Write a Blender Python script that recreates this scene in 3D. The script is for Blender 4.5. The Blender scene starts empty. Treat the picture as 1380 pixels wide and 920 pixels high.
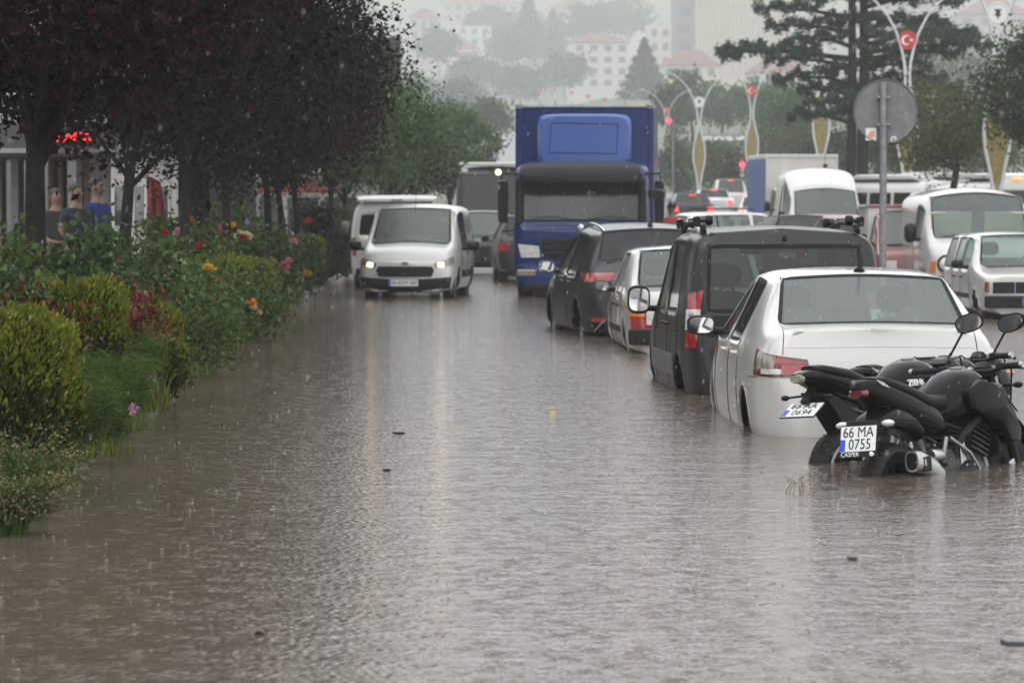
import bpy, bmesh, math, random
import numpy as np
from mathutils import Vector, Matrix, Euler
from mathutils.bvhtree import BVHTree

random.seed(7)
RNG = np.random.default_rng(7)
R = math.radians
SC = bpy.context.scene
COL = SC.collection

# ------------------------------------------------------------------ camera
F = 5000.0           # focal length in photo pixels (photo is 1380 wide)
EYE = 1.55           # metres above the flood water
HOR = 283.0          # photo row of the horizon
cam_d = bpy.data.cameras.new('camera')
cam_d.sensor_width = 36.0
cam_d.lens = 36.0 * F / 1380.0
cam_d.clip_start = 0.5
cam_d.clip_end = 5000.0
cam_d.dof.use_dof = True
cam_d.dof.focus_distance = 24.0
cam_d.dof.aperture_fstop = 6.3
cam = bpy.data.objects.new('camera', cam_d)
COL.objects.link(cam)
cam.location = (0, 0, EYE)
cam.rotation_euler = (R(90) - math.atan((460.0 - HOR) / F), 0, 0)
SC.camera = cam

# ------------------------------------------------------------------ sky, sun, exposure
SUN_EL, SUN_AZ = R(55), R(195)      # high, behind the photographer, lost in cloud
w = bpy.data.worlds.new('World')
SC.world = w
w.use_nodes = True
nt = w.node_tree
nt.nodes.clear()
sky = nt.nodes.new('ShaderNodeTexSky')
sky.sky_type = 'NISHITA'
sky.sun_disc = False
sky.sun_elevation = SUN_EL
sky.sun_rotation = SUN_AZ
sky.air_density = 1.0
sky.dust_density = 1.0
sky.ozone_density = 1.0
hsv = nt.nodes.new('ShaderNodeHueSaturation')      # overcast: nearly colourless sky
hsv.inputs['Saturation'].default_value = 0.12
hsv.inputs['Value'].default_value = 1.0
bg = nt.nodes.new('ShaderNodeBackground')
bg.inputs['Strength'].default_value = 0.15
wo = nt.nodes.new('ShaderNodeOutputWorld')
nt.links.new(sky.outputs[0], hsv.inputs['Color'])
cloud = nt.nodes.new('ShaderNodeMixRGB')           # even grey cloud over the whole sky
cloud.inputs[0].default_value = 0.75
cloud.inputs[2].default_value = (8.9, 8.95, 9.05, 1)
nt.links.new(hsv.outputs[0], cloud.inputs[1])
nt.links.new(cloud.outputs[0], bg.inputs['Color'])
nt.links.new(bg.outputs[0], wo.inputs['Surface'])

sun_d = bpy.data.lights.new('sun', 'SUN')
sun_d.energy = 0.5
sun_d.angle = R(40)
sun_d.color = (1.0, 0.97, 0.93)
sun = bpy.data.objects.new('sun', sun_d)
COL.objects.link(sun)
sun.rotation_euler = (R(90) - SUN_EL, 0, math.pi - SUN_AZ)

SC.view_settings.view_transform = 'Standard'
SC.view_settings.look = 'None'
SC.view_settings.gamma = 1.0
SC.view_settings.use_curve_mapping = False
SC.view_settings.exposure = 0.66
SC.render.engine = 'CYCLES'
SC.cycles.use_denoising = True
SC.cycles.max_bounces = 8
SC.cycles.transparent_max_bounces = 24
SC.cycles.volume_bounces = 1
SC.cycles.caustics_reflective = False
SC.cycles.caustics_refractive = False
SC.cycles.sample_clamp_indirect = 8.0


def P(px, py, d):
    """photo pixel at distance d metres -> world point"""
    return Vector(((px - 690.0) / F * d, d, EYE + (HOR - py) / F * d))


def lerp_tab(tab, t):
    if t <= tab[0][0]:
        return tab[0][1]
    for (a, b), (c, d) in zip(tab, tab[1:]):
        if t <= c:
            return b + (d - b) * (t - a) / (c - a)
    return tab[-1][1]


ROAD_Z = [(-20, -.42), (23.5, -.42), (26, -.34), (31, -.31), (48, -.28), (62, -.13), (75, -.10), (96, -.03),
          (110, .12), (130, .45), (160, .9), (208, 1.7), (300, 3.4), (400, 5.6), (600, 10.5), (800, 18.5), (900, 22.5), (1160, 28.5), (1450, 46), (1800, 78), (2200, 122), (2755, 165), (3200, 195)]


def gz(y):
    return lerp_tab(ROAD_Z, y)


# ------------------------------------------------------------------ object helpers
def tag(o, label=None, cat=None, group=None, kind=None):
    if label: o['label'] = label
    if cat: o['category'] = cat
    if group: o['group'] = group
    if kind: o['kind'] = kind
    return o


def thing(name, label, cat, loc=(0, 0, 0), rz=0.0, group=None, rot=None):
    o = bpy.data.objects.new(name, None)
    COL.objects.link(o)
    o.empty_display_size = .2
    o.location = loc
    o.rotation_euler = rot if rot else (0, 0, rz)
    return tag(o, label, cat, group)


def link_mesh(name, me, mat, parent=None):
    o = bpy.data.objects.new(name, me)
    COL.objects.link(o)
    if mat is not None:
        for m in (mat if isinstance(mat, (list, tuple)) else [mat]):
            me.materials.append(m)
    if parent is not None:
        o.parent = parent
    return o


def mk(name, v, f, mat, parent=None, smooth=None, bevel=0, seg=2):
    me = bpy.data.meshes.new(name)
    me.from_pydata([tuple(p) for p in v], [], f)
    me.validate()
    o = link_mesh(name, me, mat, parent)
    if smooth is not None:
        me.polygons.foreach_set('use_smooth', [True] * len(me.polygons))
        if smooth < 180:
            me.set_sharp_from_angle(angle=R(smooth))
    if bevel:
        m = o.modifiers.new('bevel', 'BEVEL')
        m.width = bevel
        m.segments = seg
        m.limit_method = 'ANGLE'
        m.angle_limit = R(35)
    return o


def fast_quads(name, V, mat, parent=None):
    """V: (n,4,3) array of quads, one mesh"""
    n = len(V)
    me = bpy.data.meshes.new(name)
    me.vertices.add(n * 4)
    me.vertices.foreach_set('co', np.ascontiguousarray(V, dtype=np.float32).ravel())
    me.loops.add(n * 4)
    me.loops.foreach_set('vertex_index', np.arange(n * 4, dtype=np.int32))
    me.polygons.add(n)
    me.polygons.foreach_set('loop_start', np.arange(0, n * 4, 4, dtype=np.int32))
    me.update(calc_edges=True)
    return link_mesh(name, me, mat, parent)


class G:
    """collects shapes of ONE part"""
    def __init__(s):
        s.v, s.f = [], []

    def add(s, v, f):
        b = len(s.v)
        s.v += [Vector(p) for p in v]
        s.f += [tuple(i + b for i in q) for q in f]
        return s

    def box(s, c, d, rot=None, taper=None):
        x, y, z = d[0] / 2, d[1] / 2, d[2] / 2
        pts = [Vector((sx * x, sy * y, sz * z)) for sz in (-1, 1) for sy in (-1, 1) for sx in (-1, 1)]
        if taper:
            for p in pts[4:]:
                p.x *= taper[0]; p.y *= taper[1]
        if rot:
            M = Euler(rot).to_matrix()
            pts = [M @ p for p in pts]
        c = Vector(c)
        return s.add([p + c for p in pts], [(0, 2, 3, 1), (4, 5, 7, 6), (0, 1, 5, 4), (2, 6, 7, 3), (0, 4, 6, 2), (1, 3, 7, 5)])

    def tube(s, path, r, n=8, cap=True):
        path = [Vector(p) for p in path]
        rs = r if isinstance(r, (list, tuple)) else [r] * len(path)
        V, Fc = [], []
        up = Vector((0, 0, 1))
        prev = None
        for i, p in enumerate(path):
            t = (path[min(i + 1, len(path) - 1)] - path[max(i - 1, 0)]).normalized()
            if prev is None:
                a = t.cross(up if abs(t.z) < .9 else Vector((1, 0, 0))).normalized()
            else:
                a = (prev - t * prev.dot(t)).normalized()
            prev = a
            b = t.cross(a)
            for k in range(n):
                q = 2 * math.pi * k / n
                V.append(p + (a * math.cos(q) + b * math.sin(q)) * rs[i])
        m = len(path)
        for i in range(m - 1):
            for k in range(n):
                k2 = (k + 1) % n
                Fc.append((i * n + k, i * n + k2, (i + 1) * n + k2, (i + 1) * n + k))
        if cap:
            Fc.append(tuple(range(n - 1, -1, -1)))
            Fc.append(tuple((m - 1) * n + k for k in range(n)))
        return s.add(V, Fc)

    def loft(s, secs, n=16):
        """secs: (y, zc, hw, hh, exponent, xc) rings in the XZ plane along Y"""
        V, Fc = [], []
        for q in secs:
            y, zc, hw, hh = q[:4]
            e = q[4] if len(q) > 4 else 2.0
            xc = q[5] if len(q) > 5 else 0.0
            for k in range(n):
                a = 2 * math.pi * (k + .5) / n
                c, sn = math.cos(a), math.sin(a)
                V.append((xc + hw * math.copysign(abs(c) ** (2 / e), c), y, zc + hh * math.copysign(abs(sn) ** (2 / e), sn)))
        m = len(secs)
        for i in range(m - 1):
            for k in range(n):
                k2 = (k + 1) % n
                Fc.append((i * n + k, (i + 1) * n + k, (i + 1) * n + k2, i * n + k2))
        Fc.append(tuple(range(n)))
        Fc.append(tuple((m - 1) * n + k for k in range(n - 1, -1, -1)))
        return s.add(V, Fc)

    def lathe(s, prof, c=(0, 0, 0), axis='X', n=24):
        """prof: (radius, along) closed profile revolved about an axis through c"""
        V, Fc = [], []
        c = Vector(c)
        m = len(prof)
        for k in range(n):
            a = 2 * math.pi * k / n
            for r, t in prof:
                if axis == 'X': p = Vector((t, r * math.cos(a), r * math.sin(a)))
                elif axis == 'Y': p = Vector((r * math.cos(a), t, r * math.sin(a)))
                else: p = Vector((r * math.cos(a), r * math.sin(a), t))
                V.append(c + p)
        for k in range(n):
            k2 = (k + 1) % n
            for i in range(m - 1):
                Fc.append((k * m + i, k * m + i + 1, k2 * m + i + 1, k2 * m + i))
        return s.add(V, Fc)

    def prism(s, poly, d, origin=(0, 0, 0), ux=(1, 0, 0), uy=(0, 0, 1), un=(0, 1, 0)):
        """poly: 2D outline, extruded by d along un"""
        o, ux, uy, un = Vector(origin), Vector(ux), Vector(uy), Vector(un)
        n = len(poly)
        V = [o + ux * a + uy * b for a, b in poly] + [o + ux * a + uy * b + un * d for a, b in poly]
        Fc = [tuple(range(n)), tuple(range(2 * n - 1, n - 1, -1))]
        Fc += [(i, i + n, (i + 1) % n + n, (i + 1) % n) for i in range(n)]
        return s.add(V, Fc)

    def ball(s, c, r, n=10, m=7):
        c = Vector(c)
        r = Vector(r) if isinstance(r, (tuple, list)) else Vector((r, r, r))
        V = [c + Vector((0, 0, -r.z))]
        for i in range(1, m):
            t = math.pi * i / m - math.pi / 2
            for k in range(n):
                a = 2 * math.pi * k / n
                V.append(c + Vector((r.x * math.cos(t) * math.cos(a), r.y * math.cos(t) * math.sin(a), r.z * math.sin(t))))
        V.append(c + Vector((0, 0, r.z)))
        Fc = [(0, 1 + (k + 1) % n, 1 + k) for k in range(n)]
        for i in range(m - 2):
            for k in range(n):
                a, b = 1 + i * n, 1 + (i + 1) * n
                Fc.append((a + k, a + (k + 1) % n, b + (k + 1) % n, b + k))
        L = len(V) - 1
        a = 1 + (m - 2) * n
        Fc += [(a + k, a + (k + 1) % n, L) for k in range(n)]
        return s.add(V, Fc)

    def build(s, name, mat, parent=None, smooth=None, bevel=0, seg=2):
        o = mk(name, s.v, s.f, mat, parent, smooth, bevel, seg)
        bm = bmesh.new()
        bm.from_mesh(o.data)
        bmesh.ops.recalc_face_normals(bm, faces=bm.faces)
        bm.to_mesh(o.data)
        bm.free()
        if smooth is not None and smooth < 180:
            o.data.set_sharp_from_angle(angle=R(smooth))
        return o


def text_mesh(body, size, depth=.002, bold=.0):
    cu = bpy.data.curves.new('text', 'FONT')
    cu.body = body
    cu.size = size
    cu.extrude = depth
    cu.offset = size * bold
    cu.align_x = 'CENTER'
    cu.align_y = 'CENTER'
    t = bpy.data.objects.new('text', cu)
    COL.objects.link(t)
    dg = bpy.context.evaluated_depsgraph_get()
    me = bpy.data.meshes.new_from_object(t.evaluated_get(dg))
    bpy.data.objects.remove(t)
    bpy.data.curves.remove(cu)
    return me


def text_obj(name, body, size, mat, parent, loc, rot, sx=1.0, depth=.002):
    me = text_mesh(body, size, depth)
    me.materials.clear()
    o = link_mesh(name, me, mat, parent)
    o.location = loc
    o.rotation_euler = rot
    o.scale = (sx, 1, 1)
    return o


def copy_tree(o, parent=None):
    c = o.copy()
    COL.objects.link(c)
    c.parent = parent
    for ch in list(o.children):
        copy_tree(ch, c)
    return c


# ------------------------------------------------------------------ materials
def new_mat(name):
    m = bpy.data.materials.new(name)
    m.use_nodes = True
    t = m.node_tree
    return m, t, t.nodes['Principled BSDF']


def mat(name, col, rough=.5, metal=0.0, spec=.5, coat=0.0, var=0.0, scale=8.0, bump=0.0, bscale=40.0, emit=None, estr=0.0, sub=None):
    m, t, b = new_mat(name)
    b.inputs['Base Color'].default_value = (*col, 1)
    b.inputs['Roughness'].default_value = rough
    b.inputs['Metallic'].default_value = metal
    b.inputs['Specular IOR Level'].default_value = spec
    b.inputs['Coat Weight'].default_value = coat
    b.inputs['Coat Roughness'].default_value = .06
    tc = t.nodes.new('ShaderNodeTexCoord')
    if var:
        n = t.nodes.new('ShaderNodeTexNoise')
        n.inputs['Scale'].default_value = scale
        n.inputs['Detail'].default_value = 6
        t.links.new(tc.outputs['Object'], n.inputs['Vector'])
        r = t.nodes.new('ShaderNodeValToRGB')
        lo, hi = (max(0, 1 - var)), (1 + var)
        r.color_ramp.elements[0].position = .3
        r.color_ramp.elements[1].position = .7
        c2 = sub if sub else tuple(c * lo for c in col)
        r.color_ramp.elements[0].color = (*c2, 1)
        r.color_ramp.elements[1].color = (*[min(1, c * hi) for c in col], 1)
        t.links.new(n.outputs['Fac'], r.inputs['Fac'])
        t.links.new(r.outputs['Color'], b.inputs['Base Color'])
    if bump:
        n2 = t.nodes.new('ShaderNodeTexNoise')
        n2.inputs['Scale'].default_value = bscale
        n2.inputs['Detail'].default_value = 4
        t.links.new(tc.outputs['Object'], n2.inputs['Vector'])
        bp = t.nodes.new('ShaderNodeBump')
        bp.inputs['Strength'].default_value = bump
        bp.inputs['Distance'].default_value = .01
        t.links.new(n2.outputs['Fac'], bp.inputs['Height'])
        t.links.new(bp.outputs['Normal'], b.inputs['Normal'])
    if emit:
        b.inputs['Emission Color'].default_value = (*emit, 1)
        b.inputs['Emission Strength'].default_value = estr
    return m


def leaf_mat(name, c1, c2, rough=.45, trans=.25, c3=None, spec=.12):
    """colour differs from leaf to leaf"""
    m, t, b = new_mat(name)
    g = t.nodes.new('ShaderNodeNewGeometry')
    r = t.nodes.new('ShaderNodeValToRGB')
    r.color_ramp.elements[0].color = (*c1, 1)
    r.color_ramp.elements[1].color = (*c2, 1)
    if c3:
        e = r.color_ramp.elements.new(.88)
        e.color = (*c2, 1)
        r.color_ramp.elements[-1].color = (*c3, 1)
    t.links.new(g.outputs['Random Per Island'], r.inputs['Fac'])
    t.links.new(r.outputs['Color'], b.inputs['Base Color'])
    b.inputs['Roughness'].default_value = rough
    b.inputs['Specular IOR Level'].default_value = spec
    tr = t.nodes.new('ShaderNodeBsdfTranslucent')
    t.links.new(r.outputs['Color'], tr.inputs['Color'])
    mx = t.nodes.new('ShaderNodeMixShader')
    mx.inputs[0].default_value = trans
    t.links.new(b.outputs[0], mx.inputs[1])
    t.links.new(tr.outputs[0], mx.inputs[2])
    t.links.new(mx.outputs[0], t.nodes['Material Output'].inputs['Surface'])
    return m


def car_paint(name, col, metal=0.0, dirt=.35, coat=1.0):
    """wet paint: clear coat beaded with rain, road film towards dirty patches"""
    m, t, b = new_mat(name)
    tc = t.nodes.new('ShaderNodeTexCoord')
    n = t.nodes.new('ShaderNodeTexNoise')
    n.inputs['Scale'].default_value = 3.0
    n.inputs['Detail'].default_value = 8
    n.inputs['Roughness'].default_value = .7
    t.links.new(tc.outputs['Object'], n.inputs['Vector'])
    r = t.nodes.new('ShaderNodeValToRGB')
    r.color_ramp.elements[0].position = .35
    r.color_ramp.elements[1].position = .75
    r.color_ramp.elements[0].color = (*col, 1)
    d = [c * (1 - dirt) + k * dirt for c, k in zip(col, (.16, .13, .10))]
    r.color_ramp.elements[1].color = (*d, 1)
    t.links.new(n.outputs['Fac'], r.inputs['Fac'])
    t.links.new(r.outputs['Color'], b.inputs['Base Color'])
    b.inputs['Metallic'].default_value = metal
    b.inputs['Roughness'].default_value = .35
    b.inputs['Specular IOR Level'].default_value = .5 * coat
    b.inputs['Coat Weight'].default_value = coat
    b.inputs['Coat Roughness'].default_value = .05
    v = t.nodes.new('ShaderNodeTexVoronoi')
    v.inputs['Scale'].default_value = 130
    t.links.new(tc.outputs['Object'], v.inputs['Vector'])
    mr = t.nodes.new('ShaderNodeMapRange')
    mr.inputs['From Min'].default_value = .1
    mr.inputs['From Max'].default_value = .35
    mr.inputs['To Min'].default_value = 1
    mr.inputs['To Max'].default_value = 0
    t.links.new(v.outputs['Distance'], mr.inputs['Value'])
    bp = t.nodes.new('ShaderNodeBump')
    bp.inputs['Strength'].default_value = .18
    bp.inputs['Distance'].default_value = .002
    t.links.new(mr.outputs['Result'], bp.inputs['Height'])
    t.links.new(bp.outputs['Normal'], b.inputs['Coat Normal'])
    return m


def glass_mat(name, tint=(.55, .62, .60), refl=1.0, film=.08):
    m = bpy.data.materials.new(name)
    m.use_nodes = True
    t = m.node_tree
    t.nodes.remove(t.nodes['Principled BSDF'])
    tr = t.nodes.new('ShaderNodeBsdfTransparent')
    tr.inputs['Color'].default_value = (*tint, 1)
    gl = t.nodes.new('ShaderNodeBsdfGlossy')
    gl.inputs['Roughness'].default_value = .03
    gl.inputs['Color'].default_value = (refl, refl, refl, 1)
    fr = t.nodes.new('ShaderNodeFresnel')
    ge = t.nodes.new('ShaderNodeNewGeometry')
    io = t.nodes.new('ShaderNodeMapRange')          # same reflectance from inside and outside
    io.inputs['To Min'].default_value = 1.5
    io.inputs['To Max'].default_value = 1 / 1.5
    t.links.new(ge.outputs['Backfacing'], io.inputs['Value'])
    t.links.new(io.outputs['Result'], fr.inputs['IOR'])
    tc = t.nodes.new('ShaderNodeTexCoord')
    v = t.nodes.new('ShaderNodeTexVoronoi')
    v.inputs['Scale'].default_value = 90
    t.links.new(tc.outputs['Object'], v.inputs['Vector'])
    bp = t.nodes.new('ShaderNodeBump')
    bp.inputs['Strength'].default_value = .25
    bp.inputs['Distance'].default_value = .002
    bp.invert = True
    t.links.new(v.outputs['Distance'], bp.inputs['Height'])
    t.links.new(bp.outputs['Normal'], gl.inputs['Normal'])
    # a thin film of rain water scatters some light
    df = t.nodes.new('ShaderNodeBsdfDiffuse')
    df.inputs['Color'].default_value = (.47, .57, .54, 1)
    m1 = t.nodes.new('ShaderNodeMixShader')
    m1.inputs[0].default_value = film
    t.links.new(tr.outputs[0], m1.inputs[1])
    t.links.new(df.outputs[0], m1.inputs[2])
    mx = t.nodes.new('ShaderNodeMixShader')
    t.links.new(fr.outputs[0], mx.inputs[0])
    t.links.new(m1.outputs[0], mx.inputs[1])
    t.links.new(gl.outputs[0], mx.inputs[2])
    t.links.new(mx.outputs[0], t.nodes['Material Output'].inputs['Surface'])
    return m


M = {}
M['white_paint'] = car_paint('white_paint', (.49, .49, .475), 0, .10)
M['white_dirty'] = car_paint('white_dirty', (.50, .49, .465), 0, .30)
M['grey_paint'] = car_paint('grey_paint', (.018, .019, .021), .1, .04, .3)
M['dark_paint'] = car_paint('dark_paint', (.018, .022, .027), .3, .12, .4)
M['black_paint'] = car_paint('black_paint', (.008, .008, .009), 0, .06, .35)
M['blue_paint'] = car_paint('blue_paint', (.002, .016, .10), 0, .02, .3)
M['light_blue'] = car_paint('light_blue', (.018, .075, .30), 0, .04)
M['maroon_paint'] = car_paint('maroon_paint', (.20, .04, .04), 0, .15)
M['silver_paint'] = car_paint('silver_paint', (.42, .43, .44), .6, .12)
M['glass'] = glass_mat('car_glass', (.50, .62, .57), 1.0, .12)
M['glass_dark'] = glass_mat('privacy_glass', (.10, .11, .11), .8, .015)
M['black_plastic'] = mat('black_plastic', (.010, .010, .011), .45, spec=.18, bump=.15, bscale=200)
M['grey_plastic'] = mat('grey_plastic', (.10, .10, .105), .5, var=.2)
M['rubber'] = mat('rubber', (.012, .012, .012), .6, spec=.15, bump=.3, bscale=60)
M['tyre'] = mat('tyre', (.013, .013, .013), .55, spec=.18, var=.3, scale=20, bump=.4, bscale=60)
M['seam'] = mat('seam', (.012, .012, .012), .8)
M['chrome'] = mat('chrome', (.75, .75, .76), .12, 1.0)
M['alloy'] = mat('alloy', (.45, .46, .47), .3, 1.0)
M['dull_steel'] = mat('dull_steel', (.20, .205, .21), .42, .8, var=.25, scale=12)
M['galvanised'] = mat('galvanised', (.34, .35, .35), .5, .5, var=.2, scale=6)
M['mirror'] = mat('mirror_glass', (.8, .8, .8), .03, 1.0)
M['red_lens'] = mat('red_lens', (.26, .008, .010), .12, coat=1.0, var=.35, scale=30)
M['dark_red_lens'] = mat('dark_red_lens', (.10, .006, .008), .15, coat=1.0)
M['clear_lens'] = mat('clear_lens', (.55, .55, .52), .12, coat=1.0, var=.25, scale=25)
M['smoke_lens'] = mat('smoke_lens', (.20, .18, .15), .15, coat=1.0, var=.3, scale=25)
M['amber_lens'] = mat('amber_lens', (.60, .16, .01), .15, coat=1.0)
M['lamp_on'] = mat('lamp_on', (1, .75, .4), .2, emit=(1.0, .62, .28), estr=5.0)
M['lamp_white_on'] = mat('lamp_white_on', (1, .9, .7), .2, emit=(1.0, .88, .6), estr=3.0)
M['tail_on'] = mat('tail_on', (.8, .02, .02), .2, emit=(1.0, .06, .05), estr=1.5)
M['signal_red'] = mat('signal_red', (.8, .02, .02), .2, emit=(1.0, .03, .06), estr=3.5)
M['led_red'] = mat('led_red', (.8, .02, .02), .3, emit=(1.0, .015, .01), estr=2.2)
M['amber_on'] = mat('amber_on', (.8, .3, .02), .2, emit=(1.0, .35, .05), estr=1.0)
M['interior'] = mat('interior', (.035, .036, .038), .8, var=.3, scale=12)
M['seat_cloth'] = mat('seat_cloth', (.06, .065, .07), .9, var=.25, scale=30)
M['plate_white'] = mat('plate_white', (.68, .69, .70), .35, var=.06, scale=30)
M['plate_blue'] = mat('plate_blue', (.02, .07, .45), .4)
M['ink'] = mat('ink', (.012, .012, .014), .5)
M['white_print'] = mat('white_print', (.7, .7, .7), .5)
M['gloss_black'] = mat('gloss_black', (.006, .006, .007), .10, spec=.13, coat=.0, bump=.05, bscale=18)
M['satin_black'] = mat('satin_black', (.009, .009, .010), .45, spec=.15, var=.2)
M['engine_metal'] = mat('engine_metal', (.05, .05, .052), .5, .6, var=.4, scale=20)
M['cream_panel'] = mat('cream_panel', (.55, .52, .40), .7, var=.1)
# ================================================================== SETTING
M['asphalt'] = mat('asphalt', (.05, .05, .05), .35, var=.25, scale=.6, bump=.2, bscale=90)
M['soil'] = mat('soil', (.06, .045, .03), .9, var=.4, scale=3, bump=.8, bscale=12)
M['hill'] = mat('hill_ground', (.10, .11, .07), .95, var=.45, scale=.05, sub=(.05, .08, .035))
M['pavement'] = mat('pavement', (.22, .20, .18), .45, var=.25, scale=1.5, bump=.2, bscale=20)
M['kerb'] = mat('kerb', (.30, .29, .27), .6, var=.25, scale=4)


def grid_sheet(name, xs, ys, zf, m, kind='structure', smooth=True):
    V = [(x, y, zf(x, y)) for y in ys for x in xs]
    nx = len(xs)
    Fc = [(j * nx + i, j * nx + i + 1, (j + 1) * nx + i + 1, (j + 1) * nx + i) for j in range(len(ys) - 1) for i in range(nx - 1)]
    o = mk(name, V, Fc, m, None, 180 if smooth else None)
    o['kind'] = kind
    return o


def hill_z(x, y):
    z = gz(y) - .03
    if y > 230:
        k = min(1, (y - 230) / 600)
        z += k * (6 * math.sin(x * .009 + y * .003) + 4 * math.sin(x * .021 - y * .007) + 6 * k * min(1.5, abs(x) / 220))
        # the street keeps its own even gradient
        s = max(0, 1 - abs(x - (5 - (y - 230) * .01)) / 16)
        z = z * (1 - s) + (gz(y) - .03) * s
    return z


ys = [-30, 0, 15, 20, 23.5, 26, 31, 40, 48, 56, 62, 70, 75, 85, 96, 103, 110, 120, 130, 145, 160, 185, 208, 230] + list(range(250, 1300, 25)) + list(range(1300, 3101, 100))
xs = [-1500, -900, -500, -350, -250, -180, -130, -100, -80, -60, -45, -32, -22, -14, -8, -4, 0, 4, 8, 12, 18, 26, 36, 50, 66, 84, 105, 140, 190, 260, 360, 500, 900, 1500]
grid_sheet('ground', xs, ys, hill_z, M['hill'])
grid_sheet('road', [-3.2, 0, 4, 8, 11.5], [y for y in ys if y <= 1000], lambda x, y: max(gz(y), hill_z(x, y) + .0) + .012, M['asphalt'])
grid_sheet('road_marking', [3.9, 4.02], [y for y in ys if 96 <= y <= 400], lambda x, y: max(gz(y), hill_z(x, y)) + .018, mat('road_paint', (.7, .7, .68), .5, var=.2))

# ---- flood water
m, t, b = new_mat('flood_water')
b.inputs['Base Color'].default_value = (.115, .082, .058, 1)
b.inputs['Roughness'].default_value = .06
b.inputs['IOR'].default_value = 1.333
tc = t.nodes.new('ShaderNodeTexCoord')


def nz(scale, detail, sx=1.0, sy=1.0):
    mp = t.nodes.new('ShaderNodeMapping')
    mp.inputs['Scale'].default_value = (sx, sy, 1)
    t.links.new(tc.outputs['Object'], mp.inputs['Vector'])
    n = t.nodes.new('ShaderNodeTexNoise')
    n.inputs['Scale'].default_value = scale
    n.inputs['Detail'].default_value = detail
    n.inputs['Roughness'].default_value = .55
    t.links.new(mp.outputs[0], n.inputs['Vector'])
    return n.outputs['Fac']


def math_node(op, a, bb=None):
    n = t.nodes.new('ShaderNodeMath')
    n.operation = op
    for i, q in enumerate((a, bb)):
        if q is None:
            continue
        if isinstance(q, (int, float)):
            n.inputs[i].default_value = q
        else:
            t.links.new(q, n.inputs[i])
    return n.outputs[0]


def rings(scale, freq, amp):
    v = t.nodes.new('ShaderNodeTexVoronoi')
    v.voronoi_dimensions = '2D'
    v.inputs['Scale'].default_value = scale
    t.links.new(tc.outputs['Object'], v.inputs['Vector'])
    d = v.outputs['Distance']
    s = math_node('SINE', math_node('MULTIPLY', d, freq))
    env = math_node('POWER', 2.718, math_node('MULTIPLY', d, -5.5))
    return math_node('MULTIPLY', math_node('MULTIPLY', s, env), amp)


h = math_node('MULTIPLY', nz(9, 3), .75)                       # ripples of about ten centimetres
h = math_node('ADD', h, math_node('MULTIPLY', nz(22, 3), .58))
h = math_node('ADD', h, math_node('MULTIPLY', nz(1.3, 2, 1, 1.6), 1.3))     # slow swell
h = math_node('ADD', h, rings(3.4, 36, .36))                   # rings where drops landed
h = math_node('ADD', h, rings(6.1, 26, .24))
bp = t.nodes.new('ShaderNodeBump')
bp.inputs['Strength'].default_value = 1.0
bp.inputs['Distance'].default_value = .012
t.links.new(h, bp.inputs['Height'])
t.links.new(bp.outputs['Normal'], b.inputs['Normal'])
# silt drifting in the water, in streaks
r = t.nodes.new('ShaderNodeValToRGB')
r.color_ramp.elements[0].color = (.080, .060, .045, 1)
r.color_ramp.elements[1].color = (.145, .113, .090, 1)
t.links.new(nz(.35, 5, 1, .5), r.inputs['Fac'])
t.links.new(r.outputs[0], b.inputs['Base Color'])
M['water'] = m
wat = grid_sheet('flood_water', [-40, -10, -4, 0, 4, 10, 40], [-30, 0, 10, 20, 40, 60, 80, 108], lambda x, y: 0.0, M['water'])

# ---- planting bed, kerb and pavement on the shop side
KERB = [(-10, -2.2), (8, -2.3), (17, -2.42), (25, -2.55), (35, -2.9), (45, -3.3), (52, -3.55), (76, -3.9), (110, -4.0)]


def kx(y):
    return lerp_tab(KERB, y)


prof = [(.10, -.45), (.0, -.06), (-.12, .0), (-.35, .06), (-.8, .12), (-1.6, .16), (-2.4, .17)]
ysb = [-10 + 2 * i for i in range(43)]
V, Fc = [], []
for y in ysb:
    for dx, z in prof:
        V.append((kx(y) + dx + .05 * math.sin(y * 3 + dx * 9), y, z + .025 * math.sin(y * 2.1 + dx * 5)))
n = len(prof)
for j in range(len(ysb) - 1):
    for i in range(n - 1):
        Fc.append((j * n + i, (j + 1) * n + i, (j + 1) * n + i + 1, j * n + i + 1))
o = mk('planting_bed', V, Fc, M['soil'], None, 180)
o['kind'] = 'structure'
grid_sheet('pavement', [-30, -12, -8, -5.0], [-10, 10, 30, 50, 62, 75, 96, 110, 130, 160], lambda x, y: max(.16, gz(y) + .14), M['pavement'])

# kerb stones that still show where the bed ends, by the parked van
kr = tag(bpy.data.objects.new('kerb', None), 'low grey concrete kerb at the far end of the planting bed', 'kerb')
COL.objects.link(kr)
g = G().box((0, 0, 0), (.16, .94, .2))
st = g.build('kerb_stone', M['kerb'], kr, bevel=.015)
for i in range(18):
    y = 66 + i
    s = st if i == 0 else st.copy()
    if i:
        COL.objects.link(s)
    s.location = (kx(y) + .08, y, .02 + .004 * (i % 3))

# ---- air: rain haze
m = bpy.data.materials.new('rain_haze')
m.use_nodes = True
t = m.node_tree
t.nodes.remove(t.nodes['Principled BSDF'])
pv = t.nodes.new('ShaderNodeVolumePrincipled')
pv.inputs['Color'].default_value = (.82, .84, .87, 1)
pv.inputs['Density'].default_value = .0006
pv.inputs['Anisotropy'].default_value = 0.0
t.links.new(pv.outputs[0], t.nodes['Material Output'].inputs['Volume'])
hz = G().box((0, 1550, 124), (3060, 3200, 252)).build('haze', m)
hz['kind'] = 'stuff'
tag(hz, 'grey rain haze hanging over the street and hillside')
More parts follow.
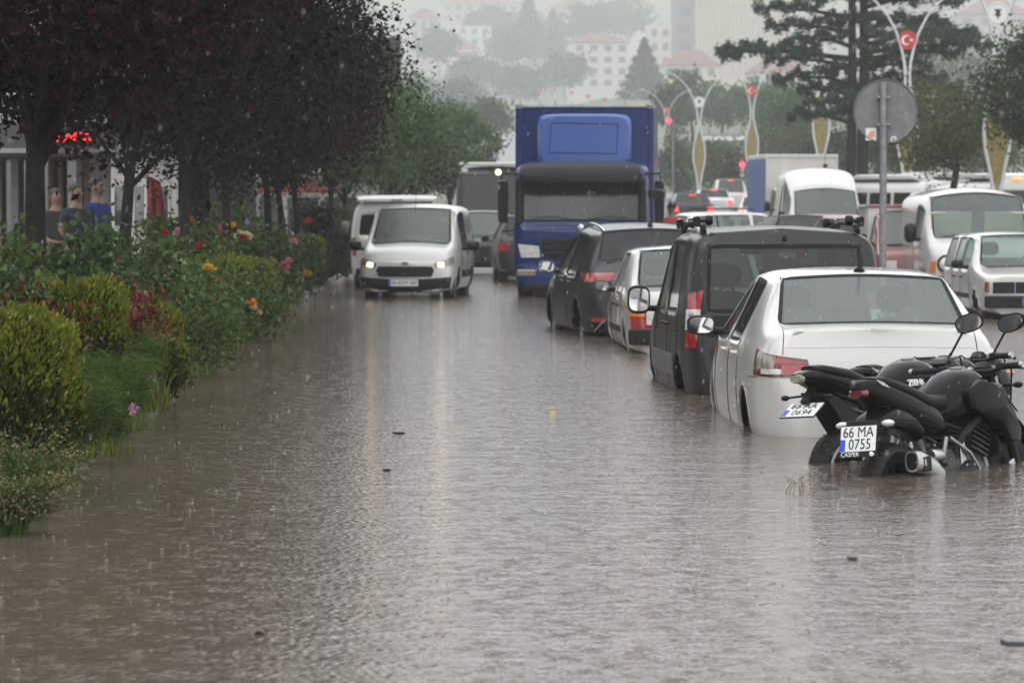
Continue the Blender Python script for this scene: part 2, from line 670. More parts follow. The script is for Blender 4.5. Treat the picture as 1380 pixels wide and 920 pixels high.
# ================================================================== VEHICLE KIT
# local axes of every vehicle: +Y forward, X sideways, z = 0 where the tyres stand, rear bumper at y = 0
def sec(y, low, belt, glass, top, zc, d=(0, 0, 0, 0), yc=None):
    """one cross section: low=(zb, w, zm), belt=(w, z), glass=(w, z), top=(w, z), zc roof centre height; d: y offsets of belt, glass, top, centre"""
    zb, w_, zm = low
    return [(0, y, zb), (w_ - .10, y, zb), (w_ - .02, y, zb + .10), (w_, y, zm), (belt[0], y + d[0], belt[1]),
            (glass[0], y + d[1], glass[1]), (top[0], y + d[2], top[1]), (0, y + d[3], zc)]


def shell(root, secs, paint, panes, bulge_r=.06, bulge_f=.06, cap_r=None, cap_f=None, wheels=(), arch=.36, lvl=2, trim=None, sharp=(.25, .25)):
    """control cage -> smooth body with real window openings; returns a BVH of the closed body for fixing lamps, seams and trim on it"""
    V, idx = [], {}
    ns = len(secs)

    def vid(i, j, s):
        if j in (0, 7):
            s = 1
        k = (i, j, s)
        if k not in idx:
            p = secs[i][j]
            idx[k] = len(V)
            V.append((p[0] * s, p[1], p[2]))
        return idx[k]
    faces = {}

    def put(part, f):
        faces.setdefault(part, []).append(f)
    ringpane = {}
    for k, (i0, i1, j0, j1, nm, mt) in enumerate(panes):
        for i in range(i0, i1):
            for j in range(j0, j1):
                ringpane[(i, j)] = (k, nm, mt)
    for i in range(ns - 1):
        for j in range(7):
            for s in (1, -1):
                q = [vid(i, j, s), vid(i + 1, j, s), vid(i + 1, j + 1, s), vid(i, j + 1, s)]
                if s < 0:
                    q.reverse()
                rp = ringpane.get((i, j))
                if rp:
                    put((rp[0], 0 if j >= 6 or rp[1] in ('windshield', 'rear_window') else s), q)
                else:
                    put('body', q)

    def cap(i, bulge, win, sgn, key):
        cols = [1.0, .84, 0.0]
        ids = {}
        for j in range(1, 7):
            for s in (1, -1):
                for c, fr in enumerate(cols):
                    p = secs[i][j]
                    if c == 0:
                        ids[(j, s, c)] = vid(i, j, s)
                    elif c == 2 and j == 1:
                        ids[(j, s, c)] = vid(i, 0, 1)
                    elif c == 2 and j == 6:
                        ids[(j, s, c)] = vid(i, 7, 1)
                    elif c == 2 and s == -1:
                        ids[(j, s, c)] = ids[(j, 1, c)]
                    else:
                        bl = bulge * (1 - fr ** 2) + (.0 if fr == 0 else 0)
                        zz = p[2]
                        if j == 6:
                            zz = p[2] + (secs[i][7][2] - p[2]) * (1 - fr)
                        if j == 6:
                            yy = p[1] + (secs[i][7][1] - p[1]) * (1 - fr)
                        else:
                            yy = p[1] + sgn * bl
                        ids[(j, s, c)] = len(V)
                        V.append((p[0] * fr * s, yy, zz))
        for j in range(1, 6):
            for s in (1, -1):
                for c in range(2):
                    q = [ids[(j, s, c)], ids[(j + 1, s, c)], ids[(j + 1, s, c + 1)], ids[(j, s, c + 1)]]
                    if s * sgn > 0:
                        q.reverse()
                    if win and win[0] <= j < win[1] and (c >= 1):
                        put((key, 0), q)
                    else:
                        put('body', q)
    cap(0, bulge_r, cap_r, -1, 'rear')
    cap(ns - 1, bulge_f, cap_f, 1, 'front')

    allf = [q for fs in faces.values() for q in fs]

    def subdiv(fs, name):
        used = sorted({i for q in fs for i in q})
        mp = {o_: n_ for n_, o_ in enumerate(used)}
        me = bpy.data.meshes.new(name)
        me.from_pydata([V[i] for i in used], [], [[mp[i] for i in q] for q in fs])
        at = me.attributes.new('crease_vert', 'FLOAT', 'POINT')
        for i in used:
            if i in corner:
                at.data[mp[i]].value = corner[i]
        o = bpy.data.objects.new(name, me)
        COL.objects.link(o)
        md = o.modifiers.new('s', 'SUBSURF')
        md.levels = md.render_levels = lvl
        dg = bpy.context.evaluated_depsgraph_get()
        out = bpy.data.meshes.new_from_object(o.evaluated_get(dg))
        bpy.data.objects.remove(o)
        bpy.data.meshes.remove(me)
        return out
    corner = {}
    for key, fs in faces.items():
        if key == 'body':
            continue
        cnt = {}
        for q in fs:
            for i in q:
                cnt[i] = cnt.get(i, 0) + 1
        for i, c in cnt.items():
            if c == 1:
                corner[i] = .62
    # closed body for ray casting
    full = subdiv(allf, 'full')
    bm = bmesh.new()
    bm.from_mesh(full)
    bvh = BVHTree.FromBMesh(bm)
    bm.free()
    bpy.data.meshes.remove(full)
    # body
    me = subdiv(faces['body'], 'body')
    bm = bmesh.new()
    bm.from_mesh(me)
    for wy, wz in wheels:
        kill = []
        for v in bm.verts:
            if abs(v.co.x) > .45:
                d = Vector((v.co.y - wy, v.co.z - wz))
                L = d.length
                if arch - .045 < L < arch + .03:
                    d = d.normalized() * arch
                    v.co.y, v.co.z = wy + d.x, wz + d.y
        for f_ in bm.faces:
            if all(abs(v.co.x) > .40 and math.hypot(v.co.y - wy, v.co.z - wz) <= arch + .002 for v in f_.verts):
                kill.append(f_)
        bmesh.ops.delete(bm, geom=kill, context='FACES')
    for f_ in bm.faces:
        f_.smooth = True
    bm.normal_update()
    bm.to_mesh(me)
    bm.free()
    body = link_mesh('body', me, paint, root)
    so = body.modifiers.new('thick', 'SOLIDIFY')
    so.thickness = .022
    so.offset = -1
    # panes
    for key, fs in faces.items():
        if key == 'body':
            continue
        if key[0] == 'rear':
            nm, mt = cap_r[2], cap_r[3]
        elif key[0] == 'front':
            nm, mt = cap_f[2], cap_f[3]
        else:
            nm, mt = panes[key[0]][4], panes[key[0]][5]
        me = subdiv(fs, nm)
        me.polygons.foreach_set('use_smooth', [True] * len(me.polygons))
        o = link_mesh(nm, me, mt, root)
        dm = o.modifiers.new('inset', 'DISPLACE')
        dm.strength = -.009
        dm.mid_level = 0.0
        if trim:
            # rubber gasket round the pane
            bm = bmesh.new()
            bm.from_mesh(me)
            ed = [e for e in bm.edges if len(e.link_faces) == 1]
            gV, gF = [], []
            for e in ed:
                fc = e.link_faces[0]
                cen = fc.calc_center_median()
                a, b_ = e.verts[0].co, e.verts[1].co
                nr = fc.normal
                mid = (a + b_) / 2
                inn = (cen - mid)
                inn = (inn - nr * inn.dot(nr))
                inn = inn.normalized() * trim
                k = len(gV)
                gV += [a - nr * .004, b_ - nr * .004, b_ + inn - nr * .004, a + inn - nr * .004]
                gF.append((k, k + 1, k + 2, k + 3))
            bm.free()
            mk('window_seal', gV, gF, M['rubber'], o)
    return bvh


def cast(bvh, p, d):
    h = bvh.ray_cast(Vector(p), Vector(d).normalized())
    if h[0] is None:
        h = bvh.find_nearest(Vector(p))
        return h[0], Vector(h[1])
    n = Vector(h[1])
    if n.dot(Vector(d)) > 0:
        n = -n
    return h[0], n


def patch(bvh, left, right, d, fn, name, mt, parent, nx=6, off=.006, rows=4, thick=.02):
    """conforming panel: left/right are edge curves in 2D; fn maps (u, v) to a ray origin; d ray direction"""
    def samp(c, t_):
        k = t_ * (len(c) - 1)
        i = min(int(k), len(c) - 2)
        f_ = k - i
        return (c[i][0] + (c[i + 1][0] - c[i][0]) * f_, c[i][1] + (c[i + 1][1] - c[i][1]) * f_)
    nr = max(rows, (len(left) - 1) * 2)
    V, B = [], []
    for r_ in range(nr + 1):
        a, b_ = samp(left, r_ / nr), samp(right, r_ / nr)
        for c in range(nx + 1):
            u = a[0] + (b_[0] - a[0]) * c / nx
            v_ = a[1] + (b_[1] - a[1]) * c / nx
            p, n_ = cast(bvh, fn(u, v_), d)
            V.append(p + n_ * off)
            B.append(p - n_ * thick)
    w_ = nx + 1
    n0 = len(V)
    Fc = [(r_ * w_ + c, r_ * w_ + c + 1, (r_ + 1) * w_ + c + 1, (r_ + 1) * w_ + c) for r_ in range(nr) for c in range(nx)]
    ring = [c for c in range(w_)] + [r_ * w_ + nx for r_ in range(1, nr + 1)] + [nr * w_ + c for c in range(nx - 1, -1, -1)] + [r_ * w_ for r_ in range(nr - 1, 0, -1)]
    Vv = V + B
    Fc += [(ring[k], ring[(k + 1) % len(ring)], ring[(k + 1) % len(ring)] + n0, ring[k] + n0) for k in range(len(ring))]
    g = G()
    g.add(Vv, Fc)
    return g.build(name, mt, parent, smooth=40)


REAR = ((0, 1, 0), lambda u, v: (u, -2, v))
FRONT = ((0, -1, 0), lambda u, v: (u, 9, v))
LEFT = ((1, 0, 0), lambda u, v: (-3, u, v))
RIGHT = ((-1, 0, 0), lambda u, v: (3, u, v))
RL = ((1, 1.2, 0), lambda u, v: (u - 2.0, u * 0 - 2.4, v))     # diagonal on the rear left corner (u is x where the ray would meet y=0)


def diag(sx, front=False, k=.9):
    """rays along the diagonal of a corner; u runs along x at y = corner"""
    def fn(L):
        y0 = L if front else 0
        sg = -1 if front else 1
        return ((-sx * k, sg, 0), lambda u, v: (u + sx * k * 3, y0 - sg * 3, v))
    return fn


def P2(bvh, view, left, right, name, mt, parent, **k):
    return patch(bvh, left, right, view[0], view[1], name, mt, parent, **k)


def seam(bvh, view, pts, parent, name='panel_gap', wd=.006, mt=None, off=.0015, n=6):
    g = G()
    path = []
    for (a, b_), (c, e) in zip(pts, pts[1:]):
        for k in range(n):
            t_ = k / n
            p, nn = cast(bvh, view[1](a + (c - a) * t_, b_ + (e - b_) * t_), view[0])
            path.append(p + nn * off)
    p, nn = cast(bvh, view[1](*pts[-1]), view[0])
    path.append(p + nn * off)
    g.tube(path, wd / 2, 6)
    return g.build(name, mt or M['seam'], parent)


def wheel(parent, x, y, r, wdt, spokes=5, rim_mat=None, side=1, steel=False):
    e = bpy.data.objects.new('wheel', None)
    COL.objects.link(e)
    e.parent = parent
    e.location = (x, y, r)
    h = wdt / 2
    G().lathe([(r * .62, -h), (r * .92, -h), (r, -h * .75), (r, h * .75), (r * .92, h), (r * .62, h), (r * .62, -h)], n=36).build('tyre', M['tyre'], e, smooth=40)
    g = G().lathe([(r * .66, -h * .9), (r * .66, h * .92), (r * .60, h * .9), (r * .56, h * .3), (r * .56, -h * .9), (r * .66, -h * .9)], n=36)
    if steel:
        g.lathe([(r * .60, h * .3), (r * .45, h * .55), (r * .2, h * .5), (.0, h * .55), (.0, h * .45), (r * .2, h * .4), (r * .45, h * .45), (r * .6, h * .2)], n=24)
    else:
        for k in range(spokes):
            a = 2 * math.pi * k / spokes
            g.box((h * .55 * side, math.cos(a) * r * .33, math.sin(a) * r * .33), (.03, r * .14, r * .56), rot=(a - math.pi / 2, 0, 0))
        g.lathe([(0, h * .75 * side), (r * .13, h * .7 * side), (r * .13, h * .3 * side), (0, h * .3 * side)], n=16)
    g.build('rim', rim_mat or M['alloy'], e, smooth=35)
    return e


def wheels4(root, hw, yr, yf, r, wdt=.19, rim=None, steel=False):
    for x in (-1, 1):
        for y in (yr, yf):
            wheel(root, x * (hw - .075 - wdt * .55), y, r, wdt, rim_mat=rim, side=x, steel=steel)


def seat(parent, x, y, z, wd=.46, hb=.56, cloth=None, head=True):
    g = G()
    g.loft([(y - .06, z + hb * .5, wd * .42, hb * .5, 4), (y - .10, z + hb * .5, wd * .5, hb * .53, 4), (y - .02, z + hb * .5, wd * .5, hb * .53, 4), (y + .03, z + hb * .48, wd * .44, hb * .48, 4)], 20)
    g.loft([(y - .02, z - .05, wd * .48, .09, 4), (y + .46, z - .02, wd * .5, .09, 4)], 16)
    if head:
        zz = z + hb + .15
        g.loft([(y - .09, zz, .10, .07, 3), (y - .06, zz, .135, .10, 3), (y - .01, zz, .135, .10, 3), (y + .02, zz, .11, .08, 3)], 16)
        g.tube([(x * 0 - .05, y - .04, zz - .2), (-.05, y - .04, zz)], .008, 6).tube([(.05, y - .04, zz - .2), (.05, y - .04, zz)], .008, 6)
    o = g.build('seat', cloth or M['seat_cloth'], parent, smooth=50)
    o.location.x = x
    return o


def cabin(root, hw, y0, y1, ydash, zf, zd, seats):
    """floor tub, dashboard, steering wheel and seats inside the glass"""
    G().box((0, (y0 + y1) / 2, zf * .5 + .12), (hw * 1.72, y1 - y0, zf - .2)).build('floor_tub', M['interior'], root)
    G().loft([(ydash - .22, zd - .10, hw * .86, .10, 5), (ydash - .12, zd - .07, hw * .88, .11, 4), (ydash + .2, zd - .1, hw * .84, .10, 4)], 20).build('dashboard', M['interior'], root, smooth=50)
    sw = G()
    c = Vector((-hw * .42, ydash - .38, zd + .02))
    pts = [c + Vector((.185 * math.cos(a), .06 * math.sin(a), .175 * math.sin(a))) for a in [2 * math.pi * k / 20 for k in range(21)]]
    sw.tube(pts, .014, 8, cap=False)
    sw.tube([c, c + Vector((0, .25, -.08))], .03, 8).box(c, (.30, .02, .05))
    sw.build('steering_wheel', M['interior'], root, smooth=50)
    for x, y, z in seats:
        seat(root, x, y, z)


def mirror(root, bvh, sx, y, z, x, size=(.20, .13), m=None, back=True, arm=None, dpt=.09):
    """door mirror: housing, mirror glass on the rear face, arm to the door"""
    m = m or M['black_plastic']
    g = G()
    w_, h_ = size
    g.loft([(y - dpt * .45, z, w_ * .5, h_ * .5, 3.5, sx * x), (y - dpt * .3, z, w_ * .52, h_ * .54, 3.2, sx * x), (y + dpt * .3, z, w_ * .44, h_ * .45, 2.6, sx * x), (y + dpt * .6, z, w_ * .22, h_ * .22, 2.2, sx * x)], 20)
    h = g.build('door_mirror', m, root, smooth=50)
    p, n_ = cast(bvh, (sx * 3, y + .03, z - h_ * .35), (-sx, 0, 0))
    ga = G().tube([(p.x - sx * .02, y + .03, p.z), (sx * x, y + .01, z - h_ * .3)], [.03, .024], 8)
    ga.build('arm', m, h, smooth=50)
    G().loft([(y - dpt * .45 - .004, z, w_ * .44, h_ * .42, 3.5, sx * x), (y - dpt * .45 + .004, z, w_ * .44, h_ * .42, 3.5, sx * x)], 20).build('mirror_glass', M['mirror'], h)
    return h


def handle(root, bvh, sx, y, z, m, ln=.20):
    view = LEFT if sx < 0 else RIGHT
    pts = []
    for k in range(5):
        t_ = k / 4
        p, n_ = cast(bvh, view[1](y + ln * (t_ - .5), z), view[0])
        pts.append(p + n_ * (.004 + .026 * math.sin(math.pi * t_)))
    return G().tube(pts, [.010, .015, .016, .015, .010], 8).build('door_handle', m, root, smooth=60)


def plate(root, c, w_, h_, text, rot=(R(90), 0, 0), two=None, size=None, blue=True):
    """number plate: white panel, blue band, characters; local x right, y up, z towards the viewer"""
    e = bpy.data.objects.new('number_plate', None)
    COL.objects.link(e)
    e.parent = root
    e.location = c
    e.rotation_euler = rot
    G().box((0, 0, 0), (w_, h_, .006)).build('panel', M['plate_white'], e, bevel=.002)
    G().box((0, 0, -.005), (w_ + .014, h_ + .014, .006)).build('surround', M['black_plastic'], e, bevel=.002)
    if two:
        if blue:
            G().box((-w_ / 2 + w_ * .075, -h_ * .25, .0035), (w_ * .14, h_ * .46, .003)).build('blue_band', M['plate_blue'], e)
        text_obj('characters', two[0], size or h_ * .52, M['ink'], e, (.0, h_ * .24, .004), (0, 0, 0), .88, .0008)
        text_obj('characters', two[1], size or h_ * .52, M['ink'], e, (w_ * .06, -h_ * .24, .004), (0, 0, 0), .88, .0008)
    else:
        if blue:
            G().box((-w_ / 2 + .022, 0, .0035), (.04, h_ * .96, .003)).build('blue_band', M['plate_blue'], e)
        text_obj('characters', text, size or h_ * .82, M['ink'], e, (.02, 0, .004), (0, 0, 0), .92, .0008)
    return e
# ================================================================== VEHICLES
gl, gd = M['glass'], M['glass_dark']


def put_rear(name, label, cat, x, y, yaw, group=None, z=None):
    """vehicle seen from behind: rear bumper centre at (x, y), nose turned left by yaw degrees"""
    return thing(name, label, cat, (x, y, gz(y + 2) if z is None else z), R(yaw), group)


def put_front(name, label, cat, x, y, yaw, L, group=None, z=None):
    """vehicle facing the camera: front bumper centre at (x, y)"""
    a = math.pi + R(yaw)
    f = Vector((-math.sin(a), math.cos(a))) * L
    return thing(name, label, cat, (x - f.x, y - f.y, gz(y + 2) if z is None else z), a, group)


# ---------------------------------------------------------------- white sedan by the motorcycles
def white_sedan():
    t = put_rear('sedan', 'white sedan with tinted rear window parked in the flood behind the motorcycles', 'car', 2.53, 25.35, 2.0, z=-.34)
    S = [sec(.02, (.22, .66, .5), (.765, .80), (.735, .95), (.66, 1.065), 1.085, (.04, .09, .12, .06)),
         sec(.20, (.22, .82, .58), (.825, .88), (.765, 1.02), (.66, 1.085), 1.105),
         sec(.50, (.22, .865, .60), (.85, .93), (.765, 1.05), (.665, 1.09), 1.115, (0, 0, 0, -.05)),
         sec(.98, (.22, .875, .60), (.865, .955), (.655, 1.33), (.585, 1.415), 1.452, (-.1, .1, .1, .12)),
         sec(1.22, (.22, .875, .60), (.868, .955), (.645, 1.375), (.57, 1.44), 1.472, (-.05, .12, .10, .1)),
         sec(1.98, (.22, .875, .60), (.868, .945), (.645, 1.405), (.57, 1.455), 1.484),
         sec(2.06, (.22, .875, .60), (.868, .943), (.645, 1.405), (.57, 1.455), 1.484),
         sec(2.92, (.22, .875, .60), (.862, .93), (.625, 1.36), (.55, 1.415), 1.445, (0, -.38, -.42, -.40)),
         sec(3.22, (.22, .872, .60), (.85, .92), (.76, .965), (.67, .975), 1.02, (0, 0, .02, .12)),
         sec(3.85, (.22, .86, .55), (.81, .84), (.70, .90), (.5, .925), .95),
         sec(4.25, (.22, .80, .48), (.70, .70), (.60, .78), (.42, .80), .82),
         sec(4.40, (.24, .60, .42), (.55, .62), (.46, .70), (.34, .72), .73)]
    pw = M['white_paint']
    b = shell(t, S, pw, [(2, 3, 6, 7, 'rear_window', gl), (4, 5, 4, 5, 'side_window', gd), (6, 7, 4, 5, 'side_window', gd), (7, 8, 6, 7, 'windshield', gl)],
              .05, .08, wheels=[(.95, .31), (3.60, .31)], arch=.345, lvl=3, trim=.03)
    wheels4(t, .875, .95, 3.60, .30, .19)
    cabin(t, .80, .62, 3.2, 3.1, .52, .98, [(-.38, 2.15, .52), (.38, 2.15, .52)])
    # rear bench, parcel shelf and its three headrests
    G().loft([(1.10, .72, .66, .26, 5), (1.24, .70, .68, .27, 5)], 20).build('seat', M['seat_cloth'], t, smooth=50)
    for x in (-.42, .40):
        G().loft([(1.06, 1.08, .11, .085, 2.6, x), (1.10, 1.09, .15, .115, 2.6, x), (1.16, 1.09, .15, .115, 2.6, x), (1.19, 1.08, .11, .085, 2.6, x)], 20).build('headrest', M['seat_cloth'], t, smooth=60)
    G().box((0, .83, .995), (1.28, .50, .03)).build('parcel_shelf', M['interior'], t, bevel=.01)
    for sx in (-1, 1):
        dv = diag(sx)(0)
        s = -sx
        lamp = P2(b, dv, [(sx * 1.16, .935), (sx * 1.18, .75)], [(sx * .56, .865), (sx * .50, .745)], 'tail_light', M['dark_red_lens'], t, nx=14, rows=8, off=.008)
        P2(b, dv, [(sx * 1.08, .905), (sx * 1.09, .80)], [(sx * .80, .89), (sx * .80, .80)], 'clear_lens', M['smoke_lens'], lamp, nx=8, off=.012)
        P2(b, dv, [(sx * .80, .875), (sx * .80, .835)], [(sx * .60, .85), (sx * .57, .835)], 'red_lens', M['red_lens'], lamp, nx=6, off=.012)
        P2(b, dv, [(sx * .98, .80), (sx * .98, .765)], [(sx * .74, .80), (sx * .72, .765)], 'reverse_lens', M['clear_lens'], lamp, nx=6, off=.012)
        P2(b, dv, [(sx * .74, .828), (sx * .74, .765)], [(sx * .57, .828), (sx * .52, .765)], 'red_lens', M['red_lens'], lamp, nx=6, off=.012)
        seam(b, REAR, [(sx * .655, 1.06), (sx * .665, .98), (sx * .672, .90)], t)
        seam(b, REAR, [(sx * .56, .74), (sx * .50, .66), (sx * .30, .645), (0, .64)], t)
        sv = LEFT if sx < 0 else RIGHT
        seam(b, sv, [(.30, .74), (.62, .73)], t)
        seam(b, sv, [(1.30, .94), (1.36, .62), (1.30, .36)], t)
        seam(b, sv, [(2.02, .94), (2.04, .62), (2.02, .30)], t)
        seam(b, sv, [(3.02, .90), (3.12, .62), (3.05, .30)], t)
        seam(b, sv, [(1.30, .30), (3.05, .30)], t)
        handle(t, b, sx, 1.50, .86, pw)
        handle(t, b, sx, 2.22, .86, pw)
        # black pillar between the doors, quarter trim
        P2(b, sv, [(1.985, 1.36), (1.985, .97)], [(2.055, 1.36), (2.055, .97)], 'pillar_trim', M['gloss_black'], t, nx=2, off=.004)
        mirror(t, b, sx, 2.82, 1.02, 1.0, (.21, .14), M['black_plastic'])
        for x, z in ((.55, .50), (.22, .50)):
            p, n_ = cast(b, (sx * x, -2, z), (0, 1, 0))
            G().lathe([(0, -.004), (.013, -.004), (.013, .01), (0, .01)], p, 'Y', 14).build('parking_sensor', M['white_dirty'], t, smooth=40)
        P2(b, diag(sx, True)(4.4), [(sx * 1.0, .80), (sx * 1.0, .64)], [(sx * .45, .74), (sx * .45, .64)], 'headlight', M['clear_lens'], t, nx=8)
    seam(b, REAR, [(-.67, .945), (0, .955), (.67, .945)], t, 'crease', .004, M['white_dirty'])
    plate(t, (0, cast(b, (0, -2, .52), (0, 1, 0))[0].y - .015, .52), .52, .11, '66 FH 318')
    p, n_ = cast(b, (.0, 1.22, 3), (0, 0, -1))
    a = G().tube([p, p + Vector((0, -.05, .035))], [.045, .016], 10).tube([p + Vector((0, -.02, .03)), p + Vector((-.02, -.20, .16))], [.006, .003], 6)
    a.build('aerial', M['black_plastic'], t, smooth=50)
    P2(b, FRONT, [(-.42, .62), (-.38, .48)], [(.42, .62), (.38, .48)], 'grille', M['black_plastic'], t)


white_sedan()


# ---------------------------------------------------------------- grey small van
def grey_van():
    t = put_rear('van', 'dark grey compact van with black roof rails in front of the white sedan', 'van', 2.30, 31.1, 3.4, z=-.315)
    S = [sec(.02, (.22, .72, .5), (.80, 1.00), (.775, 1.575), (.70, 1.665), 1.71, (.05, .14, .20, .18)),
         sec(.12, (.22, .80, .60), (.845, 1.00), (.79, 1.57), (.715, 1.68), 1.725, (.04, .13, .2, .2)),
         sec(.34, (.22, .85, .62), (.858, 1.00), (.785, 1.585), (.71, 1.69), 1.735, (0, .1, .1, .1)),
         sec(.62, (.22, .858, .62), (.858, 1.00), (.78, 1.595), (.705, 1.70), 1.74),
         sec(1.42, (.22, .858, .62), (.858, .99), (.775, 1.60), (.70, 1.705), 1.745),
         sec(1.55, (.22, .858, .62), (.858, .99), (.775, 1.60), (.70, 1.705), 1.745),
         sec(2.45, (.22, .858, .62), (.855, .97), (.735, 1.54), (.65, 1.635), 1.675, (0, -.22, -.25, -.2)),
         sec(2.95, (.22, .855, .60), (.845, .97), (.755, 1.02), (.66, 1.03), 1.09, (.0, 0, .0, .1)),
         sec(3.40, (.22, .84, .55), (.80, .90), (.70, .96), (.5, .985), 1.01),
         sec(3.72, (.22, .78, .50), (.70, .74), (.60, .82), (.42, .84), .86),
         sec(3.84, (.24, .60, .45), (.55, .62), (.46, .70), (.34, .72), .73)]
    pw = M['grey_paint']
    b = shell(t, S, pw, [(3, 4, 4, 5, 'side_window', gd), (5, 6, 4, 5, 'side_window', gd), (6, 7, 6, 7, 'windshield', gl)],
              .07, .08, cap_r=(4, 5, 'rear_window', glass_mat('rear_glass', (.20, .23, .225), .8, .01)), wheels=[(.68, .30), (3.15, .30)], arch=.345, lvl=3, trim=.035)
    wheels4(t, .85, .68, 3.15, .30, .18, steel=True, rim=M['dull_steel'])
    cabin(t, .80, .30, 2.9, 2.75, .55, 1.06, [(-.38, 1.75, .58), (.38, 1.75, .58)])
    for x in (-.40, .40):
        seat(t, x, .95, .55, .5, .60)
    for sx in (-1, 1):
        dv = diag(sx)(0)
        sv = LEFT if sx < 0 else RIGHT
        lamp = P2(b, dv, [(sx * .925, 1.16), (sx * .985, .71)], [(sx * .765, 1.19), (sx * .80, .71)], 'tail_light', M['red_lens'], t, nx=5, rows=12, off=.012)
        P2(b, dv, [(sx * .945, 1.03), (sx * .965, .86)], [(sx * .772, 1.03), (sx * .787, .86)], 'clear_lens', M['clear_lens'], lamp, nx=4, off=.018)
        for z in (.985, .905):
            p, n_ = cast(b, dv[1](sx * .865, z), dv[0])
            G().ball(p + n_ * .018, .024, 10, 6).build('bulb', M['smoke_lens'], lamp, smooth=80)
        seam(b, REAR, [(sx * .69, 1.04), (sx * .70, .70), (sx * .69, .45), (sx * .60, .40), (0, .40)], t)
        seam(b, sv, [(.62, .56), (.30, .56)], t)
        seam(b, sv, [(.60, 1.55), (.60, .95), (.66, .66)], t)
        seam(b, sv, [(1.50, 1.55), (1.50, .95), (1.52, .34)], t)
        seam(b, sv, [(2.50, .95), (2.62, .70), (2.55, .34)], t)
        seam(b, sv, [(.62, .84), (1.48, .84)], t, 'door_rail', .02)
        P2(b, sv, [(1.0, .62), (1.0, .44)], [(2.85, .62), (2.85, .44)], 'door_trim', M['grey_plastic'], t, nx=10, off=.012)
        handle(t, b, sx, 1.34, .88, M['black_plastic'])
        handle(t, b, sx, 1.68, .88, M['black_plastic'])
        m_ = mirror(t, b, sx, 2.40, 1.06, 1.02, (.20, .24), M['black_plastic'], dpt=.13)
        P2(b, sv, [(2.36, 1.02), (2.36, .80)], [(2.50, 1.02), (2.50, .80)], 'fuel_flap', M['black_plastic'], t, nx=3) if sx < 0 else None
        # roof rails on feet
        rr = G()
        pts = []
        for k in range(9):
            y = .34 + 1.75 * k / 8
            p, n_ = cast(b, (sx * .655, y, 4), (0, 0, -1))
            pts.append(p + Vector((0, 0, .025 + .05 * math.sin(math.pi * min(1, max(0, k / 8))) ** .35)))
        rr.tube(pts, .021, 8)
        rail = rr.build('roof_rail', M['satin_black'], t, smooth=60)
        for y in (.42, 1.95):
            p, n_ = cast(b, (sx * .655, y, 4), (0, 0, -1))
            G().box(p + Vector((0, 0, .035)), (.05, .13, .085), taper=(.8, .7)).build('rail_foot', M['satin_black'], rail, bevel=.012)
        P2(b, diag(sx, True)(3.84), [(sx * 1.0, .92), (sx * 1.0, .72)], [(sx * .5, .84), (sx * .5, .70)], 'headlight', M['clear_lens'], t, nx=8)
    # clamps of a roof rack left on the rails
    rails = [c for c in t.children if c.name.startswith('roof_rail')]
    for y in (.50, 1.85):
        p, n_ = cast(b, (.0, y, 4), (0, 0, -1))
        for sx, rl in zip((-1, 1), rails):
            G().loft([(y - .05, p.z + .045, .025, .045, 3, sx * .70), (y + .05, p.z + .045, .03, .05, 3, sx * .70)], 12).build('clamp', M['gloss_black'], rl, smooth=50)
            G().lathe([(0, -.03), (.038, -.03), (.044, 0), (.038, .03), (0, .03)], (sx * .60, y - .02, p.z + .055), 'X', 14).build('clamp_knob', M['gloss_black'], rl, smooth=40)
            G().box((sx * .65, y, p.z + .05), (.09, .03, .03)).build('clamp_bridge', M['satin_black'], rl, bevel=.006)
    P2(b, REAR, [(-.74, .46), (-.72, .25)], [(.74, .46), (.72, .25)], 'bumper', M['grey_paint'], t, nx=14, off=.008)
    P2(b, REAR, [(-.66, .98), (-.66, .80)], [(-.10, .98), (-.10, .80)], 'plate_recess', M['black_plastic'], t, nx=6, off=.004)
    plate(t, (.1, cast(b, (.1, -2, .50), (0, 1, 0))[0].y - .02, .50), .52, .11, '06 DRM 52')
    p, n_ = cast(b, (0, -2, 1.60), (0, 1, 0))
    G().box(p + Vector((0, -.012, .03)), (.03, .03, .045)).build('washer_nozzle', M['black_plastic'], t, bevel=.005)
    p, n_ = cast(b, (.18, 2.0, 4), (0, 0, -1))
    G().tube([p, p + Vector((.0, -.03, .05)), p + Vector((.03, -.18, .42))], [.012, .005, .003], 6).build('aerial', M['black_plastic'], t, smooth=50)
    # rear-view mirror at the windshield
    G().loft([(2.30, 1.50, .12, .035, 3), (2.33, 1.50, .12, .035, 3)], 14).tube([(0, 2.32, 1.5), (0, 2.42, 1.6)], .012, 6).build('inside_mirror', M['interior'], t)


grey_van()


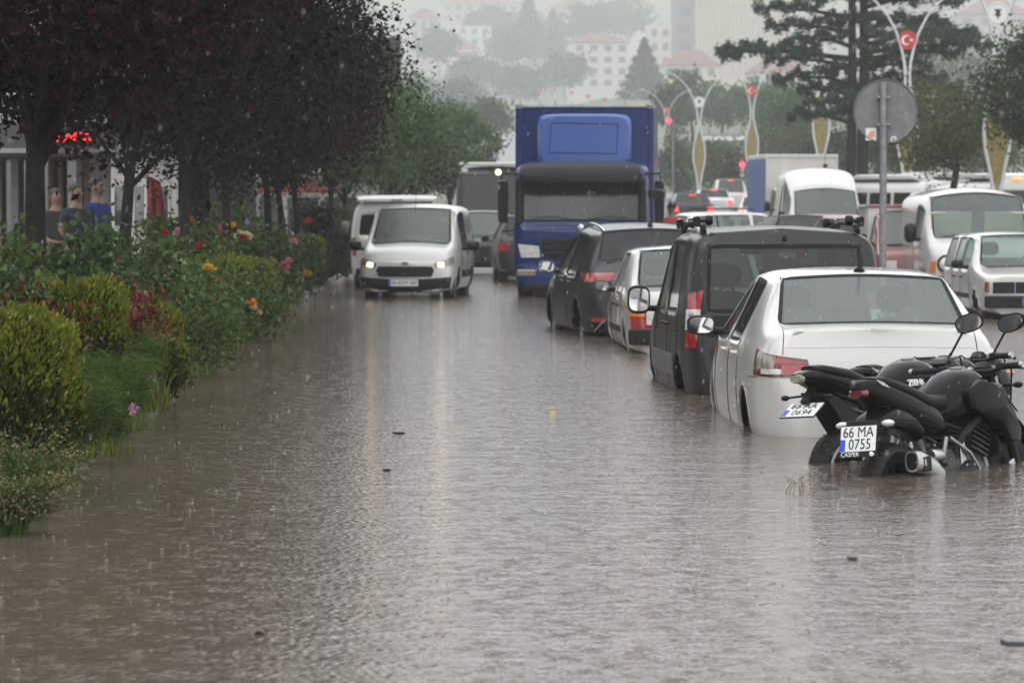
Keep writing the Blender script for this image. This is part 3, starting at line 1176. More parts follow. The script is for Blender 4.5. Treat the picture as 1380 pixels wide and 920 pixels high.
# ---------------------------------------------------------------- boxy old saloon / estate
def boxy(t, pw, estate=False, front_lamps=None, rim=None):
    L = 4.24
    if estate:
        S = [sec(.02, (.26, .72, .5), (.775, .86), (.745, .95), (.60, 1.36), 1.38, (.0, .02, .22, .2)),
             sec(.10, (.26, .79, .55), (.80, .88), (.70, 1.30), (.615, 1.375), 1.40, (0, .15, .2, .2)),
             sec(.35, (.26, .80, .58), (.808, .90), (.685, 1.34), (.61, 1.41), 1.435, (0, .05, .05, .05)),
             sec(1.12, (.26, .81, .58), (.81, .90), (.685, 1.355), (.61, 1.42), 1.445)]
    else:
        S = [sec(.02, (.26, .72, .5), (.775, .80), (.765, .90), (.68, .955), .97, (0, .02, .05, .05)),
             sec(.12, (.26, .79, .55), (.80, .82), (.775, .915), (.68, .965), .985),
             sec(.72, (.26, .81, .58), (.81, .89), (.735, .965), (.655, .99), 1.02, (0, 0, 0, -.06)),
             sec(1.12, (.26, .81, .58), (.81, .90), (.675, 1.33), (.60, 1.40), 1.425, (-.05, .05, .05, .08))]
    S += [sec(1.28, (.26, .81, .58), (.81, .90), (.685, 1.355), (.61, 1.42), 1.445),
          sec(1.98, (.26, .81, .58), (.81, .90), (.685, 1.365), (.61, 1.425), 1.452),
          sec(2.08, (.26, .81, .58), (.81, .90), (.685, 1.365), (.61, 1.425), 1.452),
          sec(2.82, (.26, .81, .58), (.806, .89), (.655, 1.335), (.585, 1.39), 1.42, (0, -.22, -.25, -.22)),
          sec(3.02, (.26, .81, .58), (.80, .88), (.735, .915), (.665, .925), .955, (0, 0, 0, .08)),
          sec(3.60, (.26, .80, .55), (.785, .84), (.71, .885), (.55, .895), .905),
          sec(4.14, (.26, .775, .5), (.765, .78), (.70, .83), (.55, .845), .855),
          sec(4.22, (.28, .72, .5), (.74, .70), (.68, .80), (.54, .815), .825)]
    panes = [(4, 5, 4, 5, 'side_window', gl), (6, 7, 4, 5, 'side_window', gl), (7, 8, 6, 7, 'windshield', gl)]
    if estate:
        panes.insert(0, (2, 3, 4, 5, 'side_window', gl))
        cr = (5, 6, 'rear_window', gl)
    else:
        panes.insert(0, (2, 3, 6, 7, 'rear_window', gl))
        cr = None
    b = shell(t, S, pw, panes, .02, .02, cap_r=cr, wheels=[(.92, .29), (3.34, .29)], arch=.335, lvl=2, trim=.028)
    wheels4(t, .80, .92, 3.34, .285, .17, steel=True, rim=rim or M['dull_steel'])
    cabin(t, .74, .9, 3.0, 2.86, .5, .94, [(-.36, 2.0, .48), (.36, 2.0, .48)])
    G().loft([(1.12, .70, .62, .24, 5), (1.26, .68, .64, .25, 5)], 20).build('seat', M['seat_cloth'], t, smooth=50)
    for sx in (-1, 1):
        sv = LEFT if sx < 0 else RIGHT
        dv = diag(sx)(0)
        z1 = .80
        lamp = P2(b, dv, [(sx * .85, z1), (sx * .86, .56)], [(sx * .48, z1), (sx * .48, .56)], 'tail_light', M['red_lens'], t, nx=8, off=.01)
        P2(b, dv, [(sx * .85, z1), (sx * .85, .69)], [(sx * .64, z1), (sx * .64, .69)], 'amber_lens', M['amber_lens'], lamp, nx=5, off=.015)
        P2(b, dv, [(sx * .62, z1), (sx * .62, .60)], [(sx * .49, z1), (sx * .49, .60)], 'clear_lens', M['clear_lens'], lamp, nx=4, off=.015)
        seam(b, sv, [(2.03, .90), (2.03, .34)], t)
        seam(b, sv, [(1.22, .90), (1.30, .60), (1.28, .34)], t)
        seam(b, sv, [(2.86, .88), (2.92, .60), (2.88, .34)], t)
        P2(b, sv, [(1.30, .55), (1.30, .48)], [(2.9, .55), (2.9, .48)], 'side_strip', M['black_plastic'], t, nx=8)
        P2(b, sv, [(1.995, 1.30), (1.995, .93)], [(2.065, 1.30), (2.065, .93)], 'pillar_trim', M['black_plastic'], t, nx=2, off=.004)
        for y in (1.50, 2.20):
            handle(t, b, sx, y, .78, M['black_plastic'], .16)
        mirror(t, b, sx, 2.60, .97, .93, (.17, .12), M['black_plastic'])
        fv = FRONT
        hl = P2(b, fv, [(sx * .66, .735), (sx * .66, .585)], [(sx * .36, .735), (sx * .36, .585)], 'headlight', M['clear_lens'], t, nx=4, off=.012)
        G().box((sx * .51, L + .004, .66), (.31, .012, .16)).build('bezel', M['black_plastic'], hl)
        P2(b, diag(sx, True)(4.22), [(sx * .83, .735), (sx * .83, .60)], [(sx * .72, .735), (sx * .72, .60)], 'indicator', M['dark_red_lens'] if estate else M['amber_lens'], t, nx=3, off=.012)
        G().tube([(sx * .10, 2.98, .975), (sx * .42, 2.92, .99), (sx * .60, 2.93, 1.0)], .009, 6).build('wiper', M['black_plastic'], t)
    P2(b, FRONT, [(-.34, .74), (-.34, .58)], [(.34, .74), (.34, .58)], 'grille', M['black_plastic'], t, nx=6, off=.010)
    G().box((0, 4.25, .46), (1.56, .12, .17)).build('bumper', M['black_plastic'], t, bevel=.02)
    G().box((0, .00, .47), (1.60, .13, .17)).build('bumper', M['black_plastic'], t, bevel=.02)
    plate(t, (0, 4.318, .46), .50, .11, '66 AC 417', rot=(R(90), 0, R(180)))
    plate(t, (0, cast(b, (0, -2, .66), (0, 1, 0))[0].y - .012, .66), .50, .11, '06 VTE 94')
    return b


t = put_rear('sedan', 'old boxy white saloon with orange and red tail lights between grey van and dark crossover', 'car', 2.06, 40.1, 2.2)
boxy(t, M['white_dirty'])
t = put_front('estate_car', 'old boxy white estate car facing the sedan with rectangular headlight and black bumper', 'car', 7.48, 52.6, 1.5, 4.24)
boxy(t, M['white_dirty'], True)


# ---------------------------------------------------------------- dark crossover
def crossover():
    t = put_rear('crossover', 'dark grey crossover with full-width tail light bar and silver roof rails', 'car', 1.80, 45.3, 6.6)
    S = [sec(.02, (.30, .74, .55), (.83, 1.00), (.80, 1.10), (.70, 1.20), 1.22, (.04, .10, .14, .10)),
         sec(.14, (.28, .86, .66), (.90, 1.00), (.84, 1.12), (.735, 1.20), 1.23, (.02, .04, .05, .03)),
         sec(.42, (.28, .92, .68), (.92, 1.02), (.74, 1.44), (.63, 1.575), 1.62, (.1, .12, .12, .06)),
         sec(.85, (.28, .925, .68), (.925, 1.02), (.73, 1.50), (.64, 1.61), 1.66),
         sec(1.75, (.28, .925, .68), (.92, 1.01), (.725, 1.545), (.64, 1.645), 1.69),
         sec(1.85, (.28, .925, .68), (.92, 1.01), (.725, 1.545), (.64, 1.645), 1.69),
         sec(2.95, (.28, .925, .68), (.915, 1.0), (.69, 1.49), (.60, 1.58), 1.62, (0, -.40, -.42, -.36)),
         sec(3.35, (.28, .92, .66), (.90, .99), (.80, 1.04), (.70, 1.05), 1.10, (0, 0, 0, .1)),
         sec(4.05, (.28, .91, .60), (.87, .93), (.76, .99), (.55, 1.01), 1.03),
         sec(4.48, (.28, .84, .55), (.74, .80), (.64, .88), (.46, .90), .92),
         sec(4.60, (.3, .66, .5), (.60, .70), (.50, .78), (.36, .80), .81)]
    pw = M['dark_paint']
    b = shell(t, S, pw, [(1, 2, 6, 7, 'rear_window', gd), (3, 4, 4, 5, 'side_window', gd), (5, 6, 4, 5, 'side_window', gd), (6, 7, 6, 7, 'windshield', gl)],
              .06, .08, wheels=[(.88, .35), (3.62, .35)], arch=.40, lvl=3, trim=.03)
    wheels4(t, .925, .88, 3.62, .355, .22)
    cabin(t, .84, .5, 3.3, 3.15, .6, 1.08, [(-.40, 2.05, .62), (.40, 2.05, .62)])
    lb = P2(b, REAR, [(-.88, 1.055), (-.89, .965)], [(.88, 1.055), (.89, .965)], 'tail_light_bar', M['dark_red_lens'], t, nx=24, off=.014)
    for sx in (-1, 1):
        dv = diag(sx)(0)
        sv = LEFT if sx < 0 else RIGHT
        P2(b, dv, [(sx * 1.16, 1.05), (sx * 1.12, .955)], [(sx * .62, 1.06), (sx * .66, .955)], 'tail_light', M['red_lens'], t, nx=10, off=.018)
        P2(b, REAR, [(sx * .80, .52), (sx * .80, .47)], [(sx * .45, .52), (sx * .45, .47)], 'reflector', M['red_lens'], t, nx=4, off=.03)
        G().tube([(sx * .80, -.02, .36), (sx * .70, -.05, .47), (sx * .45, -.07, .53), (sx * .1, -.08, .53)], [.008, .012, .012, .008], 8).build('bumper_strip', M['dull_steel'], t, smooth=60)
        seam(b, sv, [(.72, 1.03), (.78, .80)], t)
        seam(b, sv, [(1.80, 1.0), (1.82, .40)], t)
        seam(b, sv, [(3.05, 1.0), (3.15, .40)], t)
        P2(b, sv, [(.50, 1.045), (.50, 1.02)], [(3.0, 1.02), (3.0, .995)], 'window_trim', M['chrome'], t, nx=12, off=.006)
        handle(t, b, sx, 1.45, .93, pw)
        handle(t, b, sx, 2.10, .93, pw)
        mirror(t, b, sx, 2.78, 1.10, 1.05, (.23, .15), M['black_paint'])
        pts = []
        for k in range(11):
            y = .55 + 1.75 * k / 10
            p, n_ = cast(b, (sx * .60, y, 4), (0, 0, -1))
            pts.append(p + Vector((0, 0, .005 + .035 * math.sin(math.pi * k / 10) ** .4)))
        G().tube(pts, .019, 8).build('roof_rail', M['chrome'], t, smooth=60)
        P2(b, diag(sx, True)(4.6), [(sx * 1.0, .92), (sx * 1.0, .78)], [(sx * .55, .86), (sx * .55, .76)], 'headlight', M['clear_lens'], t, nx=8)
    P2(b, REAR, [(-.80, .46), (-.70, .28)], [(.80, .46), (.70, .28)], 'bumper', M['black_plastic'], t, nx=12, off=.02)
    plate(t, (0, cast(b, (0, -2, .80), (0, 1, 0))[0].y - .015, .80), .52, .11, '34 KLP 27')
    p, n_ = cast(b, (0, .75, 4), (0, 0, -1))
    G().loft([(.70, p.z, .03, .02, 2.5), (.74, p.z + .03, .02, .045, 2.5), (.84, p.z + .01, .022, .02, 2.5)], 10).build('shark_fin', M['black_plastic'], t, smooth=60)


crossover()


# ---------------------------------------------------------------- white delivery van facing the camera
def delivery_van():
    L = 4.16
    t = put_front('delivery_van', 'white delivery van with lit headlights and wide black grille driving through the flood', 'van', -1.87, 65.0, -4.6, L)
    S = [sec(.02, (.24, .74, .5), (.82, .98), (.76, 1.60), (.68, 1.72), 1.76, (.0, .06, .12, .1)),
         sec(.12, (.22, .85, .60), (.86, .98), (.79, 1.62), (.70, 1.74), 1.775),
         sec(.50, (.22, .88, .62), (.88, .98), (.79, 1.64), (.70, 1.755), 1.79),
         sec(1.60, (.22, .88, .62), (.88, .98), (.785, 1.64), (.70, 1.76), 1.795),
         sec(1.72, (.22, .88, .62), (.88, .98), (.785, 1.64), (.70, 1.76), 1.795),
         sec(2.72, (.22, .88, .62), (.875, .98), (.725, 1.60), (.645, 1.69), 1.725, (0, -.30, -.32, -.25)),
         sec(3.22, (.22, .88, .62), (.865, .97), (.80, 1.04), (.715, 1.055), 1.12, (0, .02, .02, .12)),
         sec(3.72, (.22, .87, .58), (.835, .90), (.75, .99), (.55, 1.02), 1.05),
         sec(4.05, (.22, .83, .52), (.77, .74), (.66, .87), (.48, .91), .93),
         sec(4.14, (.24, .74, .48), (.70, .62), (.60, .75), (.44, .79), .81)]
    pw = M['white_paint']
    b = shell(t, S, pw, [(4, 5, 4, 5, 'side_window', gd), (5, 6, 6, 7, 'windshield', gl)], .03, .10, cap_r=(4, 5, 'rear_window', gd),
              wheels=[(.78, .31), (3.27, .31)], arch=.36, lvl=3, trim=.035)
    wheels4(t, .87, .78, 3.27, .305, .19, steel=True, rim=M['dull_steel'])
    cabin(t, .82, 1.5, 3.2, 3.0, .6, 1.10, [(-.40, 2.0, .62), (.40, 2.0, .62)])
    for sx in (-1, 1):
        sv = LEFT if sx < 0 else RIGHT
        dv = diag(sx, True, .6)(4.1)
        hl = P2(b, dv, [(sx * 1.02, .86), (sx * .98, .72)], [(sx * .47, .735), (sx * .47, .66)], 'headlight', M['smoke_lens'], t, nx=12, rows=6, off=.012)
        P2(b, dv, [(sx * .66, .745), (sx * .66, .68)], [(sx * .54, .735), (sx * .54, .67)], 'lit_lamp', M['lamp_on'], hl, nx=5, off=.020)
        seam(b, sv, [(2.80, .97), (2.85, .70), (2.75, .32)], t)
        seam(b, sv, [(1.66, 1.60), (1.66, .34)], t)
        P2(b, sv, [(1.2, .60), (1.2, .47)], [(2.80, .60), (2.80, .47)], 'side_moulding', M['black_plastic'], t, nx=10, off=.012)
        P2(b, FRONT, [(sx * .86, .50), (sx * .80, .24)], [(sx * .30, .46), (sx * .30, .24)], 'lower_bumper', M['black_plastic'], t, nx=8, off=.012)
        handle(t, b, sx, 1.88, .90, M['black_plastic'])
        mirror(t, b, sx, 2.75, 1.03, 1.06, (.22, .17), M['black_plastic'], dpt=.14)
        G().tube([(sx * .06, 3.26, 1.12), (sx * .35, 3.18, 1.105), (sx * .62, 3.10, 1.10)], .01, 6).build('wiper', M['black_plastic'], t)
        P2(b, diag(sx)(0), [(sx * .94, 1.2), (sx * .96, .80)], [(sx * .80, 1.2), (sx * .80, .80)], 'tail_light', M['red_lens'], t, nx=4)
    P2(b, FRONT, [(-.47, .68), (-.51, .61), (-.46, .50)], [(.47, .68), (.51, .61), (.46, .50)], 'grille', M['black_plastic'], t, nx=14, rows=8, off=.014)
    P2(b, FRONT, [(-.30, .46), (-.30, .24)], [(.30, .46), (.30, .24)], 'lower_grille', M['black_plastic'], t, nx=8, off=.014)
    p, n_ = cast(b, (0, 9, .73), (0, -1, 0))
    bd = G().lathe([(0, -.006), (1, -.006), (1, .006), (0, .006)], (0, 0, 0), 'Y', 20).build('badge', M['dull_steel'], t, smooth=30)
    bd.location = p + Vector((0, .006, 0))
    bd.scale = (.065, 1, .03)
    plate(t, (.02, 4.30, .395), .52, .115, '06 BGM 380', rot=(R(90), 0, R(180)))
    p, n_ = cast(b, (.0, 2.45, 4), (0, 0, -1))
    G().tube([p, p + Vector((0, .02, .03)), p + Vector((0, -.05, .40))], [.014, .006, .003], 6).build('aerial', M['black_plastic'], t, smooth=50)
    # red flash printed on the cargo side
    P2(b, LEFT, [(.95, 1.42), (.95, 1.24)], [(1.35, 1.42), (1.35, 1.24)], 'door_decal', mat('decal_pink', (.55, .25, .27), .4), t, nx=4, off=.004)
    P2(b, RIGHT, [(.95, 1.42), (.95, 1.24)], [(1.35, 1.42), (1.35, 1.24)], 'door_decal', bpy.data.materials['decal_pink'], t, nx=4, off=.004)


delivery_van()


# ---------------------------------------------------------------- tall vans
def panel_van(t, pw, H=2.2, W=.97, L=4.9, rear=False, old=True, curtain=False, high=0.0):
    k = H - .12
    nose = .62
    S = [sec(.02, (.30, W - .12, .6), (W - .05, 1.15), (W - .11, k - .25), (W - .18, k), H - .02, (0, .03, .08, .08)),
         sec(.15, (.28, W - .02, .6), (W, 1.15), (W - .08, k - .2), (W - .16, k + .02), H),
         sec(2.55, (.28, W, .6), (W, 1.15), (W - .075, k - .2), (W - .16, k + .02), H),
         sec(2.68, (.28, W, .6), (W, 1.15), (W - .075, k - .2), (W - .16, k + .02), H),
         sec(L - 1.12, (.28, W, .6), (W - .01, 1.15), (W - .13, k - .28 - high), (W - .20, k - .06 - high), H - .06 - high, (0, -.22, -.26, -.2)),
         sec(L - nose - .1, (.28, W - .01, .6), (W - .02, 1.12), (W - .10, 1.20), (W - .17, 1.215), 1.26, (0, 0, 0, .1)),
         sec(L - .25, (.28, W - .03, .6), (W - .06, 1.0), (W - .14, 1.08), (W - .32, 1.10), 1.12),
         sec(L - .03, (.30, W - .12, .55), (W - .13, .80), (W - .2, .92), (W - .38, .95), .97)]
    b = shell(t, S, pw, [(3, 4, 4, 5, 'side_window', gl), (4, 5, 6, 7, 'windshield', gl)], .03, .05, cap_r=(4, 5, 'rear_window', gd),
              wheels=[(.95, .33), (L - .85, .33)], arch=.38, lvl=2, trim=.035)
    wheels4(t, W - .01, .95, L - .85, .33, .2, steel=True, rim=M['dull_steel'])
    cabin(t, W - .06, 2.3, L - .7, L - .95, .75, 1.22, [(-.45, 2.75, .75), (.45, 2.75, .75)])
    if curtain:
        for i, (x0, x1) in enumerate(((-.78, -.12), (.10, .80))):
            G().box(((x0 + x1) / 2, L - 1.18, 1.44), (x1 - x0, .02, .44), rot=(R(-22), 0, 0)).build('sun_shade', M['cream_panel'], t)
    for sx in (-1, 1):
        sv = LEFT if sx < 0 else RIGHT
        if old:
            p = Vector((sx * (W - .30), L + .01, .80))
            hl = G().lathe([(0, .03), (.09, .02), (.125, -.01), (.125, -.06), (0, -.06)], p, 'Y', 24).build('headlight', M['clear_lens'], t, smooth=50)
            G().lathe([(.122, .015), (.15, .01), (.15, -.05), (.122, -.05), (.122, .015)], p, 'Y', 24).build('bezel', M['black_plastic'], hl, smooth=50)
            P2(b, diag(sx, True)(L), [(sx * (W + .10), .84), (sx * (W + .10), .66)], [(sx * (W - .07), .84), (sx * (W - .07), .66)], 'indicator', M['amber_lens'], t, nx=4, off=.012)
        else:
            P2(b, diag(sx, True)(L), [(sx * (W + .06), 1.02), (sx * (W + .04), .74)], [(sx * (W - .30), .90), (sx * (W - .30), .72)], 'headlight', M['clear_lens'], t, nx=6, off=.012)
        seam(b, sv, [(2.62, k - .3), (2.62, .40)], t)
        seam(b, sv, [(L - 1.2, 1.1), (L - 1.15, .45)], t)
        mirror(t, b, sx, L - 1.18, 1.30, W + .14, (.20, .30), M['black_plastic'], dpt=.12)
        G().tube([(sx * .05, L - .70, 1.27), (sx * .45, L - .76, 1.275), (sx * .70, L - .80, 1.28)], .011, 6).build('wiper', M['black_plastic'], t)
        P2(b, diag(sx)(0), [(sx * (W + .04), 1.1), (sx * (W + .04), .75)], [(sx * (W - .12), 1.1), (sx * (W - .12), .75)], 'tail_light', M['red_lens'], t, nx=4)
    P2(b, FRONT, [(-.52, .90), (-.50, .70)], [(.52, .90), (.50, .70)], 'grille', M['black_plastic'], t, nx=8, off=.008)
    G().box((0, L + .03, .50), (W * 1.9, .14, .2)).build('bumper', M['black_plastic'], t, bevel=.03)
    return b


t = put_front('panel_van', 'old white panel van with round headlight, amber indicator and cream sun shades, beside roadside posts', 'van', 7.75, 60.5, 1.0, 4.6)
b = panel_van(t, M['white_dirty'], 2.08, .97, 4.6, curtain=True)
P2(b, ((0, -1, 0), lambda u, v: (u, 9, v)), [(-.74, 1.90), (-.76, 1.78)], [(.74, 1.90), (.76, 1.78)], 'sun_strip', M['black_plastic'], t, nx=8, off=.004)

t = put_front('panel_van', 'tall white van with wide windshield in front of the blue and white box truck', 'van', 8.35, 97.5, 1.2, 5.4, z=.06)
panel_van(t, M['white_paint'], 2.66, 1.02, 5.4, old=False, high=.48)
G().ball((.0, 4.2, 2.66), (.07, .12, .06), 10, 6).tube([(0, 4.2, 2.68), (0, 4.15, 3.0)], .008, 6).build('aerial', M['black_plastic'], t, smooth=60)

t = put_rear('passenger_van', 'white passenger van stopped beside the planting bed behind the delivery van', 'van', -2.26, 73.0, 1.5)
b = panel_van(t, M['white_paint'], 1.93, .95, 4.8, old=False)
sp = G().loft([(-.02, 1.90, .74, .025, 4), (.10, 1.945, .80, .05, 4), (.9, 1.96, .80, .05, 4), (1.3, 1.93, .7, .02, 4)], 20).build('roof_spoiler', M['white_paint'], t, smooth=50)
G().box((0, -.02, 1.905), (.22, .02, .03)).build('brake_light', M['dark_red_lens'], sp)
sp.location.z = -.06
P2(b, REAR, [(-.80, .5), (-.8, .3)], [(.8, .5), (.8, .3)], 'bumper', M['black_plastic'], t, nx=8, off=.03)


# ---------------------------------------------------------------- plain cars of the queue
def hatch(t, pw, sedan=False, lit=False, rack=False, simple=False, estate=False, H=1.47):
    k = H - 1.47
    if estate:
        S = [sec(.02, (.26, .74, .5), (.80, .90), (.77, 1.0), (.62, 1.36 + k), 1.39 + k, (0, .03, .25, .2)),
             sec(.14, (.26, .83, .58), (.85, .92), (.70, 1.34 + k), (.62, 1.41 + k), 1.44 + k, (0, .2, .25, .25))]
        cr, first = (5, 6, 'rear_window', gd), None
    elif sedan:
        S = [sec(.02, (.26, .74, .5), (.80, .82), (.77, .95), (.68, 1.03), 1.05, (0, .03, .06, .04)),
             sec(.50, (.26, .85, .58), (.85, .92), (.76, 1.03), (.66, 1.07), 1.09)]
        cr, first = None, (1, 2, 6, 7, 'rear_window', gd)
    else:
        S = [sec(.02, (.26, .74, .5), (.81, .92), (.79, 1.0), (.69, 1.06), 1.08, (0, .03, .06, .03)),
             sec(.14, (.26, .83, .58), (.85, .92), (.78, 1.03), (.68, 1.07), 1.09)]
        cr, first = None, (1, 2, 6, 7, 'rear_window', gd)
    S += [sec(.55 if not sedan else 1.0, (.26, .86, .6), (.86, .93), (.66, 1.36 + k), (.585, 1.44 + k), 1.475 + k),
          sec(1.0 if not sedan else 1.25, (.26, .86, .6), (.86, .93), (.665, 1.385 + k), (.585, 1.455 + k), 1.488 + k),
          sec(1.92, (.26, .86, .6), (.86, .925), (.665, 1.395 + k), (.585, 1.46 + k), 1.49 + k),
          sec(2.02, (.26, .86, .6), (.86, .925), (.665, 1.395 + k), (.585, 1.46 + k), 1.49 + k),
          sec(2.85, (.26, .86, .6), (.855, .915), (.635, 1.36 + k), (.56, 1.42 + k), 1.45 + k, (0, -.34, -.38, -.34)),
          sec(3.15, (.26, .86, .6), (.845, .90), (.76, .95), (.67, .96), 1.0, (0, 0, 0, .1)),
          sec(3.75, (.26, .84, .55), (.80, .83), (.70, .89), (.5, .91), .93),
          sec(4.05, (.26, .76, .5), (.68, .70), (.58, .77), (.42, .79), .81)]
    panes = [(3, 4, 4, 5, 'side_window', gd), (5, 6, 4, 5, 'side_window', gl), (6, 7, 6, 7, 'windshield', gl)]
    if estate:
        panes.append((1, 3, 4, 5, 'side_window', gl))
        panes[0] = (3, 4, 4, 5, 'side_window', gl)
    if first:
        panes.append(first)
    b = shell(t, S, pw, panes, .05, .07, cap_r=cr, wheels=[] if simple else [(.80, .30), (3.30, .30)], arch=.34, lvl=2, trim=None if simple else .03)
    wheels4(t, .86, .80, 3.30, .30, .18)
    if not simple:
        cabin(t, .80, .7, 3.1, 2.95, .52, .97, [(-.38, 1.95, .52), (.38, 1.95, .52)])
    tl = M['tail_on'] if lit else M['red_lens']
    for sx in (-1, 1):
        P2(b, diag(sx)(0), [(sx * 1.0, .92), (sx * 1.0, .74)], [(sx * .60, .92), (sx * .60, .74)], 'tail_light', tl, t, nx=5, off=.012)
        P2(b, diag(sx, True)(4.05), [(sx * .98, .80), (sx * .98, .66)], [(sx * .50, .76), (sx * .50, .64)], 'headlight', M['clear_lens'], t, nx=5, off=.012)
        mirror(t, b, sx, 2.70, .98, .98, (.2, .13), pw)
        if not simple:
            sv = LEFT if sx < 0 else RIGHT
            seam(b, sv, [(1.97, .92), (1.97, .34)], t)
            seam(b, sv, [(2.95, .90), (3.0, .34)], t)
    if lit:
        G().box((0, .30 if not sedan else 1.02, 1.40 + k), (.30, .03, .03)).build('brake_light', M['tail_on'], t)
    if rack:
        for sx in (-1, 1):
            G().tube([(sx * .56, .7, 1.49 + k), (sx * .56, .75, 1.55 + k), (sx * .56, 2.1, 1.55 + k), (sx * .56, 2.15, 1.48 + k)], .02, 8).build('roof_rail', M['satin_black'], t, smooth=60)
        for y in (.95, 1.9):
            G().tube([(-.56, y, 1.56 + k), (.56, y, 1.56 + k)], .018, 8).build('roof_bar', M['satin_black'], t, smooth=60)
    G().box((0, 4.10, .42), (1.3, .06, .16)).build('grille', M['black_plastic'], t, bevel=.02)
    plate(t, (0, cast(b, (0, -2, .62), (0, 1, 0))[0].y - .012, .62), .50, .11, '66 KD 80' if not simple else '66 E 91')
    return b


def side_car(name, label, px, d, yaw, paint, z=None, **k):
    """queue car in the far lane: its middle at pixel column px, distance d"""
    x = (px - 690) / F * d
    a = R(yaw)
    f = Vector((-math.sin(a), math.cos(a))) * 2.05
    t = thing(name, label, 'car', (x - f.x, d - f.y, gz(d) if z is None else z), a, k.pop('group', None))
    hatch(t, paint, **k)
    return t


side_car('estate_car', 'white estate car with a black roof rack standing beyond the grey van', 1000, 97, -68, M['white_paint'], rack=True, estate=True, H=1.52)
side_car('sedan', 'white saloon between the white estate and the maroon car in the far lane', 1098, 92, -60, M['white_dirty'], sedan=True)
side_car('hatchback', 'maroon hatchback between white cars near the tall white van', 1132, 84.5, -40, M['maroon_paint'], H=1.52)
side_car('hatchback', 'silver grey hatchback with dark windows beside the round sign post', 1176, 74, -25, M['silver_paint'], H=1.5)
side_car('hatchback', 'black hatchback with a glossy wet roof, behind the delivery van', 650, 90, 184, M['black_paint'], H=1.58)
side_car('hatchback', 'dark grey hatchback with red tail lights squeezed against the blue truck', 716, 82, 3, M['dark_paint'], H=1.52)
GQ = 'cars queuing up the road'
side_car('hatchback', 'dark car with glowing brake lights in the far lane below the white lamp emblem', 928, 150, 2, M['dark_paint'], lit=True, simple=True, group=GQ)
side_car('hatchback', 'grey car with lit brake lights up the road behind the roof rack', 958, 168, 1, M['silver_paint'], lit=True, simple=True, group=GQ)
side_car('hatchback', 'tall white car with one bright brake light far up the road', 981, 186, 1, M['white_paint'], lit=True, simple=True, group=GQ, H=1.75)
side_car('sedan', 'pale saloon with red tail lights just left of the box truck', 1024, 140, -4, M['silver_paint'], lit=True, simple=True, sedan=True, group=GQ)
side_car('hatchback', 'high grey car far up the road ahead of the pale saloon', 1034, 178, 0, M['silver_paint'], lit=False, simple=True, group=GQ, H=1.85)
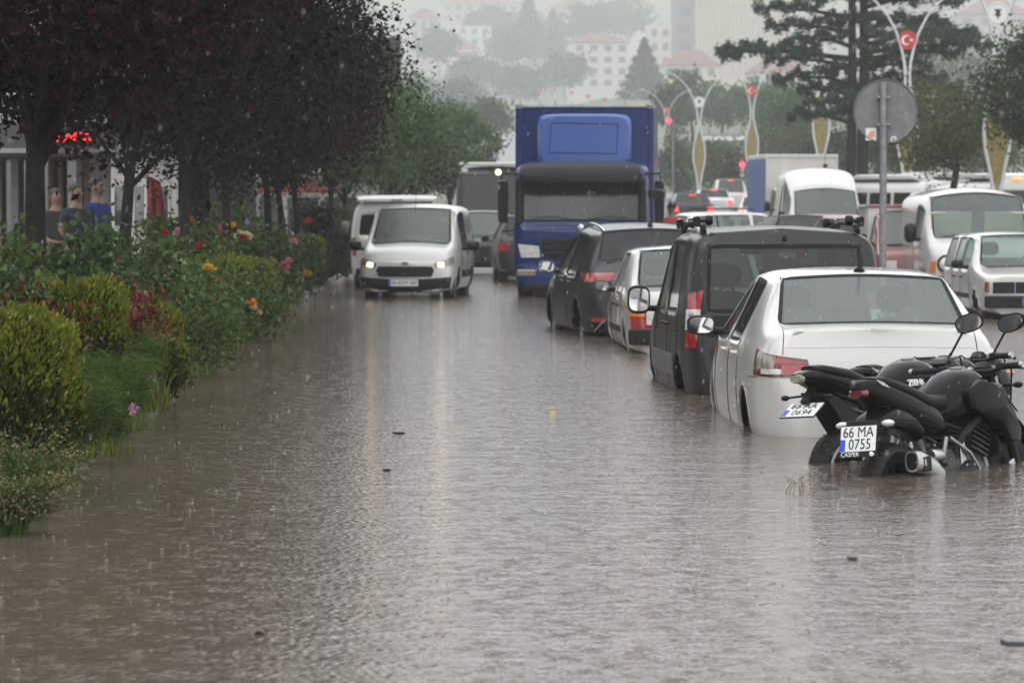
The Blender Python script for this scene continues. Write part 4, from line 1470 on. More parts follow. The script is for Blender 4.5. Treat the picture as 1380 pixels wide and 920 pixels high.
# ================================================================== TRUCKS, BUSES
def blue_truck():
    L = 8.3
    t = put_front('box_truck', 'blue box truck with black sun visor and light blue roof panel in the flood', 'truck', 1.22, 66.2, -3.2, L)
    bp_ = M['blue_paint']
    # cab: rounded body with a real windshield opening
    W = 1.22
    S = [sec(6.45, (.55, W - .03, 1.0), (W, 1.5), (W - .02, 2.35), (W - .10, 2.52), 2.56),
         sec(6.55, (.55, W, 1.0), (W, 1.5), (W - .02, 2.38), (W - .09, 2.56), 2.60),
         sec(6.95, (.55, W, 1.0), (W, 1.5), (W - .02, 2.38), (W - .09, 2.56), 2.60),
         sec(7.75, (.55, W, 1.0), (W, 1.5), (W - .03, 2.36), (W - .10, 2.54), 2.58),
         sec(8.06, (.45, W, 1.0), (W - .02, 1.48), (W - .06, 2.18), (W - .13, 2.30), 2.34, (.04, -.12, -.15, -.1)),
         sec(8.22, (.40, W - .05, .9), (W - .07, 1.34), (W - .12, 1.42), (W - .17, 1.46), 1.47, (.0, -.04, -.06, .02)),
         sec(8.28, (.38, W - .10, .8), (W - .12, 1.20), (W - .17, 1.28), (W - .24, 1.31), 1.32)]
    b = shell(t, S, bp_, [(2, 3, 4, 5, 'side_window', gd), (4, 5, 6, 7, 'windshield', glass_mat('truck_glass', (.35, .42, .40), 1.0, .03))], .02, .03, lvl=3, trim=.04, wheels=[(7.2, .5)], arch=.55)
    for x in (-1, 1):
        wheel(t, x * 1.02, 7.2, .48, .28, steel=True, rim_mat=M['dull_steel'], side=x)
        wheel(t, x * 1.0, 1.9, .48, .45, steel=True, rim_mat=M['dull_steel'], side=x)
        seat(t, x * .55, 7.1, 1.25, .5, .62)
    G().box((0, 7.95, 1.36), (2.1, .3, .16)).build('dashboard', M['interior'], t, bevel=.03)
    G().box((0, 6.62, 1.8), (2.2, .04, 1.3)).build('cab_back', M['interior'], t)
    # chassis and cargo box
    for x in (-.42, .42):
        G().box((x, 3.6, .80), (.08, 7.0, .22)).build('chassis_rail', M['satin_black'], t)
    G().box((0, 3.15, 2.31), (2.48, 6.3, 2.48)).build('cargo_box', bp_, t, bevel=.02)
    for x in (-1, 1):
        G().box((x * 1.22, 6.312, 2.31), (.10, .03, 2.46)).build('corner_post', M['blue_paint'], t, bevel=.012)
        G().box((x * 1.255, 6.26, 2.31), (.02, .09, 2.44)).build('corner_strip', M['galvanised'], t)
        G().box((x * 1.2, 6.30, 3.56), (.14, .08, .10)).build('corner_cap', M['dull_steel'], t, bevel=.02)
        G().box((x * 1.25, 3.15, 1.10), (.03, 6.26, .10)).build('side_rail', M['galvanised'], t)
        G().box((x * 1.15, 4.2, .72), (.04, 2.6, .40)).build('side_guard', M['galvanised'], t)
    G().box((0, 6.30, 3.57), (2.3, .06, .055)).build('top_rail', M['galvanised'], t, bevel=.01)
    # light blue wind deflector with its pressed rectangle
    dfl = G().loft([(6.33, 2.95, .87, .48, 9), (6.44, 2.95, .86, .475, 7), (6.50, 2.95, .81, .43, 6)], 40).build('wind_deflector', M['light_blue'], t, smooth=30)
    pts = [(x, 6.507, z) for x, z in ((-.62, 3.24), (.60, 3.26), (.64, 2.72), (-.60, 2.70), (-.62, 3.24))]
    G().tube(pts, .012, 6, cap=False).build('pressed_groove', M['blue_paint'], dfl)
    # visor above the windshield
    vs = G()
    vs.loft([(7.80, 2.40, 1.06, .12, 6), (8.10, 2.38, 1.09, .11, 6), (8.36, 2.26, 1.09, .10, 6), (8.40, 2.22, 1.05, .06, 6)], 28)
    vs.build('sun_visor', M['satin_black'], t, smooth=40)
    for sx in (-1, 1):
        G().box((sx * 1.10, 8.10, 1.82), (.13, .16, .82), rot=(R(8), 0, 0)).build('pillar_cover', M['satin_black'], t, bevel=.04)
        hl = P2(b, diag(sx, True, .3)(8.3), [(sx * 1.12, 1.06), (sx * 1.06, .82)], [(sx * .74, 1.02), (sx * .72, .82)], 'headlight', M['clear_lens'], t, nx=8, off=.02)
        G().box((sx * .96, 8.40, .545), (.34, .05, .12)).build('fog_lamp', M['smoke_lens'], t, bevel=.02)
        mr = G().loft([(7.92, 1.82, .085, .36, 6, sx * 1.40), (7.98, 1.82, .095, .39, 6, sx * 1.40), (8.12, 1.82, .085, .36, 5, sx * 1.40)], 20).build('door_mirror', M['satin_black'], t, smooth=40)
        G().tube([(sx * 1.14, 8.0, 2.30), (sx * 1.42, 8.05, 2.32), (sx * 1.42, 8.05, 2.2)], .018, 6).tube([(sx * 1.14, 8.0, 1.30), (sx * 1.42, 8.05, 1.28)], .018, 6).build('mirror_arm', M['satin_black'], mr)
        G().tube([(sx * .05, 8.36, 1.48), (sx * .5, 8.33, 1.55), (sx * .85, 8.30, 1.52)], .014, 6).build('wiper', M['black_plastic'], t)
        seam(b, FRONT, [(sx * .9, 1.30), (sx * .4, 1.24), (0, 1.22)], t, wd=.012)
    for z in (1.10, .99, .88):
        G().loft([(8.30, z, .66, .035, 5), (8.345, z, .64, .028, 5)], 20).build('grille_slat', M['black_plastic'], t, smooth=40)
    G().box((0, 8.28, .98), (1.36, .06, .36)).build('grille_panel', M['black_plastic'], t, bevel=.02)
    G().loft([(8.1, .50, 1.16, .24, 8), (8.33, .50, 1.14, .23, 7), (8.40, .50, 1.05, .19, 6)], 30).build('bumper', bp_, t, smooth=40)
    G().box((0, 8.40, .30), (2.0, .05, .10)).build('bumper_lip', M['black_plastic'], t, bevel=.02)
    G().lathe([(0, .02), (.055, .016), (.065, 0), (0, 0)], (0, 8.30, 1.36), 'Y', 20).build('badge', M['chrome'], t, smooth=40)
    plate(t, (0, 8.42, .50), .52, .115, '66 LB 105', rot=(R(90), 0, R(180)))
    G().tube([(-1.35, 8.05, 2.12), (-1.5, 8.25, 2.0), (-1.45, 8.35, 1.95)], .012, 6).build('front_mirror_arm', M['satin_black'], t)
    G().loft([(8.28, 1.95, .16, .10, 4, -1.36), (8.40, 1.93, .14, .08, 3, -1.36)], 14).build('front_mirror', M['satin_black'], t, smooth=50)


blue_truck()


def bus():
    L = 9.5
    t = put_front('bus', 'dark fronted bus with a white roof line and lit marker lamp behind the truck', 'bus', -.55, 116, -1, L, z=.15)
    W = 1.22
    S = [sec(.02, (.35, W - .05, .8), (W - .02, 1.4), (W - .06, 2.5), (W - .16, 2.85), 2.9),
         sec(.2, (.35, W, .8), (W, 1.4), (W - .04, 2.6), (W - .14, 2.9), 2.95),
         sec(5, (.35, W, .8), (W, 1.4), (W - .04, 2.6), (W - .14, 2.9), 2.95),
         sec(5.2, (.35, W, .8), (W, 1.4), (W - .04, 2.6), (W - .14, 2.9), 2.95),
         sec(9.0, (.35, W, .8), (W, 1.4), (W - .04, 2.6), (W - .14, 2.86), 2.92),
         sec(9.35, (.35, W - .03, .8), (W - .03, 1.25), (W - .08, 2.5), (W - .16, 2.62), 2.66, (0, -.1, -.12, -.05)),
         sec(9.46, (.38, W - .10, .8), (W - .1, 1.2), (W - .14, 1.26), (W - .2, 1.3), 1.31)]
    b = shell(t, S, M['black_paint'], [(1, 2, 4, 5, 'side_window', gd), (3, 4, 4, 5, 'side_window', gd), (5, 6, 6, 7, 'windshield', gd)], .02, .03, lvl=2, trim=.04)
    for x in (-1, 1):
        wheel(t, x * 1.05, 7.2, .46, .28, steel=True, rim_mat=M['dull_steel'], side=x)
        wheel(t, x * 1.05, 2.0, .46, .28, steel=True, rim_mat=M['dull_steel'], side=x)
        P2(b, FRONT, [(x * 1.0, .95), (x * 1.0, .75)], [(x * .65, .95), (x * .65, .75)], 'headlight', M['clear_lens'], t, nx=4)
        mr = G().loft([(9.55, 1.95, .12, .22, 4, x * 1.38), (9.62, 1.95, .13, .24, 4, x * 1.38), (9.72, 1.95, .1, .2, 4, x * 1.38)], 16).build('door_mirror', M['satin_black'], t, smooth=40)
        G().tube([(x * 1.1, 9.4, 2.4), (x * 1.35, 9.62, 2.45), (x * 1.38, 9.63, 2.15)], .02, 6).build('mirror_arm', M['satin_black'], mr)
        G().box((x * .95, 9.38, 2.62), (.22, .05, .11)).build('marker_lamp', M['clear_lens'], t, bevel=.02)
    G().box((0, 9.25, 2.84), (2.2, .5, .10)).build('roof_edge', M['white_paint'], t, bevel=.03)
    G().lathe([(0, .03), (.075, .025), (.085, 0), (0, 0)], (-.12, 9.40, 2.58), 'Y', 18).build('lit_lamp', M['lamp_white_on'], t, smooth=60)
    G().box((.55, 9.34, 2.56), (.8, .04, .12)).build('destination_board', M['grey_plastic'], t)
    G().box((0, 9.52, .55), (2.2, .1, .3)).build('bumper', M['black_plastic'], t, bevel=.04)



bus()


def small_truck(name, label, px, d, z, yaw, cab, side_m, front_m, H=2.9, L=5.6, W=1.0):
    x = (px - 690) / F * d
    t = put_front(name, label, 'truck', x, d, yaw, L, z=z)
    G().box((0, 1.9, .85 + (H - .85) / 2), (W * 2.1, 3.8, H - .85)).build('cargo_box', front_m, t, bevel=.02)
    for sx in (-1, 1):
        G().box((sx * (W * 1.05 + .012), 1.9, .9 + (H - .95) / 2), (.02, 3.72, H - 1.1)).build('side_panel', side_m, t)
        wheel(t, sx * (W - .12), .9, .36, .24, steel=True, rim_mat=M['dull_steel'], side=sx)
        wheel(t, sx * (W - .12), L - .9, .36, .22, steel=True, rim_mat=M['dull_steel'], side=sx)
    G().box((0, 3.81, H - .05), (W * 2.1, .03, .08)).build('top_rail', M['white_paint'], t)
    S = [sec(3.9, (.5, W - .03, .9), (W - .02, 1.2), (W - .1, 1.95), (W - .18, 2.1), 2.13),
         sec(4.05, (.5, W, .9), (W, 1.2), (W - .09, 1.98), (W - .17, 2.12), 2.15),
         sec(4.9, (.5, W, .9), (W, 1.2), (W - .1, 1.95), (W - .18, 2.08), 2.12),
         sec(5.3, (.45, W - .02, .9), (W - .02, 1.18), (W - .09, 1.25), (W - .16, 1.27), 1.3),
         sec(5.55, (.42, W - .1, .8), (W - .1, 1.0), (W - .2, 1.08), (W - .3, 1.1), 1.12)]
    b = shell(t, S, cab, [(1, 2, 4, 5, 'side_window', gd), (2, 3, 6, 7, 'windshield', gl)], .02, .04, lvl=2, trim=.03)
    for sx in (-1, 1):
        P2(b, FRONT, [(sx * .86, .86), (sx * .86, .66)], [(sx * .55, .86), (sx * .55, .66)], 'headlight', M['clear_lens'], t, nx=4)
        mirror(t, b, sx, 4.95, 1.5, W + .16, (.16, .28), M['black_plastic'], dpt=.1)
    G().box((0, 5.6, .5), (1.9, .1, .2)).build('bumper', M['black_plastic'], t, bevel=.03)
    G().box((0, 3.0, .62), (.8, 5.2, .2)).build('chassis', M['satin_black'], t)
    return t


small_truck('box_truck', 'white box truck with a blue side panel behind the tall white van', 1093, 105, .15, 4, M['white_paint'], mat('sign_blue', (.05, .09, .22), .6, var=.2), M['white_dirty'], 3.0)


def flatbed():
    """maroon pickup with a pale drop side, behind the round sign"""
    d = 68
    x = (1215 - 690) / F * d
    t = thing('pickup_truck', 'maroon roofed pickup with a tall pale side panel behind the round sign post', 'truck', (x, d, gz(d)), R(178))
    G().box((0, 1.3, 1.18), (1.55, 2.5, 1.06)).build('load_box', mat('pale_panel', (.52, .52, .50), .6, var=.12, scale=4), t, bevel=.015)
    for y in (.08, .88, 1.68, 2.48):
        for sx in (-1, 1):
            G().box((sx * .79, y, 1.18), (.03, .05, 1.08)).build('stake', M['galvanised'], t)
    G().box((0, 1.3, 1.74), (1.62, 2.56, .05)).build('load_rim', M['maroon_paint'], t, bevel=.01)
    S = [sec(2.6, (.4, .74, .7), (.76, 1.0), (.66, 1.55), (.58, 1.66), 1.69),
         sec(2.72, (.4, .78, .7), (.78, 1.0), (.67, 1.56), (.59, 1.67), 1.70),
         sec(3.5, (.4, .78, .7), (.78, 1.0), (.66, 1.54), (.58, 1.65), 1.68),
         sec(3.95, (.4, .78, .7), (.77, .98), (.70, 1.03), (.6, 1.05), 1.08),
         sec(4.5, (.4, .74, .7), (.70, .86), (.6, .92), (.5, .94), .95)]
    b = shell(t, S, M['maroon_paint'], [(1, 2, 4, 5, 'side_window', gd), (2, 3, 6, 7, 'windshield', gl)], .02, .05, lvl=2, trim=.03)
    for sx in (-1, 1):
        wheel(t, sx * .68, .8, .33, .2, steel=True, rim_mat=M['dull_steel'], side=sx)
        wheel(t, sx * .68, 3.75, .33, .2, steel=True, rim_mat=M['dull_steel'], side=sx)
        P2(b, FRONT, [(sx * .64, .80), (sx * .64, .64)], [(sx * .40, .80), (sx * .40, .64)], 'headlight', M['clear_lens'], t, nx=4)
        mirror(t, b, sx, 3.55, 1.15, .92, (.15, .2), M['black_plastic'])
    G().box((0, 4.58, .48), (1.5, .08, .18)).build('bumper', M['black_plastic'], t, bevel=.02)


flatbed()


def minibus(px, d, z, yaw, label, lit=False, py_top=None):
    x = (px - 690) / F * d
    t = thing('minibus', label, 'minibus', (x, d, z), R(yaw))
    b = panel_van(t, M['white_paint'], 2.35, 1.0, 5.4, old=False)
    G().loft([(.4, 2.36, .70, .06, 5), (.6, 2.40, .74, .09, 5), (2.2, 2.40, .74, .09, 5), (2.5, 2.36, .68, .05, 5)], 20).build('roof_unit', M['white_paint'], t, smooth=40)
    for sx in (-1, 1):
        sv = LEFT if sx < 0 else RIGHT
        for k in range(3):
            y = .35 + k * .75
            P2(b, sv, [(y, 1.95), (y, 1.25)], [(y + .66, 1.95), (y + .66, 1.25)], 'side_window', M['gloss_black'], t, nx=3, off=.005)
    if lit:
        G().box((0, .06, 2.33), (.30, .05, .07)).build('roof_lamp', M['amber_on'], t)


minibus(1264, 108, .1, 62, 'white minibus parked sideways behind the leaning tree trunk')
minibus(1322, 112, .2, 75, 'white minibus with a raised roof unit between lamp post and leaning tree')
minibus(1372, 104, .1, 20, 'white minibus with a small amber roof lamp right of the lamp post', True)


# ================================================================== MOTORCYCLES
# local: +Y forward, rear axle at y = 0, x right, z = 0 at the tyre contact
def bike_wheel(parent, y, r, wd, disc=True, stripe=None, spokes=5):
    e = bpy.data.objects.new('wheel', None)
    COL.objects.link(e)
    e.parent = parent
    e.location = (0, y, r)
    prof = [(r - .105, -wd * .36), (r - .06, -wd * .5), (r - .022, -wd * .38), (r, 0), (r - .022, wd * .38), (r - .06, wd * .5), (r - .105, wd * .36), (r - .105, -wd * .36)]
    G().lathe(prof, n=56).build('tyre', M['tyre'], e, smooth=50)
    tr = G()
    for k in range(40):                     # tread blocks
        a = 2 * math.pi * k / 40
        for s in (-1, 1):
            rr = r - .0155
            tr.box((s * wd * .24, math.cos(a) * rr, math.sin(a) * rr), (wd * .30, .013, .004), rot=(a - math.pi / 2, 0, s * .5))
    tr.build('tread', M['rubber'], e)['kind'] = 'stuff'
    g = G().lathe([(r - .13, -wd * .36), (r - .10, -wd * .40), (r - .10, wd * .40), (r - .13, wd * .36), (r - .13, -wd * .36)], n=48)
    for k in range(spokes):
        a = 2 * math.pi * k / spokes + .3
        rm = (r - .12) / 2 + .02
        for da in (-.16, .16):
            g.box((0, math.cos(a + da) * rm, math.sin(a + da) * rm), (.035, .024, r - .14), rot=(a - math.pi / 2 - da * .6, 0, 0))
    g.lathe([(0, -.07), (.045, -.07), (.045, .07), (0, .07)], n=20)
    g.build('rim', M['satin_black'], e, smooth=40)
    if stripe:
        for s in (-1, 1):
            G().lathe([(r - .108, s * (wd * .40 + .003)), (r - .082, s * (wd * .44 + .003)), (r - .082, s * (wd * .43)), (r - .108, s * (wd * .38))], n=48).build('rim_stripe', stripe, e, smooth=60)
    if disc:
        d = G().lathe([(.065, wd * .5 + .02), (.115, wd * .5 + .02), (.115, wd * .5 + .025), (.065, wd * .5 + .025), (.065, wd * .5 + .02)], n=30)
        d.build('brake_disc', M['dull_steel'], e, smooth=30)
    return e


def motorcycle(label, px, py, d, head, lean, depth, style):
    x = (px - 690) / F * d
    t = thing('motorcycle', label, 'motorcycle', (x, d, -depth), group='motorcycles parked in the flood', rot=(0, R(lean), R(-head)))
    t.rotation_mode = 'XYZ'
    gb, sb, bpz = M['gloss_black'], M['satin_black'], M['black_plastic']
    wb = 1.36
    white = mat('rim_white', (.62, .62, .62), .4) if 'rim_white' not in bpy.data.materials else bpy.data.materials['rim_white']
    bike_wheel(t, 0, .31, .15, stripe=white if style == 'tail' else None)
    bike_wheel(t, wb, .305, .11)
    for s in (-1, 1):
        G().tube([(s * .115, 0, .31), (s * .11, .22, .36), (s * .09, .47, .40)], [.026, .034, .03], 10).build('swingarm', sb, t, smooth=50)
        # fork leg: stanchion in the yoke, dark lower leg
        fk = G().tube([(s * .095, wb, .31), (s * .095, wb - .115, .66)], [.03, .028], 12).build('fork_leg', sb, t, smooth=50)
        G().tube([(s * .095, wb - .11, .64), (s * .095, wb - .235, .98)], .021, 12).build('stanchion', M['alloy'], fk, smooth=50)
        G().box((s * .105, wb + .005, .35), (.03, .05, .10)).build('reflector', M['amber_lens'], fk, bevel=.005)
        G().tube([(s * .16, .60, .38), (s * .25, .60, .37)], .014, 8).build('foot_peg', bpz, t, smooth=50)
        G().tube([(s * .14, .28, .47), (s * .23, .27, .46)], .012, 8).build('foot_peg', bpz, t, smooth=50)
        # silver rear-set bracket
        G().prism([(0, 0), (.05, .02), (.06, .20), (.03, .26), (-.01, .22)], .012, (s * .155, .56, .34), (0, 1, 0), (0, 0, 1), (s, 0, 0)).build('peg_bracket', M['alloy'], t, bevel=.004)
    # engine: crankcase, clutch cover, finned cylinder, exhaust
    G().loft([(.42, .40, .12, .13, 3.5), (.50, .40, .16, .17, 3.2), (.70, .38, .17, .17, 3.2), (.88, .36, .14, .13, 3)], 20).build('engine', M['engine_metal'], t, smooth=45)
    G().lathe([(0, .20), (.08, .195), (.105, .17), (.11, .12), (0, .12)], (0, .62, .37), 'X', 24).build('clutch_cover', M['satin_black'], t, smooth=40)
    fin = G()
    for k in range(6):
        fin.box((0, .86 + k * .012, .52 + k * .03), (.24, .20, .012), rot=(R(-20), 0, 0))
    fin.box((0, .88, .58), (.18, .15, .2), rot=(R(-20), 0, 0))
    fin.build('cylinder', M['engine_metal'], t)
    G().box((0, 1.04, .62), (.30, .05, .26), rot=(R(12), 0, 0)).build('radiator', M['satin_black'], t, bevel=.01)
    G().tube([(.06, .98, .50), (.07, 1.04, .34), (.08, .90, .22), (.10, .60, .22), (.12, .42, .27)], .022, 10).build('exhaust_pipe', M['dull_steel'], t, smooth=60)
    # frame and subframe tubes
    fr = G()
    for s in (-1, 1):
        fr.tube([(s * .07, wb - .26, .92), (s * .15, .95, .78), (s * .15, .60, .62), (s * .12, .48, .42)], .026, 8)
        fr.tube([(s * .13, .62, .66), (s * .11, .20, .76), (s * .07, -.12, .84)], .014, 8)
    fr.build('frame', sb, t, smooth=60)
    G().tube([(0, .40, .46), (0, .30, .70)], .035, 10).build('shock_absorber', M['dull_steel'], t, smooth=50)
    if style != 'tail':
        mf = G().loft([(-.06, .50, .046, .062, 2.6, .19), (.0, .49, .056, .074, 2.6, .19), (.16, .44, .056, .074, 2.6, .185), (.27, .40, .042, .054, 2.6, .175)], 20).build('muffler', M['alloy'], t, smooth=45)
        G().loft([(-.064, .50, .036, .050, 2.6, .19), (-.056, .50, .038, .052, 2.6, .19)], 20).build('outlet', M['satin_black'], mf, smooth=45)
        G().box((.235, .03, .48), (.02, .10, .09)).build('heat_shield', M['satin_black'], mf, bevel=.01)
        G().tube([(.17, .26, .405), (.13, .40, .30)], .024, 10).build('link_pipe', M['dull_steel'], mf, smooth=60)
        G().lathe([(0, -.012), (.035, -.012), (.04, 0), (.04, .09), (.035, .10), (0, .10)], (.17, .20, .52), 'Y', 16).build('reservoir', M['alloy'], t, smooth=50)
    # tank with shoulders and side shrouds
    tk = G().loft([(.50, .84, .09, .07, 2.6), (.56, .87, .125, .11, 2.6), (.70, .92, .165, .15, 2.5), (.84, .94, .185, .16, 2.5), (.97, .92, .175, .15, 2.4), (1.06, .88, .12, .11, 2.3), (1.10, .86, .07, .07, 2.2)], 28)
    tank = tk.build('fuel_tank', gb, t, smooth=60)
    tank.location.z = -.07
    tank.scale = (.96, 1, 1)
    G().lathe([(0, 1.106), (.045, 1.104), (.052, 1.096), (.052, 1.085), (0, 1.085)], (0, .86, 0), 'Z', 20).build('filler_cap', M['dull_steel'], tank, smooth=40)
    for s in (-1, 1):
        sh = G()
        ol = [(.66, .96), (.80, 1.02), (.98, .98), (1.12, .86), (1.24, .70), (1.22, .62), (1.08, .62), (.96, .74), (.80, .80), (.68, .84)]
        V, n = [], len(ol)
        if style == 'tail':
            ol = [(yy + .17, zz - .01) for yy, zz in ol]
        for (yy, zz) in ol:
            k = 1 - abs(yy - .98) / .42
            V.append((s * (.185 + .055 * k), yy, zz))
        V.append((s * .265, .96 + (.17 if style == 'tail' else 0), .84))
        c = len(V) - 1
        for (yy, zz) in ol:
            V.append((s * .13, yy, zz))
        Fc = [(i, (i + 1) % n, c) for i in range(n)] + [(i, i + n + 1, (i + 1) % n + n + 1, (i + 1) % n) for i in range(n)]
        o = mk('tank_shroud', V, Fc, gb, t, 50)
        o.location.z = -.07
        md = o.modifiers.new('bevel', 'BEVEL')
        md.width = .02
        md.segments = 3
        md.limit_method = 'ANGLE'
        md.angle_limit = R(25)
    # seat, tail, light, mudguard
    if style == 'tail':
        G().loft([(-.30, 1.00, .05, .02, 3), (-.22, .99, .10, .035, 3), (.02, .95, .12, .045, 3), (.28, .86, .14, .05, 3), (.52, .83, .12, .05, 3), (.58, .85, .09, .05, 3)], 20).build('seat', sb, t, smooth=60)
        tl = G().loft([(-.42, .955, .045, .022, 3), (-.36, .955, .07, .04, 3), (-.20, .93, .095, .07, 3), (.05, .88, .12, .09, 3), (.34, .80, .13, .09, 3), (.5, .76, .10, .07, 3)], 20).build('tail_fairing', gb, t, smooth=60)
        G().loft([(-.44, .945, .04, .022, 3), (-.41, .945, .05, .03, 3)], 14).build('tail_light', M['smoke_lens'], tl, smooth=50)
        G().prism([(-.30, .86), (-.10, .83), (.16, .70), (.24, .56), (.14, .48), (-.02, .60), (-.20, .78)], .16, (-.08, 0, 0), (0, 1, 0), (0, 0, 1), (1, 0, 0)).build('inner_mudguard', bpz, t, bevel=.015)
        hld = G().box((0, -.31, .84), (.05, .14, .03), rot=(R(40), 0, 0)).build('plate_holder', bpz, t, bevel=.006)
        plate(t, (0, -.385, .755), .24, .15, '', rot=(R(30), 0, 0), two=('66 AA', '0694'), size=.082)
        for s in (-1, 1):
            G().tube([(s * .02, -.30, .84), (s * .15, -.32, .83)], .008, 6).ball((s * .16, -.325, .83), (.03, .022, .018), 10, 6).build('indicator', bpz, t, smooth=60)
    else:
        G().loft([(-.20, .985, .06, .02, 3), (-.12, .975, .10, .035, 3), (.10, .91, .13, .045, 3), (.30, .84, .15, .05, 3), (.50, .82, .13, .05, 3), (.57, .84, .09, .05, 3)], 20).build('seat', sb, t, smooth=60)
        tl = G().loft([(-.30, .945, .045, .022, 3.4), (-.26, .945, .075, .05, 3.4), (-.10, .90, .105, .085, 3.2), (.12, .82, .135, .10, 3), (.36, .74, .15, .10, 3), (.5, .70, .12, .08, 3)], 20).build('tail_fairing', gb, t, smooth=60)
        G().loft([(-.318, .915, .045, .018, 3), (-.285, .915, .07, .026, 3)], 14).build('tail_light', M['dark_red_lens'], tl, smooth=50)
        for s in (-1, 1):
            for q in range(3):
                G().box((s * .088 * (1 + .06 * q), -.17 + q * .012, .975 - q * .012), (.006, .09, .004), rot=(R(-14), 0, 0)).build('decal_line', M['white_print'], tl)
        # rear hugger and plate bracket
        hg = G().loft([(-.27, .66, .08, .035, 3), (-.22, .72, .11, .05, 3), (-.06, .76, .12, .07, 3), (.15, .74, .12, .08, 3), (.26, .68, .10, .07, 3)], 18).build('mudguard', gb, t, smooth=60)
        G().box((0, -.29, .66), (.20, .03, .20), rot=(R(-12), 0, 0)).build('plate_bracket', bpz, t, bevel=.008)
        e = plate(t, (0, -.325, .655), .24, .15, '', rot=(R(76), 0, 0), two=('66 MA', '0755'), size=.088)
        if style == 'front':
            G().box((0, -.093, -.004), (.262, .034, .008)).build('plate_frame', bpz, e)
            text_obj('lettering', 'CASPER', .036, M['white_print'], e, (-.05, -.093, .002), (0, 0, 0), 1.0, .001)
            bl = G().ball((.095, -.092, .002), (.014, .014, .003), 8, 4).box((.105, -.098, .002), (.02, .012, .004), rot=(0, 0, .6)).build('plate_mark', M['white_print'], e, smooth=60)
        for s in (-1, 1):
            iv = G().ball((s * .155, -.24, .735), (.045, .028, .022), 12, 7).build('indicator', M['clear_lens'], t, smooth=60)
            G().tube([(s * .05, -.20, .74), (s * .12, -.235, .735)], .010, 6).build('stalk', bpz, iv, smooth=60)
    if style == 'logo' or style == 'tail':
        for s in (1,):
            text_obj('lettering', '250NK', .062, M['white_print'], tank, (s * .168, .68, .945), (R(72), 0, R(88)), 1.0, .006)
    # front: yokes, bars, grips, levers, clocks, headlight, mirrors, mudguard
    yk = (wb - .235, .98)
    G().box((0, wb - .22, .985), (.25, .09, .035), rot=(R(20), 0, 0)).build('top_yoke', sb, t, bevel=.01)
    hb = G().tube([(-.36, .98, 1.085), (-.24, 1.03, 1.085), (-.11, 1.10, 1.06), (.11, 1.10, 1.06), (.24, 1.03, 1.085), (.36, .98, 1.085)], .014, 10).build('handlebar', sb, t, smooth=60)
    for s in (-1, 1):
        G().tube([(s * .25, 1.027, 1.085), (s * .385, .968, 1.085)], [.018, .019], 12).build('grip', M['rubber'], hb, smooth=60)
        G().lathe([(0, 0), (.02, .0), (.02, .02), (0, .02)], (s * .385 - .01, .968, 1.085), 'X', 12).build('bar_end', M['alloy'], hb, smooth=40)
        G().tube([(s * .20, 1.09, 1.075), (s * .28, 1.085, 1.07), (s * .37, 1.03, 1.065)], [.010, .007, .008], 8).ball((s * .375, 1.025, 1.065), .012, 8, 6).build('lever', M['alloy'] if s < 0 else bpz, hb, smooth=60)
        G().box((s * .20, 1.05, 1.085), (.06, .05, .045)).build('switch_block', bpz, hb, bevel=.01)
        if s < 0 or style == 'front':
            continue
        ms = G().tube([(s * .19, 1.06, 1.10), (s * .26, 1.06, 1.20), (s * .33, 1.03, 1.27)], .008, 8)
        mo = ms.build('mirror', bpz, t, smooth=60)
        h = G().loft([(-.016, 0, .085, .05, 2.6), (-.010, 0, .10, .06, 2.6), (.02, 0, .075, .045, 2.4)], 20).build('mirror_housing', gb, mo, smooth=60)
        h.location = (s * .37, 1.02, 1.30)
        h.rotation_euler = (R(8), R(-s * 14), R(s * 6))
        h2 = G().loft([(-.0190, 0, .088, .052, 2.6), (-.0165, 0, .088, .052, 2.6)], 20).build('mirror_glass', M['mirror'], mo)
        h2.location, h2.rotation_euler = h.location, h.rotation_euler
    for s in (-1, 1):
        G().tube([(s * .06, 1.24, .90), (s * .20, 1.22, .90)], .008, 6).ball((s * .21, 1.22, .90), (.035, .025, .02), 10, 6).build('indicator', M['amber_lens'] if style == 'far' else bpz, t, smooth=60)
    G().loft([(1.12, 1.07, .04, .02, 3), (1.17, 1.09, .055, .032, 3), (1.22, 1.08, .04, .02, 3)], 14).build('instrument', bpz, t, smooth=50)
    for c_ in list(t.children):
        if c_.name.split('.')[0] in ('handlebar', 'mirror', 'instrument'):
            c_.location.z -= .15 if style == 'tail' and not c_.name.startswith('mirror') else .065
    hd = G().loft([(1.16, .90, .10, .09, 2.8), (1.26, .92, .115, .11, 2.8), (1.34, .91, .10, .095, 2.6)], 20).build('headlight', gb, t, smooth=50)
    G().loft([(1.338, .91, .085, .08, 2.6), (1.352, .91, .075, .07, 2.6)], 20).build('lens', M['clear_lens'], hd, smooth=50)
    mg = G()
    V, Fc = [], []
    na = 12
    for k in range(na + 1):
        a = R(-5) + R(150) * k / na
        for s in (-1, -.7, 0, .7, 1):
            rr = .345 - .03 * abs(s) ** 2
            V.append((s * .068, wb + rr * math.cos(a), .305 + rr * math.sin(a)))
    for k in range(na):
        for q in range(4):
            Fc.append((k * 5 + q, k * 5 + q + 1, (k + 1) * 5 + q + 1, (k + 1) * 5 + q))
    o = mk('mudguard', V, Fc, gb, t, 60)
    so = o.modifiers.new('thick', 'SOLIDIFY')
    so.thickness = .006
